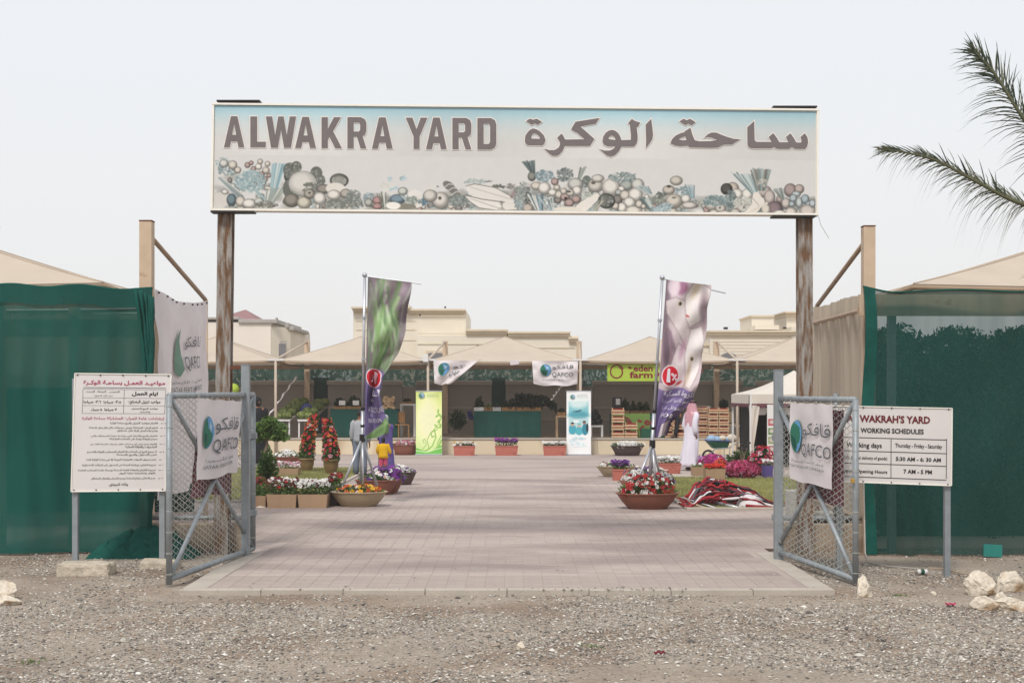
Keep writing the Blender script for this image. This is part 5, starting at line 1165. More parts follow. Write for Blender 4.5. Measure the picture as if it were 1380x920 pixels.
# ================================================================== FLOWERS, BOWLS, BOXES
LEAFA, LEAFB = (58,92,40), (120,146,78)
def flowers(t, cx, cy, z, rx, ry, h, ln, fn, cols, probs=None, fs=.034, seed=0, la=LEAFA, lb=LEAFB, box=False, spread=1.0, ls=.055):
    R = np.random.RandomState(seed); n = ln; u = R.randn(n, 3); u /= np.linalg.norm(u, axis=1, keepdims=True); u[:, 2] = abs(u[:, 2]); r = R.rand(n, 1)**.4
    if box: pts = np.stack([cx+(R.rand(n)-.5)*2*rx, cy+(R.rand(n)-.5)*2*ry, z+R.rand(n)*h*.85], 1)
    else: pts = np.array([cx, cy, z])+u*r*np.array([rx, ry, h*.9])
    leafcloud('foliage', pts, ls, la, lb, t, seed, up=.5)
    n = fn; u = R.randn(n, 3); u /= np.linalg.norm(u, axis=1, keepdims=True); u[:, 2] = abs(u[:, 2])
    lump = np.array([.82+.3*noise.noise(Vector((a*2.6+seed, b_*2.6, c_*2.6))) for a, b_, c_ in u])[:, None]
    if box: pts = np.stack([cx+(R.rand(n)-.5)*2*rx*1.05, cy+(R.rand(n)-.5)*2*ry*1.1, z+h*(.55+.5*R.rand(n))], 1); nr = np.stack([R.randn(n)*.4, -np.abs(R.rand(n)), np.ones(n)], 1)
    else: pts = np.array([cx, cy, z])+u*lump*np.array([rx*1.03, ry*1.03, h*1.05]); nr = u+np.array([0, -.4, .25])
    blossoms('blossoms', pts, nr, fs, cols, t, seed+1, probs)
WHT, RED, ORG, YEL, PUR, MAG, DRED, PNK, LAV = (236,232,228), (178,42,44), (214,100,46), (232,180,44), (110,56,140), (180,70,124), (112,34,46), (210,156,166), (186,144,184)
def bowl(label, cxp, basepx, rimpx, wpx, m, fl, seed, group='flower bowls and planters', deep=None, frac=.62):
    Yb = YG(basepx); c = P(cxp, basepx, Yb); r = wpx/2*Yb/F; Yc = Yb+r*.35; h = (basepx-rimpx)*Yb/F*1.0; c = Vector((c.x, Yc, .022))
    t = thing('flower_bowl', label, 'planter', c, group); b = MB(); q_ = frac
    b.lathe(c, [(r*q_*.9, 0), (r*q_, .01), (r*.80, h*.45), (r*.93, h*.80), (r*.95, h*.90), (r*1.0, h*.92), (r*1.02, h*.97), (r*1.0, h), (r*.93, h*.985), (r*.88, h*.86), (0, h*.84)], 36, 1, .72)
    b.build('bowl', M[m], t, smooth=True); b = MB(); b.lathe(c, [(r*.9, h*.87), (r*.5, h*.93), (0, h*.95)], 20, 1, .72); b.build('soil', M['soil'], t)
    k = fl; flowers(t, c.x, c.y, c.z+h*.88, r*k.get('w', .95), r*.66, k['h']*Yb/F, k.get('ln', 500), k['n'], k['c'], k.get('p'), k.get('fs', .034), seed, ls=k.get('ls', .055))
    return t, c, r, h
def pbox(label, x0p, x1p, toppx, basepx, m, fl, seed, depth=.34, Yb=None, z0=.022, group='flower bowls and planters', name='planter_box', taper=.04):
    Yb = Yb or YG(basepx, z0); a = P(x0p, basepx, Yb).x; c = P(x1p, basepx, Yb).x; h = P(0, toppx, Yb).z-z0; t = thing(name, label, 'planter', ((a+c)/2, Yb+depth/2, z0), group)
    b = MB(); tp = taper*(c-a); zt = z0+h
    b.add([(a+tp, Yb+.02, z0), (c-tp, Yb+.02, z0), (c-tp, Yb+depth-.02, z0), (a+tp, Yb+depth-.02, z0), (a, Yb, zt), (c, Yb, zt), (c, Yb+depth, zt), (a, Yb+depth, zt), (a+.015, Yb+.015, zt), (c-.015, Yb+.015, zt), (c-.015, Yb+depth-.015, zt), (a+.015, Yb+depth-.015, zt), (a+.03, Yb+.03, zt-.04), (c-.03, Yb+.03, zt-.04), (c-.03, Yb+depth-.03, zt-.04), (a+.03, Yb+depth-.03, zt-.04)],
          [(3,2,1,0), (0,1,5,4), (1,2,6,5), (2,3,7,6), (3,0,4,7), (4,5,9,8), (5,6,10,9), (6,7,11,10), (7,4,8,11), (8,9,13,12), (9,10,14,13), (10,11,15,14), (11,8,12,15)]); b.build('box', M[m], t)
    if m == 'terra': b = MB(); b.box(a-.008, c+.008, Yb-.010, Yb-.001, zt-.035, zt+.001, .003); b.build('rim', M[m], t)
    b = MB(); b.box(a+.031, c-.031, Yb+.031, Yb+depth-.031, zt-.09, zt-.035); b.build('soil', M['soil'], t)
    flowers(t, (a+c)/2, Yb+depth/2, zt-.03, (c-a)*.47, depth*.45, fl['h']*Yb/F, fl.get('ln', 260), fl['n'], fl['c'], fl.get('p'), fl.get('fs', .034), seed, box=fl.get('box', True), ls=fl.get('ls', .05))
    return t
# left side
bowl('wide tan bowl of yellow, orange and white flowers under the left flag tripod', 482, 685, 664, 78, 'tan', dict(h=11, n=110, c=[YEL,ORG,WHT,DRED], p=[.25,.3,.3,.15], fs=.045, ln=900), 1, frac=.6)
bowl('terracotta bowl with purple petunias just behind the tan bowl', 506, 669, 648, 58, 'terrabowl', dict(h=12, n=60, c=[PUR,WHT,ORG], p=[.55,.3,.15], fs=.045, ln=900), 2)
bowl('dark brown bowl of white and purple petunias, rightmost of the left group', 540, 655, 637, 42, 'darkbowl', dict(h=10, n=120, c=[WHT,PUR], p=[.85,.15], fs=.05, ln=400), 3)
t_ = thing('petunia_clump', 'mass of deep purple petunias behind the left tripod legs', 'flowers', (P(515,640,27.5).x, 28.6, .02)); c_ = OFF[t_]; flowers(t_, c_.x, 28.6, .3, .42, .3, .34, 500, 150, [PUR,(130,50,150),WHT], [.5,.42,.08], .055, 31)
b = MB(); b.lathe(Vector((c_.x, 28.6, .022)), [(.2, 0), (.3, .2), (.34, .3), (.3, .3), (0, .28)], 18); b.build('pot', M['terrabowl'], t_, smooth=True)
bowl('long terracotta bowl of pink geraniums left of the green pull-up banner', 545, 614, 600, 36, 'terrabowl', dict(h=8, n=90, c=[PNK,(196,110,130),WHT], fs=.06, ln=300, ls=.08), 4, frac=.75)
pbox('brown carton of dark red and white flowers, left of the front pair', 359, 399.5, 666, 685, 'card', dict(h=22, n=170, c=[DRED,RED,WHT], p=[.55,.15,.3], fs=.035, ln=900, box=True), 5, .5)
pbox('brown carton of white flowers, right of the front pair', 401, 441, 666, 685, 'card', dict(h=20, n=200, c=[WHT,DRED], p=[.85,.15], fs=.036, ln=800), 6, .5)
pbox('dark trough of dark red flowers wedged beside the tan bowl', 440, 458, 660, 682, 'darkbowl', dict(h=22, n=70, c=[DRED,RED,WHT], p=[.6,.2,.2], fs=.035, ln=600), 7, .5)
pbox('carton of white and pink flowers behind the left lawn edge', 370, 402, 631, 641, 'card', dict(h=9, n=60, c=[WHT,PNK], fs=.045, ln=200), 8, .5, z0=.045)
bowl('terracotta bowl of white flowers behind the little tree', 386, 627, 616, 46, 'terrabowl', dict(h=10, n=90, c=[WHT], fs=.05, ln=400, ls=.07), 9)
pbox('carton with red and green seedlings left of the front cartons', 338, 358, 668, 684, 'card', dict(h=20, n=26, c=[DRED,(150,60,40)], fs=.035, ln=500), 10, .5)
def clay(label, cxp, basepx, rimpx, wpx, seed, cols, probs, hp, wid, lean):
    Yb = YG(basepx, .045); c = P(cxp, basepx, Yb); r = wpx/2*Yb/F; h = (basepx-rimpx)*Yb/F; c = Vector((c.x, Yb, .045)); t = thing('potted_climber', label, 'potted plant', c, 'tall potted climbers on the left lawn')
    b = MB(); b.lathe(c, [(r*.58, 0), (r*.70, h*.1), (r*.95, h*.55), (r*.98, h*.85), (r*1.08, h*.9), (r*1.08, h), (r*.95, h), (r*.9, h*.85), (0, h*.8)], 24); b.build('pot', M['claypot'], t, smooth=True)
    n = 2600; R = np.random.RandomState(seed); z = R.rand(n); w = wid*np.interp(z, [0,.3,.7,1], [1.0,.95,.75,.5]); H = hp*Yb/F
    ofx = lean*z**2; a = R.rand(n)*6.283; rr = np.sqrt(R.rand(n))*w
    leafcloud('foliage', np.stack([c.x+ofx+np.cos(a)*rr, c.y+np.sin(a)*rr, c.z+h*.85+z*H], 1), .085, (44,72,34), (108,132,66), t, seed)
    n = 80; z = R.rand(n)**.6; w = wid*np.interp(z, [0,.3,.7,1], [1.0,.95,.75,.5]); a = -math.pi/2+R.randn(n)*1.2; ofx = lean*z**2
    P_ = np.stack([c.x+ofx+np.cos(a)*w, c.y+np.sin(a)*w, c.z+h*.85+z*H*1.02], 1); blossoms('blossoms', P_, np.stack([np.cos(a), np.sin(a), a*0+.3], 1), .05, cols, t, seed, probs)
    b = MB()
    for k in range(4): b.tube([(c.x+(k-1.5)*.06, c.y, c.z+h*.8), (c.x+lean*.3, c.y, c.z+h+H*.5), (c.x+lean, c.y, c.z+h+H)], .012, 5)
    b.build('stems', M['bark'], t, kind='stuff'); return t
clay('olive clay pot with a tall red and orange climber, left of the two', 413.5, 635, 617, 20, 41, [(190,44,50),(222,120,60),(206,80,90),WHT], [.45,.3,.15,.1], 60, .21, .22)
clay('olive clay pot with a tall crimson climber, right of the two', 446, 638, 618.5, 21, 42, [(200,44,50),(190,50,80),(226,130,50),PNK], [.5,.25,.15,.1], 57, .22, -.10)
# little tree and shrubs by the left gate
Yt = 27.5; t = thing('small_tree', 'small leafy tree with a crooked bare trunk just right of the left gate', 'tree', (P(356,0,Yt).x, Yt, 0)); x0 = P(356,0,Yt).x
tr_pts = [(x0-.02, Yt, 0), (x0-.01, Yt, .55), P(357, 610, Yt), P(360, 600, Yt), P(358, 588, Yt), P(362, 575, Yt)]
b = MB(); b.tube(tr_pts, [.05,.045,.04,.036,.03,.02], 8); b.build('trunk', M['bark'], t, smooth=True)
for ex, ey in ((348,580),(378,582),(370,572),(352,570),(384,590)): b = MB(); b.tube([P(358, 592, Yt), P((358+ex)/2, (592+ey)/2+1, Yt), P(ex, ey, Yt)], [.026,.018,.008], 6); b.build('branch', M['bark'], t)
pts = []; R = np.random.RandomState(4)
for cxp, cyp, rp, n in ((350,578,12,520),(364,570,13,620),(376,578,12,520),(384,590,7,160),(347,590,8,200),(372,588,9,260),(358,583,12,300)):
    c = P(cxp, cyp, Yt); r = rp*Yt/F; u = R.randn(n, 3); u /= np.linalg.norm(u, axis=1, keepdims=True); pts.append(np.array(c)+u*(R.rand(n, 1)**.5)*np.array([r, r*1.2, r*.75]))
leafcloud('crown', np.concatenate(pts), .085, (62,96,44), (132,160,84), t, 5)
def shrub(label, px, py0, py1, wpx, Y, n, ca, cb, seed, fl=None, size=.08, fs=.05, kind='shrub', z0=0):
    x = P(px, 0, Y).x; zt = P(0, py0, Y).z; w = wpx/2*Y/F; t = thing(kind, label, 'shrub' if kind == 'shrub' else 'plant', (x, Y, z0)); R = np.random.RandomState(seed)
    u = R.randn(n, 3); u /= np.linalg.norm(u, axis=1, keepdims=True); hh = (zt-z0)/2
    lump = np.array([.8+.35*noise.noise(Vector((a*2+seed, b_*2, c_*2))) for a, b_, c_ in u])[:, None]
    pts = np.array([x, Y, z0+hh])+u*R.rand(n, 1)**.4*lump*np.array([w, w*.8, hh*1.15]); pts[:, 2] = np.maximum(pts[:, 2], z0+.02)
    leafcloud('foliage', pts, size, ca, cb, t, seed, up=.3)
    b = MB()
    for k in range(4): b.tube([(x+(k-1.5)*.03, Y, z0), (x+(k-1.5)*w*.4, Y, z0+hh*1.4)], .012, 5)
    b.build('stems', M['bark'], t, kind='stuff')
    if fl:
        m = fl['n']; u = R.randn(m, 3); u[:, 1] = -abs(u[:, 1]); u /= np.linalg.norm(u, axis=1, keepdims=True); P_ = np.array([x, Y, z0+hh])+u*np.array([w*.95, w*.8, hh*1.05]); P_[:, 2] = np.maximum(P_[:, 2], z0+.04)
        blossoms('blossoms', P_, u, fs, fl['c'], t, seed, fl.get('p'))
    return t
shrub('low dark green shrub beneath the little tree by the left gate', 360, 603, 640, 34, 26.6, 1500, (46,78,40), (104,134,72), 11)
shrub('reddish dry shrub low behind the left gate post', 350, 640, 672, 34, 25.6, 1100, (112,92,50), (150,120,70), 12, dict(n=30, c=[(150,70,60)]), .06)
# right side
bowl('wide terracotta bowl of red and white petunias under the right flag tripod', 874, 688.5, 666, 86, 'terrabowl', dict(h=30, n=330, c=[RED,(176,30,44),WHT], p=[.5,.2,.3], fs=.045, ln=1500), 13, frac=.6)
t_ = thing('petunia_clump', 'white petunias massed behind the red ones at the right tripod', 'flowers', (P(873,0,26).x, 26.0, .02)); c_ = OFF[t_]; flowers(t_, c_.x, 26.0, .42, .56, .3, .32, 500, 220, [WHT,PUR], [.88,.12], .045, 33)
b = MB(); b.lathe(Vector((c_.x, 26.0, .022)), [(.3, 0), (.45, .3), (.55, .44), (.5, .44), (0, .4)], 20, 1, .6); b.build('bowl', M['terrabowl'], t_, smooth=True)
bowl('pale tan bowl with small white flowers behind the square terracotta box', 832, 644, 629, 56, 'tan', dict(h=9, n=90, c=[WHT,(150,70,70)], p=[.8,.2], fs=.045, ln=300, ls=.06), 14)
pbox('square terracotta box of dark purple petunias, left edge of the right group', 826, 847, 632, 648, 'terra', dict(h=12, n=110, c=[PUR,(130,70,150)], fs=.05, ln=300, box=True), 15, .4)
pbox('long terracotta box of white petunias beside the man in white', 886, 918, 624, 640, 'terra', dict(h=9, n=130, c=[WHT], fs=.05, ln=300), 16, .45)
bowl('dark brown bowl of trailing white flowers against the terrace wall', 846, 615, 601, 46, 'darkbowl', dict(h=7, n=110, c=[WHT], p=None, fs=.06, ln=420, w=1.1, ls=.08), 17, frac=.7)
shrub('clump of deep purple petunias between the tripod and the white flowers', 877, 628, 640, 30, 30.5, 300, LEAFA, LEAFB, 18, dict(n=90, c=[PUR]), .06, .05, 'petunia_clump')
for i, (px0, px1, lb, cc, sd_, hh) in enumerate(((611, 640, 'terracotta trough of white flowers right of the green pull-up banner', [WHT,WHT,WHT,WHT,WHT,YEL], 19, 5), (667, 698, 'terracotta trough of purple flowers against the middle of the terrace wall', [PUR,(150,60,150)], 20, 10), (732, 763, 'terracotta trough of white flowers left of the teal pull-up banner', [WHT], 21, 6))):
    pbox(lb, px0, px1, 600.5, 614, 'terra', dict(h=hh, n=90, c=cc, fs=.06, ln=240, ls=.08), sd_, .4)
pbox('brown carton of seedlings nearest the feet of the man in white', 934, 954, 629, 643, 'card', dict(h=5, n=10, c=[WHT], fs=.04, ln=260), 22, .5, z0=.045)
pbox('printed brown carton with bright red flowers in front of the magenta clump', 951, 978, 631.5, 646, 'card', dict(h=6, n=130, c=[(222,60,40),(200,40,36)], fs=.045, ln=120), 23, .5, z0=.045)
pbox('brown carton of lilac flowers behind the printed carton', 942, 966, 622, 634, 'card', dict(h=7, n=120, c=[LAV,(206,160,206)], fs=.05, ln=160), 24, .5, z0=.045)
Yc_ = YG(646, .045)-.006; b = MB(); write(b, quadS(P(958,637,Yc_), P(972,637,Yc_), P(972,641,Yc_), P(958,641,Yc_)), 'Mahaseel', 0, 0, 1, 1, .002, .02)
o = b.build('carton_print', M['ink'], None); bpy.data.objects.remove(o)
shrub('round clump of magenta petunias on the right lawn', 999, 621, 646, 50, 33.3, 900, LEAFA, LEAFB, 25, dict(n=420, c=[(190,60,110),(214,110,150),(150,36,70)]), .06, .045, 'petunia_clump', .04)
shrub('magenta petunias massed left of the green foliage below the wheelbarrow', 960, 613, 628, 40, 35.6, 500, LEAFA, LEAFB, 26, dict(n=260, c=[(200,70,150),(180,50,120)]), .07, .05, 'petunia_clump', .02)
shrub('orange red flowers low between the cartons', 971, 619, 631, 20, 34.4, 200, LEAFA, LEAFB, 27, dict(n=90, c=[(214,84,60)]), .06, .045, 'petunia_clump', .04)
shrub('tall dark foliage with green blades below the wheelbarrow handles', 1000, 606, 625, 50, 36.5, 900, (36,60,34), (84,112,62), 28, None, .10, .05, 'plant', .02)
shrub('red and pink geraniums in front of the small white tent', 1026, 602, 640, 36, 34.6, 900, (36,62,36), (84,116,64), 29, dict(n=150, c=[(200,40,50),(200,70,110),WHT], p=[.5,.35,.15]), .08, .05, 'petunia_clump', .04)
t = thing('seed_heads', 'tall stalks with dark seed heads in front of the wheelbarrow handles', 'plant', (P(1000,0,36).x, 36, .03))
for i, (x, y) in enumerate(((996,604),(1000,599),(1003,606),(1007,601),(1009,597))):
    b = MB(); b.tube([P(1000+(i-2)*.5, 625, 36), P((x+1000)/2, (y+625)/2, 36), P(x, y, 36)], .008, 5); b.build('stalk', M['bark'], t)
    b = MB(); c = P(x, y, 36); b.lathe(c, [(0, .05), (.05, .03), (.06, .0), (0, -.03)], 8); b.build('seed_head', M['hair'], t)
pbox('purple plastic pot in front of the board of the small tent', 1030, 1042, 627, 644, 'purplecloth', dict(h=8, n=30, c=[WHT,PNK], fs=.045, ln=200), 30, .4, z0=.045)

# ================================================================== PULL-UP BANNERS AND HUNG BANNERS
def pullup(label, x0p, x1p, y0p, y1p, cv_, texts, glob, fold=.0):
    Y = YG(y1p, .022)+.02; a, c = P(x0p, y0p, Y), P(x1p, y1p, Y); t = thing('pullup_banner', label, 'banner', ((a.x+c.x)/2, Y, 0), 'pull-up banners'); S0 = quadS((a.x, Y, a.z), (c.x, Y, a.z), (c.x, Y, .06), (a.x, Y, .06))
    S = lambda u, v: S0(u, v)+Vector((0, .015*math.sin(v*3.1)+.006*math.sin(u*7+v*5), 0))
    cv_.sheet('printed_sheet', S, M['print'], t, k=1.05)
    b = MB(); b.box(a.x-.02, c.x+.02, Y-.06, Y+.12, .022, .075, .01); b.build('base_cassette', M['alu'], t)
    b = MB(); b.box(a.x-.01, c.x+.01, Y-.012, Y+.012, a.z-.01, a.z+.02, .004); b.build('top_bar', M['alu'], t)
    b = MB(); b.tube([((a.x+c.x)/2, Y+.07, .06), ((a.x+c.x)/2, Y+.04, a.z)], .012, 6); b.build('support_pole', M['alu'], t)
    globe(t, S, *glob, .03, .35)
    for (s, u0, v0, u1, v1, m) in texts: b = MB(); write(b, S, s, u0, v0, u1, v1, .03, 0); b.build('lettering', M[m], t)
M['ink_green'] = mat('ink_pale_green', (150,184,150), .7, 0); M['ink_pale'] = mat('ink_pale_grey', (172,186,186), .7, 0)
cv = Canvas(0, 0, 35, 85, 2.0, (226,232,150)); cv.vgrad([(0,(206,218,128)),(30,(228,234,170)),(60,(222,232,170)),(85,(190,216,140))]); cv.ell(16, 36, 12, 34, (240,240,196), 0, .8, 10)
for pts, w in (([(2,83),(14,80),(22,74),(27,62),(25,52),(20,56),(22,62),(26,60)], 1.6), ([(8,84),(20,82),(30,76),(34,66)], 2.2), ([(18,78),(15,66),(20,56),(28,52),(33,46),(30,40)], 1.0), ([(28,76),(30,68),(34,60)], 1.2), ([(6,82),(14,72),(12,64),(9,66),(11,70)], .9), ([(24,52),(31,44),(34,36),(30,30)], 1.0)):
    cv.line(pts, w, (130,176,80), .85)
for x, y, a in ((31,40,.7),(33,33,-.6),(29,33,.9),(33,47,.2),(27,47,-.7),(30,27,.1)): cv.ell(x, y, 1.3, 3.4, (140,184,90), a, .85)
cv.poly([(0,85),(0,76),(10,80),(20,82),(35,72),(35,85)], (112,184,84)); cv.line([(0,80),(14,82),(35,76)], 1.2, (230,240,200), .8)
pullup('yellow green pull-up banner with curling vine print, left of the middle stall', 560.5, 595.5, 527, 613.5, cv, [('قافكو', .42,.035,.86,.06,'ink_green'), ('QAFCO', .42,.068,.88,.092,'ink_green')], (.22, .065, .12, .045))
cv = Canvas(0, 0, 33, 86, 2.0, (232,236,234)); cv.poly([(3,14),(30,14),(30,34.5),(3,34.5)], (130,190,198)); cv.ell(16, 15, 14, 8, (222,232,230), 0, .8, 5); cv.ell(16, 33, 14, 6, (60,140,156), 0, .7, 4); cv.line([(9,28),(14,27),(20,25.5)], .9, (30,60,70)); cv.line([(13,28.5),(19,27)], .7, (30,60,70))
cv.poly([(3,37.5),(30,37.5),(30,59),(3,59)], (176,206,208))
for x, y, rx, ry, c in ((8,52,5,7,(70,160,176)),(17,54,5,6,(84,170,184)),(25,52,4,8,(52,130,150)),(8,45.5,2.2,2.4,(190,160,140)),(17,47,2,2.3,(196,170,150)),(24,43,2,2.3,(150,110,90)),(8,43.6,2.2,1.2,(20,20,24)),(17,44.8,2.1,1.1,(90,180,190)),(24,41.4,2.2,1.2,(60,60,60)),(28,50,1.6,6,(30,50,60)),(13,41,4,1.6,(230,236,236))): cv.ell(x, y, rx, ry, c)
for i in range(9): cv.ell(6+i*2.1, 68+5*math.sin(i*1.7), 2.6, 2.2, (190,214,226), 0, .6, 1.5)
cv.line([(10,76),(28,75)], .7, (150,176,190), .7)
pullup('white pull-up banner with teal sea and surgery photographs, right of the middle stall', 763.5, 796.5, 527, 613.5, cv, [('قافكو', .42,.04,.84,.062,'ink_pale'), ('QAFCO', .42,.070,.86,.092,'ink_pale'), ('QATAR', .2,.74,.8,.76,'ink_pale')], (.25, .085, .10, .035))
def hangcloth(label, quad, Y, seed, glob, texts, corner=None):
    tl, tr_, br, bl = [P(x, y, Y) for x, y in quad]; t = thing('emblem_banner', label, 'banner', tuple((tl+tr_)/2), 'emblem banners hung from the middle canopy'); S0 = quadS(tl, tr_, br, bl)
    def S(u, v):
        p = S0(u, v); return p+Vector((0, .05*math.sin(u*8+v*4+seed)+.06*noise.noise(Vector((u*4, v*4, seed))), -.05*math.sin(math.pi*u)*v+.02*math.sin(u*12+seed)*v))
    grid_sheet('cloth', S, 40, 24, M['cloth'], t); globe(t, S, *glob, .03)
    for (s, u0, v0, u1, v1) in texts: b = MB(); write(b, S, s, u0, v0, u1, v1, .03, .005); b.build('lettering', M['ink_grey'], t)
    if corner: b = MB(); b.tube([S(1, 0), S(1, 0)+Vector((.1, 0, .04))], .01, 5); b.build('tie_string', M['cable'], t)
    return t
YH = 46.6
hangcloth('white emblem banner with its right half folded up, below the middle canopy', [(584,485.5),(644,486),(611,515),(585.5,517)], YH, 1.0, (.28, .36, .15, .26), [('كو', .52,.16,.80,.36), ('QAF', .50,.46,.80,.68)], True)
hangcloth('white emblem banner hanging full width at the right pole of the middle canopy', [(717,486),(779,486.5),(778,518),(719,517.5)], YH, 2.0, (.29, .37, .12, .23), [('قافكو', .43,.16,.90,.36), ('QAFCO', .43,.46,.90,.68), ('QATAR FERTILISER COMPANY', .20,.74,.70,.80)])
# green fruit stall banners
M['lime'] = mat('lime_banner', (172,196,70), .7, .05, 3); M['lime_dark'] = mat('stall_banner_green', (112,140,70), .7, .05, 3); M['maroonink'] = mat('ink_maroon', (132,34,44), .7, 0)
def eden(label, x0p, x1p, y0p, y1p, Y, m, k, grp):
    a, c = P(x0p, y0p, Y), P(x1p, y1p, Y); t = thing('stall_banner', label, 'banner', ((a.x+c.x)/2, Y, c.z), grp); b = MB(); b.box(a.x, c.x, Y, Y+.03, c.z, a.z); b.build('panel', M[m], t)
    S = quadS((a.x, Y, a.z), (c.x, Y, a.z), (c.x, Y, c.z), (a.x, Y, c.z)); f = off_fn(S, .006); asp = (c.x-a.x)/(a.z-c.z); w = k/asp
    b = MB()
    def sp(th): r = .34*(1-.30*max(0, th-4.2)/3.0); return (.5/asp*1.0+math.cos(-th-.35)*r/asp, .5+math.sin(-th-.35)*r)
    L = [sp(th) for th in np.linspace(0, 7.1, 40)]; wd = .035
    for i in range(len(L)-1):
        (x0, y0), (x1, y1) = L[i], L[i+1]; d = math.hypot((x1-x0)*asp, y1-y0)+1e-9; nx, ny = -(y1-y0)/d*wd/asp, (x1-x0)*asp/d*wd
        b.add([f(x0-nx, y0-ny), f(x1-nx, y1-ny), f(x1+nx, y1+ny), f(x0+nx, y0+ny)], [(0,3,2,1)])
    b.build('spiral_emblem', M['maroonink'], t)
    for s, u0, v0, u1, v1 in (('eden', 1.35/asp, .16, 2.35/asp, .50), ('farm', 1.15/asp, .50, 2.35/asp, .84)): b = MB(); write(b, S, s, u0, v0, u1, v1, .006, .03); b.build('lettering', M['maroonink'], t)
    b = MB(); b.poly([[(2.42/asp, .66), (2.56/asp, .54), (2.8/asp, .60), (2.66/asp, .74), (2.5/asp, .74)]], f); b.build('leaf_emblem', M['maroonink'], t)
    b = MB(); b.poly([[(1.05/asp, .30), (1.15/asp, .22), (1.30/asp, .34), (1.18/asp, .38)]], f); b.build('leaf_emblem', M['maroonink'], t)
    if asp > 3.4: b = MB(); write(b, S, 'عدن', 2.95/asp, .16, 3.6/asp, .46, .006, .0); write(b, S, 'فارم', 3.0/asp, .52, 3.6/asp, .8, .006, 0); write(b, S, 'عدن فارم', 4.0/asp, .25, 5.0/asp, .7, .006, .01); b.build('lettering', M['maroonink'], t)
    return t
eden('long lime green stall banner with maroon lettering hanging from the canopy behind the fish flag', 818.5, 942, 487.5, 513.5, 46.9, 'lime', 1, 'green fruit-stall banners'); 
Yed = 47.6
eden('dark green stall banner fixed to the table front behind the wooden crates', 824, 876, 557, 589.5, Yed, 'lime_dark', 1, 'green fruit-stall banners')
bx_ = MB(); a = P(863, 577, Yed-.05); c = P(880, 589, Yed-.05); solo('green_crate', bx_.box(a.x, c.x, Yed-.35, Yed-.05, ZT, a.z, .01), M['green_paint'], 'small dark green box beside the wooden crates at the foot of the fruit stall', 'box')

# ================================================================== STALL TABLES AND PRODUCE
Ys = 48.0
def clothtable(label, x0p, x1p, y0p, y1p, Y=Ys, m='tablecloth'):
    a, c = P(x0p, y0p, Y), P(x1p, y1p, Y); t = thing('market_table', label, 'table', ((a.x+c.x)/2, Y, ZT)); n = 60; z0, z1 = ZT+.01, a.z; V = []; Fc = []
    def S(u, v): return Vector((a.x+(c.x-a.x)*u, Y+.02*math.sin(u*40)*v+.012*math.sin(u*17+2)*v, z1+(z0-z1)*v))
    grid_sheet('cloth_front', S, n, 8, M[m], t)
    b = MB(); b.box(a.x, c.x, Y+.002, Y+.9, z1-.03, z1, .004); b.build('table_top', M[m], t)
    for x in (a.x+.05, c.x-.05): b = MB(); b.bar((x, Y+.85, ZT), (x, Y+.85, z1-.03), .05, .05); b.build('leg', M['galv'], t)
    for s in (0, 1): grid_sheet('cloth_side', lambda u, v: Vector(((a.x, c.x)[s], Y+.9*u, z1+(z0-z1)*v)), 8, 4, M[m], t)
    return z1
z1 = clothtable('table with dark green cloth under the boxed greens in the middle stall', 638.5, 729, 553.5, 587.5)
z2 = clothtable('table with dark green cloth behind the leafy green flag', 445.5, 536, 551, 586.5)
z3 = P(0, 555, Ys+.2).z; 
z3 = clothtable('fruit stall table behind the dark green stall banner', 824, 915, 557, 588, Yed+.05)
def produce(label, x0p, x1p, toppx, zt, Y, boxm, hbox, ca, cb, seed, n=260, group='boxes of greens on the stall tables', size=.10, spill=1.0, balls=None):
    a = P(x0p, 0, Y).x; c = P(x1p, 0, Y).x; t = thing('produce_box', label, 'produce box', ((a+c)/2, Y+.2, zt), group); h = hbox; d = .35
    b = MB(); w = .015
    for (q0, q1, r0_, r1_) in ((a, c, Y, Y+w), (a, c, Y+d-w, Y+d), (a, a+w, Y+w, Y+d-w), (c-w, c, Y+w, Y+d-w)): b.box(q0, q1, r0_, r1_, zt, zt+h)
    b.box(a+w, c-w, Y+w, Y+d-w, zt, zt+.01); b.build('box', M[boxm], t)
    ztop = P(0, toppx, Y).z; R = np.random.RandomState(seed); u = R.randn(n, 3); u /= np.linalg.norm(u, axis=1, keepdims=True); hh = max(.05, ztop-zt-h*.5)
    u[:, 2] = abs(u[:, 2]); pts = np.array([(a+c)/2, Y+d/2, zt+h*.5])+u*R.rand(n, 1)**.4*np.array([(c-a)/2*spill, d*.6, hh])
    if balls:
        for i in range(7): b = MB(); x = a+.06+(c-a-.12)*(i % 4)/3; b.ball((x, Y+.08+.12*(i//4), zt+h+.0), .055, 8); b.build('fruit', M[balls], t, smooth=True)
    else: leafcloud('greens', pts, size, ca, cb, t, seed)
DK1, DK2 = (26,36,26), (60,78,46)
pos = [(639,652,534,'card2','white carton of dark bushy greens at the left end of the middle table'), (653,663,545,'card2','brown box of pale green vegetables, second from the left on the middle table'), (664,675,544,'card2','white carton of small greens, third from the left on the middle table'), (676,685,540,'ply','brown box of greens, fourth from the left on the middle table'), (686,694,536,'ply','brown box of greens, fifth from the left on the middle table'), (695,703,533,'ply','brown box of greens under the tallest dark heap of the middle table'), (704,711,532,'ply','brown box of greens, third from the right on the middle table'), (712,720,533,'ply','brown box of greens, second from the right on the middle table'), (721,729,535,'ply','brown box of greens at the right end of the middle table')]
for i, (p0, p1, tp, bm_, lb) in enumerate(pos):
    produce(lb, p0, p1, tp, z1, Ys+.1, 'card2' if i in (0, 2) else 'ply', .13, DK1 if i != 1 else (90,110,60), DK2 if i != 1 else (140,156,96), 60+i, 300 if i > 4 else 160, size=.13, spill=1.25 if i > 2 else .95)
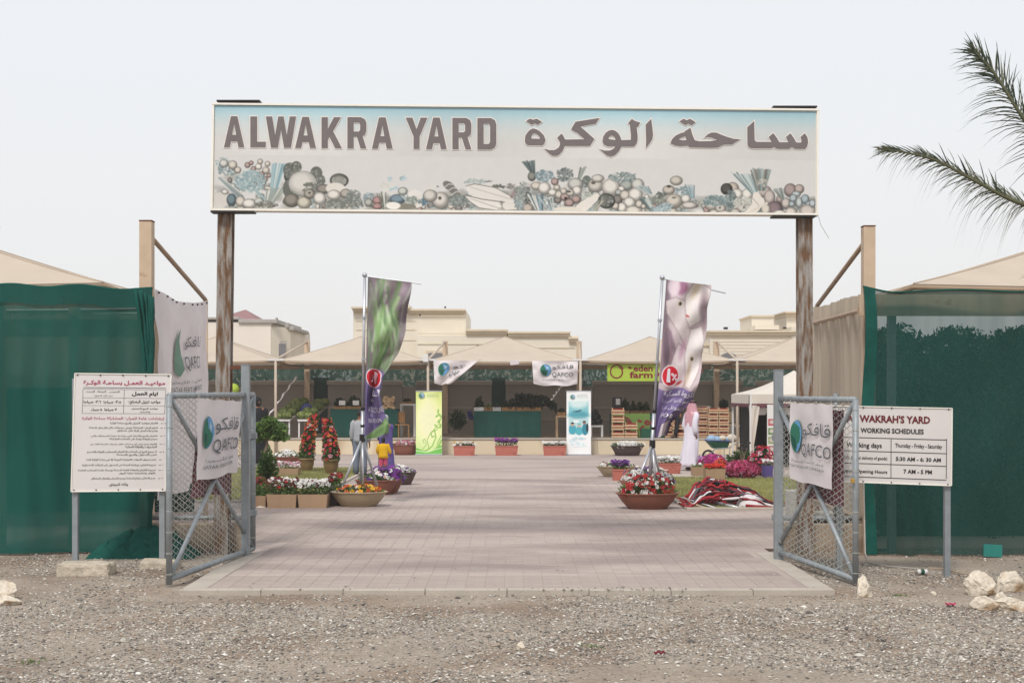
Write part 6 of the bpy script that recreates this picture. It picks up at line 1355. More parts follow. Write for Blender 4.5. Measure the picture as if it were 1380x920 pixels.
shr = thing('greens_heap', 'long dark heap of leafy herbs drooping off the right end of the middle table', 'vegetables', (P(735,0,Ys+.3).x, Ys+.3, z1)); R = np.random.RandomState(8); n = 1500; q_ = R.rand(n)
X_ = P(695,0,Ys).x+q_*(P(750,0,Ys).x-P(695,0,Ys).x); Z_ = np.interp(q_, [0,.3,.7,1], [P(0,536,Ys).z,P(0,537,Ys).z,P(0,540,Ys).z,P(0,549,Ys).z])+R.randn(n)*.07; leafcloud('greens', np.stack([X_, Ys+.3+R.randn(n)*.12, Z_], 1), .14, DK1, (50,66,44), shr, 9)
for i, (p0, p1, tp, lb) in enumerate(((450,466,536,'box of dark greens at the left end of the table behind the leafy flag'), (467,486,534,'box of dark greens touching the pole of the leafy flag'), (488,503,536,'box of dark greens hidden behind the leafy flag cloth'), (517,530,536,'box of pale potatoes just right of the leafy flag'))):
    produce(lb, p0, p1, tp, z2, Ys+.1, 'ply' if i != 3 else 'card', .10 if i != 3 else .42, DK1, DK2, 80+i, 420, size=.12, spill=1.1, balls=None)
    if i < 2: x = P((p0+p1)/2+3, 0, Ys).x; solo('price_card', MB().box(x-.11, x+.11, Ys+.02, Ys+.04, z2+.14, z2+.30), M['card2'], ['white price card on the left box of dark greens', 'white price card on the greens box next to the flag pole'][i], 'price card')
t = thing('potatoes', 'heap of pale round potatoes right of the leafy flag', 'vegetables', (P(523,0,Ys).x, Ys+.2, z2+.2))
for i in range(36): b = MB(); R = random.Random(i); b.ball(P(516+R.random()*15, 552-R.random()*17, Ys+.06+R.random()*.06), .065, 8); b.build('potato', M['wood'], t, smooth=True)
for i, (p0, p1, tp, lb) in enumerate(((826,836,540,'box with dark greens at the left end of the fruit stall'), (838,848,536,'box with a black tray of greens on the fruit stall'), (850,858,541,'box of herbs, middle of the fruit stall'), (859,867,541,'box of herbs right of the middle on the fruit stall'), (868,875,542,'box of herbs beside the fish flag on the fruit stall'), (900,912,546,'box of greens just right of the fish flag on the fruit stall'))):
    produce(lb, p0, p1, tp, z3, Yed+.25, 'card2' if i == 0 else 'ply', .10, DK1, (76,92,50), 90+i, 300, size=.11, spill=1.1)
t = thing('scale', 'black weighing machine with white label at the left of the fruit stall', 'scale', (P(833,0,Yed).x, Yed+.2, z3))
a = P(826, 549, Yed+.15); c = P(838, 535, Yed+.15); b = MB(); b.box(a.x, c.x, Yed+.15, Yed+.5, z3+.1, c.z, .03); b.build('body', M['black'], t); b = MB(); b.box(a.x+.1, c.x-.06, Yed+.13, Yed+.148, a.z+.1, c.z-.05); b.build('label', M['card2'], t)
# wooden crates of tomatoes
M['tomato'] = mat('tomato_red', (150,40,30), .5, .2, 9)
def crate_proto():
    t = thing('wooden_crate', 'x', 'crate', (0, 0, 0), 'wooden crates of tomatoes below the fruit stall'); w, d, h = .44, .32, .255
    for k in range(2):
        z = .015+k*.10
        for y in (-d/2, d/2-.012): b = MB(); b.box(-w/2, w/2, y, y+.012, z, z+.065); b.build('slat', M['wood'], t, local=True)
        for x in (-w/2+.001, w/2-.013): b = MB(); b.box(x, x+.012, -d/2+.013, d/2-.013, z, z+.065); b.build('slat', M['wood'], t, local=True)
    for x in (-w/2+.016, w/2-.046):
        for y in (-d/2+.014, d/2-.044): b = MB(); b.box(x, x+.03, y, y+.03, 0, h); b.build('corner_post', M['wood'], t, local=True)
    b = MB(); b.box(-w/2+.014, w/2-.014, -d/2+.014, d/2-.014, .02, .19); b.build('tomatoes_below', M['tomato'], t, local=True, kind='stuff')
    b = MB()
    for i in range(24): b.ball((-w/2+.06+(i % 6)*.065, -d/2+.06+(i//6)*.065, .20), .033, 6)
    b.build('tomatoes', M['tomato'], t, local=True, smooth=True, kind='stuff'); return t
cp0 = crate_proto(); used = [False]
def stack(cxp, n, Y, what, s=1.0, dzs=.285):
    x = P(cxp, 0, Y).x
    nm = {1: ['bottom'], 2: ['bottom', 'top'], 3: ['bottom', 'middle', 'top'], 4: ['bottom', 'second lowest', 'second highest', 'top'], 5: ['bottom', 'second lowest', 'middle', 'second highest', 'top']}[n]
    for k in range(n):
        lb = '%s wooden tomato crate of the stack %s' % (nm[k], what)
        if n == 1: lb = 'single wooden tomato crate '+what
        if not used[0]: o = cp0; o.location = (x, Y, ZT); o['label'] = lb; used[0] = True
        else: o = copy_tree(cp0, (x+rnd.uniform(-.012, .012), Y, ZT+k*dzs*s), rnd.uniform(-.04, .04), lb)
        o.scale = (s, 1, s)
stack(832.5, 4, 47.25, 'left of the stall banner', 1.0, .262)
stack(850.5, 2, 47.25, 'just left of the small dark green box')
stack(904, 5, 47.5, 'behind the legs of the man in black', .86, .262)
stack(914, 2, 47.2, 'right of the trousers of the man in black')
stack(946, 5, 47.8, 'against the white board', .84, .262)
stack(958.5+2, 5, 47.6, 'left of the pair near the cream pole', .80, .262)
stack(974.5, 5, 47.6, 'right of the pair near the cream pole', .80, .262)
a = P(938, 589, 48.2); c = P(957.5, 547, 48.2); solo('upright_board', MB().box(a.x-.3, c.x, 48.2, 48.25, ZT, c.z, .006), M['white'], 'upright white board behind the man in white', 'board')
# watermelon racks
def rack(label, x0p, x1p, y0p, y1p, seed, nrow, cap):
    t = thing('watermelon_rack', label, 'rack', (P((x0p+x1p)/2,0,48).x, 48, ZT), 'sloping watermelon racks'); R = random.Random(seed)
    A_ = P(x0p, y1p, 47.6); B_ = P(x1p, y1p, 47.6); zf = A_.z; w = B_.x-A_.x
    b = MB(); b.add([(A_.x, 47.5, zf), (B_.x, 47.5, zf), (B_.x+.45, 49.6, zf+.6), (A_.x+.45, 49.6, zf+.6), (A_.x, 47.5, zf-.05), (B_.x, 47.5, zf-.05), (B_.x+.45, 49.6, zf+.55), (A_.x+.45, 49.6, zf+.55)], [(0,1,2,3),(7,6,5,4),(0,4,5,1),(1,5,6,2),(2,6,7,3),(3,7,4,0)]); b.build('sloping_board', M['wallgrey'], t)
    for x in (A_.x+.04, B_.x-.04): b = MB(); b.bar((x, 47.52, ZT), (x, 47.52, zf-.05), .05, .05); b.build('leg', M['white'], t)
    b = MB(); b.bar((A_.x, 47.46, zf-.0), (B_.x, 47.46, zf-.0), .05, .06); b.build('front_rail', M['white'], t)
    for r in range(nrow):
        for k in range(cap):
            v = r/nrow; b = MB(); x = A_.x+w*(k+.5)/cap+.45*v; b.ball((x, 47.7+2.0*v, zf+.14+.60*v+.03*R.random()), .17+.03*R.random(), 10, .15); b.build('watermelon', M['melon'], t, smooth=True)
rack('sloping rack of watermelons behind the little tree', 370, 392, 0, 566, 1, 5, 2)
rack('sloping rack of watermelons behind the red climbers', 402, 420, 0, 566, 2, 4, 2)
t = thing('blue_sack', 'crumpled dark blue sack on the second watermelon rack', 'sack', (P(414,0,48).x, 48, 1.6)); b = MB(); b.ball(P(413, 553, 48.4), .22, 10, .24, jit=.3, seed=3); b.build('sack', M['blue'], t, smooth=True)
# small furniture on the terrace
def side_table(label, x0p, x1p, y0p, Y, m, mt):
    a, c = P(x0p, y0p, Y), P(x1p, y0p, Y); t = thing('side_table', label, 'table', ((a.x+c.x)/2, Y, ZT)); b = MB(); b.box(a.x, c.x, Y, Y+.7, a.z-.06, a.z, .006); b.build('table_top', M[mt], t)
    for x in (a.x+.04, c.x-.04):
        for y in (Y+.04, Y+.64): b = MB(); b.bar((x, y, ZT), (x, y, a.z-.06), .07, .07); b.build('leg', M[m], t)
side_table('wooden side table behind the teal pull-up banner', 749, 790, 560, 47.9, 'wood', 'wood')
produce('open brown box of greens on the wooden side table', 751, 762, 550, P(0,560,47.9).z, 48.0, 'ply', .12, DK1, DK2, 101, 160)
side_table('white table with black bags right of the teal pull-up banner', 795, 813, 573, 48.3, 'white', 'white')
t = thing('black_bags', 'heap of black bags on the white table right of the teal pull-up banner', 'bags', (P(803,0,48.4).x, 48.6, P(0,573,48.3).z))
for i, (x, y, r) in enumerate(((799,569,.18),(806,568,.17),(803,562,.19),(801,556,.14))): b = MB(); b.ball(P(x, y, 48.6), r, 10, r*.9, jit=.25, seed=i); b.build('bag', M['black'], t, smooth=True)
side_table('pale shelf table between the leafy flag and the green pull-up banner', 539, 560, 544, 48.6, 'white', 'white')
produce('low dark box on the pale shelf table left of the green pull-up banner', 541, 556, 537, P(0,544,48.6).z, 48.7, 'ply', .08, DK1, DK2, 102, 160)
side_table('white plastic table behind the cream pole near the small tent', 984, 1004, 573, 49, 'white', 'white')
def chair(label, px, Y, m, rot=0):
    x = P(px, 0, Y).x; t = thing('chair', label, 'chair', (x, Y, ZT))
    b = MB(); b.box(-.21, .21, -.2, .2, .42, .45, .01); b.build('seat', M[m], t, local=True)
    b = MB(); b.box(-.20, .20, .19, .215, .50, .88, .01); b.build('backrest', M[m], t, local=True)
    for x_ in (-.19, .19):
        for y_ in (-.18, .19): b = MB(); b.bar((x_, y_, 0), (x_, y_, .44 if y_ < 0 else .9), .035, .035); b.build('leg', M[m], t, local=True)
    t.rotation_euler[2] = rot
chair('brown wooden chair right of the leafy flag, under the shelf table', 541, 48.0, 'ply', .5); chair('tan wooden chair just left of the cream pole by the small tent', 985, 48.4, 'wood', .4)
shrub('dark bushy potted greens on a stand left of the middle stall', 617, 552, 583, 27, 48.2, 900, (30,44,30), (84,104,60), 51, None, .13, .05, 'plant', ZT+.25)
shrub('blue and dark bundle at the left end of the middle table', 634, 553, 575, 8, 48.3, 60, (50,60,120), (70,80,150), 52, None, .16, .05, 'bundle', ZT+.6)
shrub('dark hanging basket plant behind the cream pole', 975, 538, 552, 14, 50.5, 260, (26,36,26), (60,76,46), 53, None, .12, .05, 'plant', P(0,552,50.5).z)
solo('lime_ball', MB().ball(P(315, 524, 47), .19, 12), M['lime'], 'lime green round balloon behind the left gate post', 'balloon', smooth=True)
# glare streaks are not built; twisted ropes across the stalls are
for (a, c, lb) in (((399,508), (362,560), 'pale twisted strap slanting across the leftmost far stall'), ((757,519), (742,540), 'pale twisted strap under the right emblem banner')):
    b = MB(); A_, C_ = P(*a, 48), P(*c, 47.2); b.tube([A_.lerp(C_, i/20)+Vector((.02*math.sin(i*1.3), 0, .02*math.cos(i*1.3))) for i in range(21)], [.022+.014*math.sin(i*1.5) for i in range(21)], 6); solo('strap', b, M['cloth'], lb, 'strap')
# ================================================================== PEOPLE
def skinned(name, chains, m, parent, sub=2):
    """one continuous surface grown round joined chains of (point, radius)"""
    key = {}; V = []; Rr = []; Ed = []
    for ch in chains:
        prev = None
        for p, r in ch:
            k = tuple(round(x, 4) for x in p)
            if k not in key: key[k] = len(V); V.append(p); Rr.append(r if hasattr(r, '__len__') else (r, r))
            i = key[k]
            if prev is not None and prev != i: Ed.append((prev, i))
            prev = i
    me = bpy.data.meshes.new(name); me.from_pydata([tuple(v) for v in V], Ed, []); o = bpy.data.objects.new(name, me); COL.objects.link(o)
    md = o.modifiers.new('s', 'SKIN'); sv = me.skin_vertices[0].data
    for i, r in enumerate(Rr): sv[i].radius = r
    sv[0].use_root = True
    md2 = o.modifiers.new('u', 'SUBSURF'); md2.levels = sub; md2.render_levels = sub
    dg = bpy.context.evaluated_depsgraph_get(); ev = o.evaluated_get(dg); me2 = bpy.data.meshes.new_from_object(ev); bpy.data.objects.remove(o); bpy.data.meshes.remove(me)
    me2.name = name; me2.materials.clear(); me2.materials.append(m); me2.shade_smooth()
    return place(bpy.data.objects.new(name, me2), parent)
def hand(w, d, side, s=1.0):
    """five finger chains from wrist w, fingers hanging along d"""
    w = Vector(w); d = Vector(d).normalized(); fwd = Vector((0, -1, 0)); fwd = (fwd-d*fwd.dot(d)).normalized(); inn = Vector((-side, 0, 0)); ch = []
    palm = w+d*.06*s
    for k, (o, l) in enumerate(((.030, .070), (.011, .080), (-.010, .074), (-.029, .058))):
        b0 = palm+fwd*o*.6*s; b1 = palm+d*.03*s+fwd*o*s; b2 = b1+d*l*.5*s+inn*.010; b3 = b1+d*l*.9*s+inn*.028
        ch.append([(tuple(w), .024*s), (tuple(palm), (.026*s, .017*s)), (tuple(b1), .0105*s), (tuple(b2), .0095*s), (tuple(b3), .0075*s)])
    ch.append([(tuple(palm), (.026*s, .017*s)), (tuple(w+d*.035*s+fwd*.034*s), .012*s), (tuple(w+d*.075*s+fwd*.052*s+inn*.01), .009*s)])
    return ch
def person(label, loc, rotz, H=1.75, arms=None, legs=None, lean=0, head_turn=0, skin_m='skin', bulk=1.0):
    t = thing('person', label, 'person', loc); s = H/1.75; t.rotation_euler[2] = rotz; t.scale = (s, s, s)
    pel = Vector((0, 0, .95)); L = lambda z: -lean*(z-.95)                                   # lean forward towards -y
    sh = {k: Vector((k*.185*bulk, L(1.42), 1.42)) for k in (-1, 1)}
    arms = arms or {}; legs = legs or {}
    A = {k: arms.get(k, [(k*.23, L(1.15)+.02, 1.14), (k*.235, L(.95)-.06, .89)]) for k in (-1, 1)}
    Lg = {k: legs.get(k, [(k*.105, -.01, .50), (k*.11, .02, .09), (k*.12, -.14, .035)]) for k in (-1, 1)}
    hd = Vector((0, L(1.6)-.02, 1.63)); chains = []
    spine = [(tuple(pel), (.13*bulk, .10*bulk)), ((0, L(1.15), 1.15), (.125*bulk, .095*bulk)), ((0, L(1.33), 1.33), (.15*bulk, .10*bulk)), ((0, L(1.45), 1.45), (.08, .07)), ((0, L(1.51), 1.51), (.052, .052)),
             ((0, hd.y+.01, 1.575), (.062, .072)), (tuple(hd), (.076, .094)), ((0, hd.y+.012, 1.70), (.066, .08))]
    chains.append(spine)
    ny = hd.y-.1; chains.append([(tuple(hd), (.076, .094)), ((0, ny+.012, 1.625), (.018, .02)), ((0, ny-.014, 1.612), (.011, .012))])   # nose
    for k in (-1, 1): chains.append([(tuple(hd), (.076, .094)), ((k*.078, hd.y+.01, 1.63), (.012, .02))])                                    # ears
    for k in (-1, 1):
        e, w = A[k]; chains.append([((0, L(1.45), 1.45), (.08, .07)), (tuple(sh[k]), .052), (tuple(Vector(sh[k]).lerp(Vector(e), .5)), .044), (tuple(e), .036), (tuple(Vector(e).lerp(Vector(w), .5)), .034), (tuple(w), .024)])
        chains += hand(w, Vector(w)-Vector(e), k)
        kn, an, to = Lg[k]; hip = (k*.095, 0, .90); chains.append([(tuple(pel), (.13*bulk, .10*bulk)), (hip, .085), (tuple(Vector(hip).lerp(Vector(kn), .5)), .072), (tuple(kn), .052), (tuple(Vector(kn).lerp(Vector(an), .4)), .05), (tuple(an), .034), (tuple(to), .028)])
    skinned('body', chains, M[skin_m], t, 2)
    b = MB()
    for k in (-1, 1): b = MB(); b.ball((k*.031, hd.y-.088, 1.645), .012, 6); b.build('eye', M['hair'], t, local=True)
    b = MB(); b.box(-.024, .024, hd.y-.098, hd.y-.086, 1.578, 1.588, .003); b.build('mouth', M['terrabowl'], t, local=True)
    return t, dict(L=L, hd=hd, sh=sh, A=A, Lg=Lg)
def cap_hair(t, J, m='hair', r=1.0, long=False):
    c = J['hd']; b = MB(); prof = [(0, .118*r), (.05*r, .108*r), (.084*r, .075*r), (.094*r, .03*r), (.092*r, -.01)]+([(.085*r, -.07), (.06*r, -.12)] if long else [(.088*r, -.03)]); b.lathe(Vector((0, c.y+.018, c.z+.008)), prof, 18, .88, 1.05); b.build('hair', M[m], t, local=True, smooth=True)
def sleeve(t, J, k, m, upto=1.0, r0=.068, r1=.05, name='sleeve'):
    s, e, w = J['sh'][k], Vector(J['A'][k][0]), Vector(J['A'][k][1]); pts = [s+Vector((-k*.03, 0, .035)), s+Vector((k*.012, 0, -.02)), s.lerp(e, .5), e]+([e.lerp(w, .5*upto), e.lerp(w, .93*upto)] if upto > .2 else [])
    n = len(pts); b = MB(); b.tube(pts, [r0*.8]+list(np.linspace(r0, r1, n-1)), 12); b.build(name, M[m], t, local=True, smooth=True)
def torso(t, J, m, z0, z1=1.47, w=1.0, name='shirt', flare=1.0):
    L = J['L']; zs = [z0, .98, 1.1, 1.22, 1.34, 1.41, 1.45, z1+.01]; zs = [z for z in zs if z >= z0]; rx = {1.45: .135, z1+.01: .07}
    rg = []
    for z in zs:
        a = np.interp(z, [.8, .95, 1.1, 1.3, 1.41, 1.45, 1.48], [.185*flare, .18, .168, .195, .20, .15, .075])*w; b_ = np.interp(z, [.8, .95, 1.1, 1.3, 1.41, 1.45, 1.48], [.14, .135, .125, .13, .11, .09, .07])*w; rg.append((0, L(z), z, a, b_))
    b = MB(); b.rings(rg, 20, True); b.build(name, M[m], t, local=True, smooth=True)
def trouser(t, J, m, r0=.105, r1=.068, top=1.0, name='trousers', low=.07):
    for k in (-1, 1):
        kn, an = Vector(J['Lg'][k][0]), Vector(J['Lg'][k][1]); an = an+Vector((0, 0, low-.07)); hip = Vector((k*.085, 0, .93)); b = MB()
        b.tube([hip+Vector((-k*.02, 0, .07)), hip, hip.lerp(kn, .5), kn, kn.lerp(an, .5), an], [r0*.95, r0*1.02, r0*.9, r0*.75, r1*1.02, r1], 14); b.build('trouser_leg', M[m], t, local=True, smooth=True)
    b = MB(); b.rings([(0, 0, .84, .16, .12), (0, 0, .90, .185, .135), (0, 0, .99, .175, .13), (0, 0, 1.03, .165, .12)], 18); b.build('trouser_waist', M[m], t, local=True, smooth=True)
def shoes(t, J, m='black_shoe'):
    for k in (-1, 1):
        an, to = Vector(J['Lg'][k][1]), Vector(J['Lg'][k][2]); b = MB(); d = (to-an); d.z = 0; d.normalize(); z = an.z-.06
        b.tube([Vector((an.x, an.y, z+.02))-d*.07, Vector((an.x, an.y, z+.035)), Vector((to.x, to.y, z+.012))-d*.02, Vector((to.x, to.y, z+.005))+d*.05], [.036, .045, .046, .028], 12, squash=.8); b.build('shoe', M[m], t, local=True, smooth=True)
# man in white with a red and white headcloth, seen from behind and walking right
Ym = YG(634, .022); xm = P(931, 0, Ym).x
arms = {1: [(.245, .03, 1.15), (.23, -.10, .90)], -1: [(-.235, .05, 1.15), (-.22, .0, .90)]}
t, J = person('man in a long white robe and red and white headcloth walking beside the planters', (xm, Ym, .022), math.radians(118), 1.86, arms, {1: [(.10, -.04, .50), (.11, .0, .09), (.12, -.16, .035)], -1: [(-.10, .0, .50), (-.11, .12, .09), (-.11, -.03, .035)]}, .05)
rg = []
for i in range(17):
    f = i/16; z = .11+(1.47-.11)*f; a = np.interp(z, [.1, .5, .9, 1.2, 1.38, 1.44, 1.49], [.27, .235, .225, .215, .215, .15, .075]); d = np.interp(z, [.1, .5, .9, 1.2, 1.38, 1.44, 1.49], [.22, .19, .165, .145, .125, .10, .07])
    rg.append((.01*math.sin(z*7), J['L'](z)+.015*math.sin(z*5), z, a, d))
b = MB(); b.rings(rg, 48, True)
V = []
for (x, y, z) in b.v:
    a = math.atan2(y, x); k = 1+.05*math.sin(a*9+z*2)*(1-min(1, z/1.35))+.02*math.sin(a*5-z*6)*(z < 1.3); V.append((x*k, y*k, z))
b.v = V; b.build('robe', M['thobe'], t, local=True, smooth=True)
for k in (-1, 1): sleeve(t, J, k, 'thobe', .95, .078, .062)
shoes(t, J)
# headcloth: cap over the head, falling over the shoulders and down the back
M['ghutra'] = mat('red_white_headcloth', (216,150,166), .85, 0); nt = M['ghutra'].node_tree; ck = nt.nodes.new('ShaderNodeTexChecker'); ck.inputs['Scale'].default_value = 46; ck.inputs[1].default_value = alb((176,60,84))+(1,); ck.inputs[2].default_value = alb((232,206,214))+(1,)
tcn = nt.nodes.new('ShaderNodeTexCoord'); nt.links.new(tcn.outputs['Object'], ck.inputs['Vector']); nt.links.new(ck.outputs[0], nt.nodes['Principled BSDF'].inputs['Base Color'])
hy = J['hd'].y+.015
b = MB(); b.rings([(0, hy, 1.765, .02, .03), (0, hy, 1.755, .062, .075), (0, hy, 1.72, .092, .108), (0, hy+.006, 1.66, .100, .116)], 20, True); b.build('headcloth_cap', M['ghutra'], t, local=True, smooth=True)
def drape(u, v):     # u round the back from left to right, v downwards
    a = math.pi*(-.18+1.36*u); z = 1.69-.62*v*(1-.25*abs(u-.5)*2); r = np.interp(z, [1.0, 1.25, 1.42, 1.5, 1.6, 1.7], [.17, .215, .235, .15, .115, .10]); ry = np.interp(z, [1.0, 1.25, 1.42, 1.5, 1.6, 1.7], [.155, .165, .15, .13, .125, .118])
    k = 1.04+.05*math.sin(u*26+v*3)*v; return Vector((math.cos(a)*r*k, hy+math.sin(a)*ry*k, z))
grid_sheet('headcloth_fall', lambda u, v: drape(u, v)+OFF[t], 50, 22, M['ghutra'], t)
for z in (1.728, 1.745): b = MB(); b.tube([(math.cos(a)*.098, hy+math.sin(a)*.113, z+.008*math.sin(a)) for a in np.linspace(0, 6.283, 25)], .010, 6, cap=False); b.build('head_cord', M['abaya'], t, local=True, smooth=True)
# man in black behind the fish flag, on the terrace
t, J = person('person in a black shirt and trousers half hidden behind the fish flag', (P(914, 0, 47.1).x, 47.1, ZT), math.radians(-60), 1.66, None, {1: [(.10, -.12, .52), (.11, -.22, .09), (.12, -.38, .035)], -1: [(-.10, .05, .50), (-.11, .25, .09), (-.11, .10, .035)]}, .25)
torso(t, J, 'abaya', .93); [sleeve(t, J, k, 'abaya') for k in (-1, 1)]; trouser(t, J, 'abaya'); shoes(t, J); cap_hair(t, J)
# person in jeans behind the leafy flag
Yj = 34.5; t, J = person('person in faded jeans and pale grey shirt standing behind the leafy flag', (P(488, 0, Yj).x-.05, Yj, .022), math.radians(165), 1.66)
torso(t, J, 'greyshirt', .90, w=1.06); [sleeve(t, J, k, 'greyshirt', .9, .075, .055) for k in (-1, 1)]; trouser(t, J, 'denim', .12, .085); shoes(t, J); cap_hair(t, J)
# woman in a purple robe stooping towards the child
Yw = 35.5; t, J = person('person in a long purple robe and patterned headscarf behind the leafy flag', (P(520, 0, Yw).x, Yw, .022), math.radians(200), 1.52, {1: [(.2, -.14, 1.16), (.12, -.30, 1.0)], -1: [(-.2, -.14, 1.16), (-.12, -.3, 1.0)]}, None, .10)
rg = [(0, J['L'](z), z, np.interp(z, [.1, .9, 1.3, 1.44, 1.49], [.26, .21, .20, .15, .07]), np.interp(z, [.1, .9, 1.3, 1.44, 1.49], [.2, .16, .13, .10, .07])) for z in np.linspace(.06, 1.48, 15)]
b = MB(); b.rings(rg, 28, True); b.build('robe', M['purplecloth'], t, local=True, smooth=True); [sleeve(t, J, k, 'purplecloth') for k in (-1, 1)]; cap_hair(t, J, 'greyshirt', 1.12, True); shoes(t, J)
# child in yellow
Yk = 34.2; t, J = person('child with black hair in a yellow top and pink patterned trousers beside the leafy flag', (P(516.5, 0, Yk).x, Yk, .022), math.radians(190), .98, {1: [(.25, -.05, 1.18), (.22, -.20, 1.02)], -1: [(-.28, .0, 1.16), (-.33, -.12, .98)]}, None, 0)
torso(t, J, 'yellow', .84, w=1.22, flare=1.1); [sleeve(t, J, k, 'yellow', .5, .085, .08) for k in (-1, 1)]; trouser(t, J, 'pinkcloth', .12, .085); shoes(t, J); cap_hair(t, J, 'hair', 1.15, True)
# person in black at far left behind the gate
t, J = person('person in a long black robe just right of the left gate top', (P(347, 0, 46).x-.05, 46.2, ZT if False else .3), math.radians(30), 1.70)
rg = [(0, 0, z, np.interp(z, [.1, .9, 1.3, 1.44, 1.49], [.27, .22, .21, .16, .08]), np.interp(z, [.1, .9, 1.3, 1.44, 1.49], [.2, .17, .14, .11, .08])) for z in np.linspace(.03, 1.48, 12)]
b = MB(); b.rings(rg, 24, True); b.build('robe', M['abaya'], t, local=True, smooth=True); [sleeve(t, J, k, 'abaya', .95, .08, .07) for k in (-1, 1)]; cap_hair(t, J, 'abaya', 1.18, True)
t.location.z = .022; t.location.y = 40.5; t.location.x = P(347.5, 0, 40.5).x; t.scale = (1.12, 1.12, 1.12)

# ================================================================== WHEELBARROW
Yq = 42.0; t = thing('wheelbarrow', 'dark green wheelbarrow loaded with pale and blue bundles by the terrace', 'wheelbarrow', (P(970, 0, Yq).x, Yq, .022))
def trap(px0, px1, py0, qx0, qx1, qy, y0, y1, i0=.06):
    a, c, d, e = P(px0, py0, y0), P(px1, py0, y0), P(qx0, qy, y0), P(qx1, qy, y0); b = MB()
    b.add([(a.x, y0, a.z), (c.x, y0, c.z), (c.x, y1, c.z), (a.x, y1, a.z), (d.x, y0+i0, d.z), (e.x, y0+i0, e.z), (e.x, y1-i0, e.z), (d.x, y1-i0, d.z)], [(4,5,1,0), (5,6,2,1), (6,7,3,2), (7,4,0,3), (4,7,6,5)]); return b
trap(953, 984, 594, 962, 981, 604, Yq-.3, Yq+.3).build('tray', M['green_paint'], t)
b = MB(); q4 = [P(952.5, 593, Yq-.31), P(984.5, 594.5, Yq-.31), P(984.5, 594.5, Yq-.31)+Vector((0, .62, 0)), P(952.5, 593, Yq-.31)+Vector((0, .62, 0))]; b.tube(q4+[q4[0]], .012, 6); b.build('tray_rim', M['blue'], t)
wc = P(954.5, 606.5, Yq); wc.z = .19; b = MB(); b.tube([wc+Vector((math.cos(a)*.165, 0, math.sin(a)*.165)) for a in np.linspace(0, 6.2832, 25)], .03, 8, cap=False); w = b.build('wheel', M['rubber'], t, smooth=True)
b = MB(); b.tube([wc+Vector((0, -.04, 0)), wc+Vector((0, .04, 0))], .04, 8)
b.build('hub', M['galv'], w)
for a in range(5): b = MB(); b.tube([wc, wc+Vector((math.cos(a*1.257)*.15, 0, math.sin(a*1.257)*.15))], .010, 5); b.build('spoke', M['galv'], w)
for s in (-1, 1):
    b = MB(); y = Yq+s*.26; b.tube([wc+Vector((0, s*.08, 0)), P(964, 604.5, y), P(981, 603.5, y), P(993, 597, y), P(1004, 592.5, y), P(1008, 592.5, y)], .018, 7); b.build('handle', M['galv'], t, smooth=True)
    b = MB(); p0 = P(976, 604, y); b.tube([p0, (p0.x, y, .04), (p0.x+.12, y, .03), P(984, 603, y)], .014, 6); b.build('stand', M['galv'], t)
for i, (x, y, r, m, lb) in enumerate(((959,591,.17,'blue','pale blue bundle at the front of the wheelbarrow load'),(966,591.5,.15,'blue','second pale blue bundle in the wheelbarrow'),(974,590,.13,'rock','cream round bundle in the middle of the wheelbarrow load'),(980,591,.11,'blue','small blue bundle near the wheelbarrow handles'),(986,589.5,.17,'rock','largest cream bundle at the handle end of the wheelbarrow'))):
    if m == 'blue' and 'paleblue' not in M: M['paleblue'] = mat('pale_blue_plastic', (150,176,204), .5, .1, 8)
    solo('bundle', MB().ball(P(x, y+1, Yq), r, 12, r*.8, jit=.12, seed=i), M['paleblue' if m == 'blue' else 'rock'], lb, 'bundle', 'bundles in the wheelbarrow', True)

# ================================================================== COLLAPSED TENT HEAP
M['dred'] = mat('dark_red_cloth', (128,28,40), .85, .15, 8); M['dred2'] = mat('red_cloth', (176,44,50), .85, .15, 8)
t = thing('folded_tent', 'heap of crumpled red, black and white tent cloth with loose poles on the right lawn', 'tent heap', (P(975,0,25.6).x, 25.6, .045))
x0, x1 = P(929, 0, 25.4).x, P(1042, 0, 25.4).x
R5 = random.Random(4); band = [(140,30,40),(200,192,184),(44,34,38),(120,32,40),(70,52,54),(96,26,36),(160,40,46)]
def hcol(u, v, x, y, q, r):
    k = noise.noise(Vector((x*2.3, y*3.1, 9)))*3+noise.noise(Vector((x*7, y*6, 2)))*1.3+u*3; i = int(math.floor(k*2.6+(r > .5)*2)) % 7
    return alb(band[i])
hfun = lambda u, v: np.interp(u, [0,.1,.25,.45,.62,.75,.88,1], [.20,.50,.62,.54,.42,.36,.16,.12])*(.75+.3*v)
o = heap('cloth_heap', x0, x1, 24.75, 27.0, hfun, 3.7, M['print'], t, n=110, ridg=3.2, colfn=hcol)
for k, (u, v, a, c) in enumerate(((.05,.5,(932,655),(952,668)),)): pass
heap('white_cloth_fold', P(990,0,25).x, P(1030,0,25).x, 24.5, 25.3, .36, 1.3, M['cloth'], t, n=40, ridg=2.5)
RH = random.Random(12); hx = [x0+(x1-x0)*q for q in (0,.1,.25,.45,.62,.75,.88,1)]; hz = [.10,.36,.46,.42,.32,.28,.12,.06]
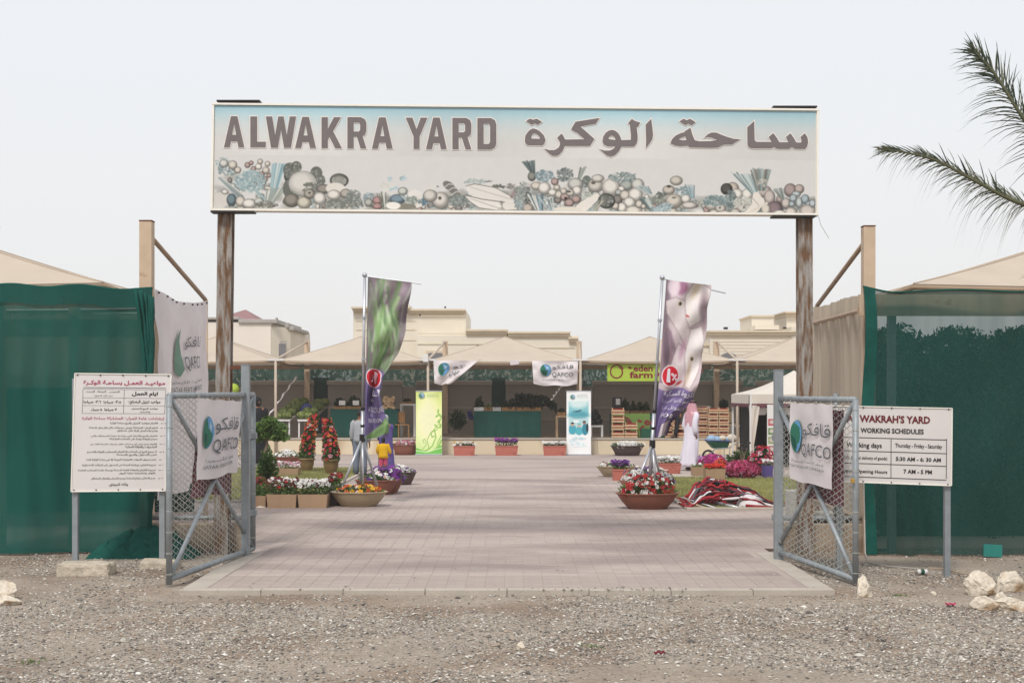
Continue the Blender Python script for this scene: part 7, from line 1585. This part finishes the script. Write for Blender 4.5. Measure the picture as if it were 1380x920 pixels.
for k in range(95):
    x = RH.uniform(x0+.05, x1-.05); y = RH.uniform(24.75, 25.9); a = RH.uniform(-.7, .7)+(math.pi if RH.random() < .5 else 0); l = RH.uniform(.18, .5); pts = []
    for j in range(7):
        xx = x+math.cos(a+j*.12)*l*(j/6-.5)*1.6; yy = y+math.sin(a)*l*(j/6-.5)*.7; zz = np.interp(xx, hx, hz)*(.35+.65*min(1, (yy-24.65)/.55))*RH.uniform(.86, 1.08)+.03; pts.append((xx, yy, max(.03, zz)))
    r = RH.uniform(.02, .05); m = RH.choice(['dred', 'dred', 'dred', 'abaya', 'abaya', 'cloth', 'maroon', 'ink_grey', 'dred2']); b = MB(); b.tube(pts, [r*.5, r, r*1.2, r*.9, r*1.1, r, r*.4], 8, squash=.45); b.build('crumpled_strip', M[m], t, smooth=True)
for (a, c, m, r) in (((915,678),(940,688),'redtube',.022), ((918,674),(936,692),'redtube',.026), ((928,677),(945,693),'redtube',.028), ((926,673),(1000,669),'redtube',.02), ((918,670),(965,684),'alu',.014), ((921,669),(948,690),'beigetube',.012), ((938,680),(972,692),'beigetube',.022), ((940,684),(960,693),'beigetube',.018), ((925,684),(935,680),'redtube',.03), ((1005,681),(1040,684),'redtube',.03), ((930,672),(975,676),'redtube',.016), ((960,690),(986,688),'redtube',.024), ((965,677),(995,684),'alu',.03)):
    Ya = max(24.5, min(25.2, YG(a[1], .12))); Yc = max(24.5, min(25.2, YG(c[1], .12)))
    b = MB(); b.tube([P(*a, Ya), P(*c, Yc)], r, 7); b.build('pole', M[m], t, smooth=True)

# ================================================================== SMALL WHITE TENT
Yt1, Yt2 = 37.5, 40.5; t = thing('market_tent', 'small white market tent with maroon valance trim behind the right gate leaf', 'tent', (P(1055,0,39).x, 39, 0))
xa, xb = P(1010, 0, Yt1).x, P(1160, 0, Yt1).x; ze = P(0, 531, Yt1).z; zp = P(0, 499, 39).z; cx_ = (xa+xb)/2; cy_ = 39
C4 = [(xa, Yt1), (xb, Yt1), (xb, Yt2), (xa, Yt2)]
for k in range(4):
    a, c = Vector((*C4[k], ze)), Vector((*C4[(k+1) % 4], ze)); tp = Vector((cx_, cy_, zp))
    grid_sheet('roof_panel', lambda u, v: (a.lerp(c, u)).lerp(tp, v)+Vector((0, 0, -.10*math.sin(v*3.14))), 10, 10, M['tentwhite'], t)
    dd = (c-a).normalized()
    grid_sheet('valance', lambda u, v: a.lerp(c, u)+Vector((0, 0, -.26*v))+Vector((-dd.y, dd.x, 0))*(-.015-.012*math.sin(u*40)*v), 60, 4, M['tentwhite'], t)
    grid_sheet('valance_trim', lambda u, v: a.lerp(c, u)+Vector((0, 0, -.255-(.09+.03*math.sin(u*66))*v))+Vector((-dd.y, dd.x, 0))*(-.02), 90, 2, M['maroon'], t)
for (x, y) in C4: b = MB(); b.bar((x+(.03 if x == xa else -.03), y, 0), (x+(.03 if x == xa else -.03), y, ze), .05, .05); b.build('pole', M['white'], t)
grid_sheet('leg_drape', lambda u, v: Vector((xa-.02+.30*u*(1-.75*min(1, v*1.6))+.1*v, Yt1-.03+.03*math.sin(u*9+v*5), ze-.3-(ze-.35)*v)), 12, 30, M['tentwhite'], t)
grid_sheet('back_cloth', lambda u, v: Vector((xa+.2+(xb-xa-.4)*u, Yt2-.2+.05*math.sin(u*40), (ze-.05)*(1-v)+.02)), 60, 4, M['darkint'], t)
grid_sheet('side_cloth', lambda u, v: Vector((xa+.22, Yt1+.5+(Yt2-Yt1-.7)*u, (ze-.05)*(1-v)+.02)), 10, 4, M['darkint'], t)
Yp = 37.3; a = P(1034, 545, Yp); c = P(1042, 646, 37.3); t = thing('photo_board', 'tall narrow white board with plant photographs at the front of the small tent', 'board', (a.x, Yp, 0)); cv = Canvas(0, 0, 14, 100, 1.2, (230,228,224))
for i, cc in enumerate(((190,90,100),(110,140,90),(150,160,110),(170,110,120),(90,120,80))): cv.poly([(1.5,22+i*14),(12,22+i*14),(12,33+i*14),(1.5,33+i*14)], cc); cv.ell(6, 27+i*14, 3, 3, (210,200,190))
x1_ = a.x+14*Yp/F; cv.sheet('printed_face', quadS((a.x, Yp, a.z), (x1_, Yp, a.z), (x1_, Yp, .05), (a.x, Yp, .05)), M['print'], t)
b = MB(); b.box(a.x, x1_, Yp+.006, Yp+.04, .02, a.z); b.build('backing', M['white'], t)
def basket(label, px, Y, seed):
    c = P(px, 553, Y); t = thing('hanging_basket', label, 'hanging basket', c, 'hanging baskets in the small tent'); b = MB(); b.lathe(c+Vector((0, 0, -.1)), [(.10, -.02), (.13, 0), (.18, .16), (.19, .18), (.17, .18), (0, .15)], 18); b.build('pot', M['white'], t, smooth=True)
    R = np.random.RandomState(seed); n = 420; u = R.randn(n, 3); u /= np.linalg.norm(u, axis=1, keepdims=True); leafcloud('foliage', np.array(c+Vector((0, 0, .17)))+u*np.array([.27, .2, .16])*R.rand(n, 1)**.4, .09, (54,84,40), (140,160,86), t, seed)
    b = MB()
    for k in (-1, 1): b = MB(); b.tube([c+Vector((k*.16, 0, .08)), c+Vector((0, 0, .40))], .006, 4); b.build('hanger', M['black'], t)
basket('white hanging basket of green leaves at the left opening of the small tent', 1026, 37.8, 1); basket('white hanging basket seen through the mesh at the right gate leaf', 1063, 37.8, 2)

# ================================================================== PALM
t = thing('date_palm', 'date palm whose grey green fronds reach in from the right edge', 'palm tree', (P(1580,0,13).x, 13, 0)); xp = P(1580, 0, 13).x; crown = Vector((xp, 13, P(0, 290, 13).z))
b = MB(); b.tube([(xp, 13, -.05), (xp+.05, 13, 1.5), (xp, 13, 3), crown], [.26, .2, .19, .2], 14)
for i in range(60):
    z = .1+i*.062; a = i*2.4; p = Vector((xp+math.cos(a)*.19, 13+math.sin(a)*.19, z)); b.tube([p, p+Vector((math.cos(a)*.07, math.sin(a)*.07, .09))], [.05, .02], 5)
b.build('trunk', M['bark'], t)
def frond(pts, nl, L0, seed, dry=0.0, droop=.5, tipl=.35):
    R = random.Random(seed); pts = [Vector(p) for p in pts]; 
    def at(s):
        s = min(.9999, max(0, s))*(len(pts)-1); i = int(s); f = s-i; p0 = pts[max(i-1, 0)]; p1 = pts[i]; p2 = pts[i+1]; p3 = pts[min(i+2, len(pts)-1)]
        return .5*((2*p1)+(p2-p0)*f+(2*p0-5*p1+4*p2-p3)*f*f+(3*p1-p0-3*p2+p3)*f**3)
    m = MB(); m.tube([at(i/24) for i in range(25)], list(np.linspace(.030, .006, 25)), 6, col=alb((110,112,84)))
    r = m.build('frond_rib', M['leaf'], t, smooth=True)
    lf = MB()
    for i in range(nl):
        s = .12+.88*(i/(nl-1)); p = at(s); d = (at(min(1, s+.02))-at(s-.02)).normalized()
        for k in (-1, 1):
            for rep in range(2):
                side = d.cross(Vector((0, -1, 0))).normalized()*k; l = L0*(math.sin(min(1, s*1.15)*2.6)**.7 if s < .95 else .3)*(.45+.85*R.random())+tipl*.08; ang = (.40+.6*R.random())*(1-.55*s**3)
                v = (d*(math.cos(ang)+.35*s)+side*math.sin(ang)+Vector((0, R.uniform(-.7, .7), R.uniform(-.15, .15)))).normalized(); isdry = R.random() < dry*(1-s*.6)
                dr = droop*(1.5 if isdry else .6)*(R.random()*.8+.4)*(1.0 if side.z < 0 else .35); q = [p]; w = []
                for j in range(1, 5): f = j/4; q.append(p+v*l*f+Vector((0, 0, -dr*l*f*f)))
                col = alb(R.choice([(150,142,120),(130,122,100)])) if isdry else alb(R.choice([(70,84,68),(92,102,82),(54,66,54),(116,122,100)]))
                wd = .0042*(1.2 if not isdry else .7); nn = v.cross(Vector((0, 1, 0))).normalized(); vs = []
                for j, pp in enumerate(q): ww = wd*[.7, 1, .9, .6, .05][j]; vs += [pp+nn*ww+Vector((0, .002, 0)), pp-nn*ww]
                lf.add(vs, [(2*j, 2*j+1, 2*j+3, 2*j+2) for j in range(4)], col)
    lf.build('leaflets', M['leaf'], r, kind='stuff')
Yp_ = 12.6
frond([crown, P(1440, 232, 12.9), P(1385, 168, Yp_), P(1342, 102, Yp_), P(1312, 68, Yp_)], 62, .42, 1, .2, .95)
frond([crown, P(1450, 292, 12.8), P(1375, 274, Yp_), P(1320, 247, Yp_), P(1255, 214, Yp_), P(1187, 200, Yp_)], 95, .24, 2, .9, 1.0)
frond([crown, P(1500, 210, 12.9), P(1440, 120, 12.8), P(1420, 20, 12.8)], 50, .4, 3, .1); frond([crown, P(1490, 310, 12.7), P(1432, 350, 12.6), P(1412, 420, 12.6)], 46, .36, 4, .6)
for k, (dx, dy, dz) in enumerate(((1.6,.2,.9),(1.4,-1,.2),(.6,1.6,.8),(1.3,1.1,-.3),(.2,1.4,1.3),(.5,-1.5,.9))): frond([crown, crown+Vector((dx*.4, dy*.4, dz*.6+.2)), crown+Vector((dx*.8, dy*.8, dz*.7+.2)), crown+Vector((dx*1.2, dy*1.2, dz*.4-.1))], 36, .36, 10+k, .2)

# ================================================================== ROCKS, LITTER, LOOSE STONES
def rock(label, cxp, basepx, wpx, hpx, seed, dep=.7, name='rock', grp=None, m='rock', Yo=0, rot=0):
    Y = YG(basepx)+Yo; w = wpx*Y/F; h = hpx*Y/F; bmq = bmesh.new(); bmesh.ops.create_icosphere(bmq, subdivisions=4, radius=1); R = random.Random(seed)
    pl_ = [(Vector((R.uniform(-1, 1), R.uniform(-1, 1), R.uniform(-.5, 1))).normalized(), R.uniform(.5, .8)) for _ in range(12)]
    for v in bmq.verts:
        p = v.co.copy()
        for n_, d_ in pl_:
            e = p.dot(n_)-d_
            if e > 0: p -= n_*e
        p *= 1+.14*noise.noise(v.co*1.7+Vector((seed, 0, 0)))+.10*noise.noise(v.co*4+Vector((seed, 3, 0)))+.05*noise.noise(v.co*11); v.co = Vector((p.x*w*.62, p.y*w*dep*.62, p.z*h*.70+h*.42))
    me = bpy.data.meshes.new(name); bmq.to_mesh(me); bmq.free(); me.materials.append(M[m]); o = link(bpy.data.objects.new(name, me)); o.location = (P(cxp, 0, Y).x, Y+w*dep*.4, -.01); o.rotation_euler[2] = rot
    return props(o, label, 'rock', grp)
rock('upright pale limestone block at the foot of the right gate leaf', 1166.5, 805, 22, 28, 3, .8)
rock('largest cream boulder of the pile at the right edge, with a flat top', 1331, 803, 44, 32, 5, .7)
rock('brown blotched boulder at the back right of the stone pile', 1366, 800, 38, 30, 8, .7, Yo=.15)
rock('white smooth stone at the front left of the stone pile', 1327, 822, 36, 22, 11)
rock('flat bright white stone at the front right of the stone pile', 1362, 823, 42, 18, 13, .8)
rock('small brownish stone wedged between the two big boulders', 1350, 808, 16, 12, 17)
rock('rounded boulder cut by the left edge of the view', -2, 808, 34, 26, 19, .8); rock('low pinkish stone lying before the boulder at the left edge', 8, 816, 34, 14, 23, .8)
rock('small white stone on the gravel left of the stone pile', 1259, 802, 10, 7, 29)
rock('single pale round pebble in the middle of the gravel foreground', 701, 872, 11, 8, 31)
for i, (x, y, w, h) in enumerate(((346,684,9,8),(352,686,12,5),(343,678,8,9),(356,682,7,5))): rock(['white stone nearest the left gate hinge', 'flat white stone beside the cartons left of the lawn', 'upright cream stone behind the flat white one', 'small stone touching the left carton'][i], x, y, w, h, 40+i)
for i, (x, y, w, h) in enumerate(((144,826,7,4),(62,789,5,4),(184,788,6,3),(210,802,7,3),(1215,856,6,4),(1105,842,5,3),(1188,836,6,4),(1330,850,7,5),(1230,770,5,3),(1290,862,5,3))):
    pass
t = thing('drink_can', 'crushed green and white drink can lying behind the right notice post', 'can', G(1243, 771)); c = G(1243, 770, .03); b = MB(); b.tube([c+Vector((-.055, 0, 0)), c+Vector((-.02, 0, .0))], .03, 12); b.build('can_body', M['white'], t, smooth=True)
b = MB(); b.tube([c+Vector((-.02, 0, 0)), c+Vector((.02, 0, .0))], .031, 12); b.build('green_band', M['green_paint'], t, smooth=True); b = MB(); b.tube([c+Vector((.02, 0, 0)), c+Vector((.055, 0, .0))], .03, 12); b.build('can_end', M['white'], t, smooth=True)
def litter(nm, label, px, py, w, m, seed):
    c = G(px, py, .0); S = lambda u, v: c+Vector(((u-.5)*w, (v-.5)*w*.6, .012+.02*abs(math.sin(u*7+seed))+.01*math.sin(v*9))); o = grid_sheet(nm, S, 8, 6, M[m]); props(o, label, 'litter')
litter('plastic_scrap', 'crumpled magenta plastic scrap on the gravel', 1281, 817, .10, 'ink_pink', 1); litter('dry_leaf', 'curled red leaf on the gravel in the foreground', 889, 883, .09, 'ink_red', 2)
t = thing('weeds', None, None, (0, 0, 0)); t['label'] = 'tiny green weeds sprouting in the bare gravel'; t['category'] = 'weeds'
for i, (x, y) in enumerate(((37,893),(1208,803),(800,872))): R = np.random.RandomState(i); n = 60; c = G(x, y); leafcloud('weed', np.array(c)+R.randn(n, 3)*np.array([.05, .05, .004])+np.array([0, 0, .012]), .022, (84,110,60), (120,140,80), t, i)

# ================================================================== DUSTY AIR
m = bpy.data.materials.new('dusty_air'); m.use_nodes = True; nt = m.node_tree; nt.nodes.clear(); o_ = nt.nodes.new('ShaderNodeOutputMaterial')
v_ = nt.nodes.new('ShaderNodeVolumePrincipled'); v_.inputs['Color'].default_value = (.95, .94, .93, 1); v_.inputs['Density'].default_value = .0009; v_.inputs['Anisotropy'].default_value = .3; nt.links.new(v_.outputs[0], o_.inputs['Volume'])
props(MB().box(-610, 610, -610, 610, -1.2, 9.5).build('haze', m), kind='stuff')
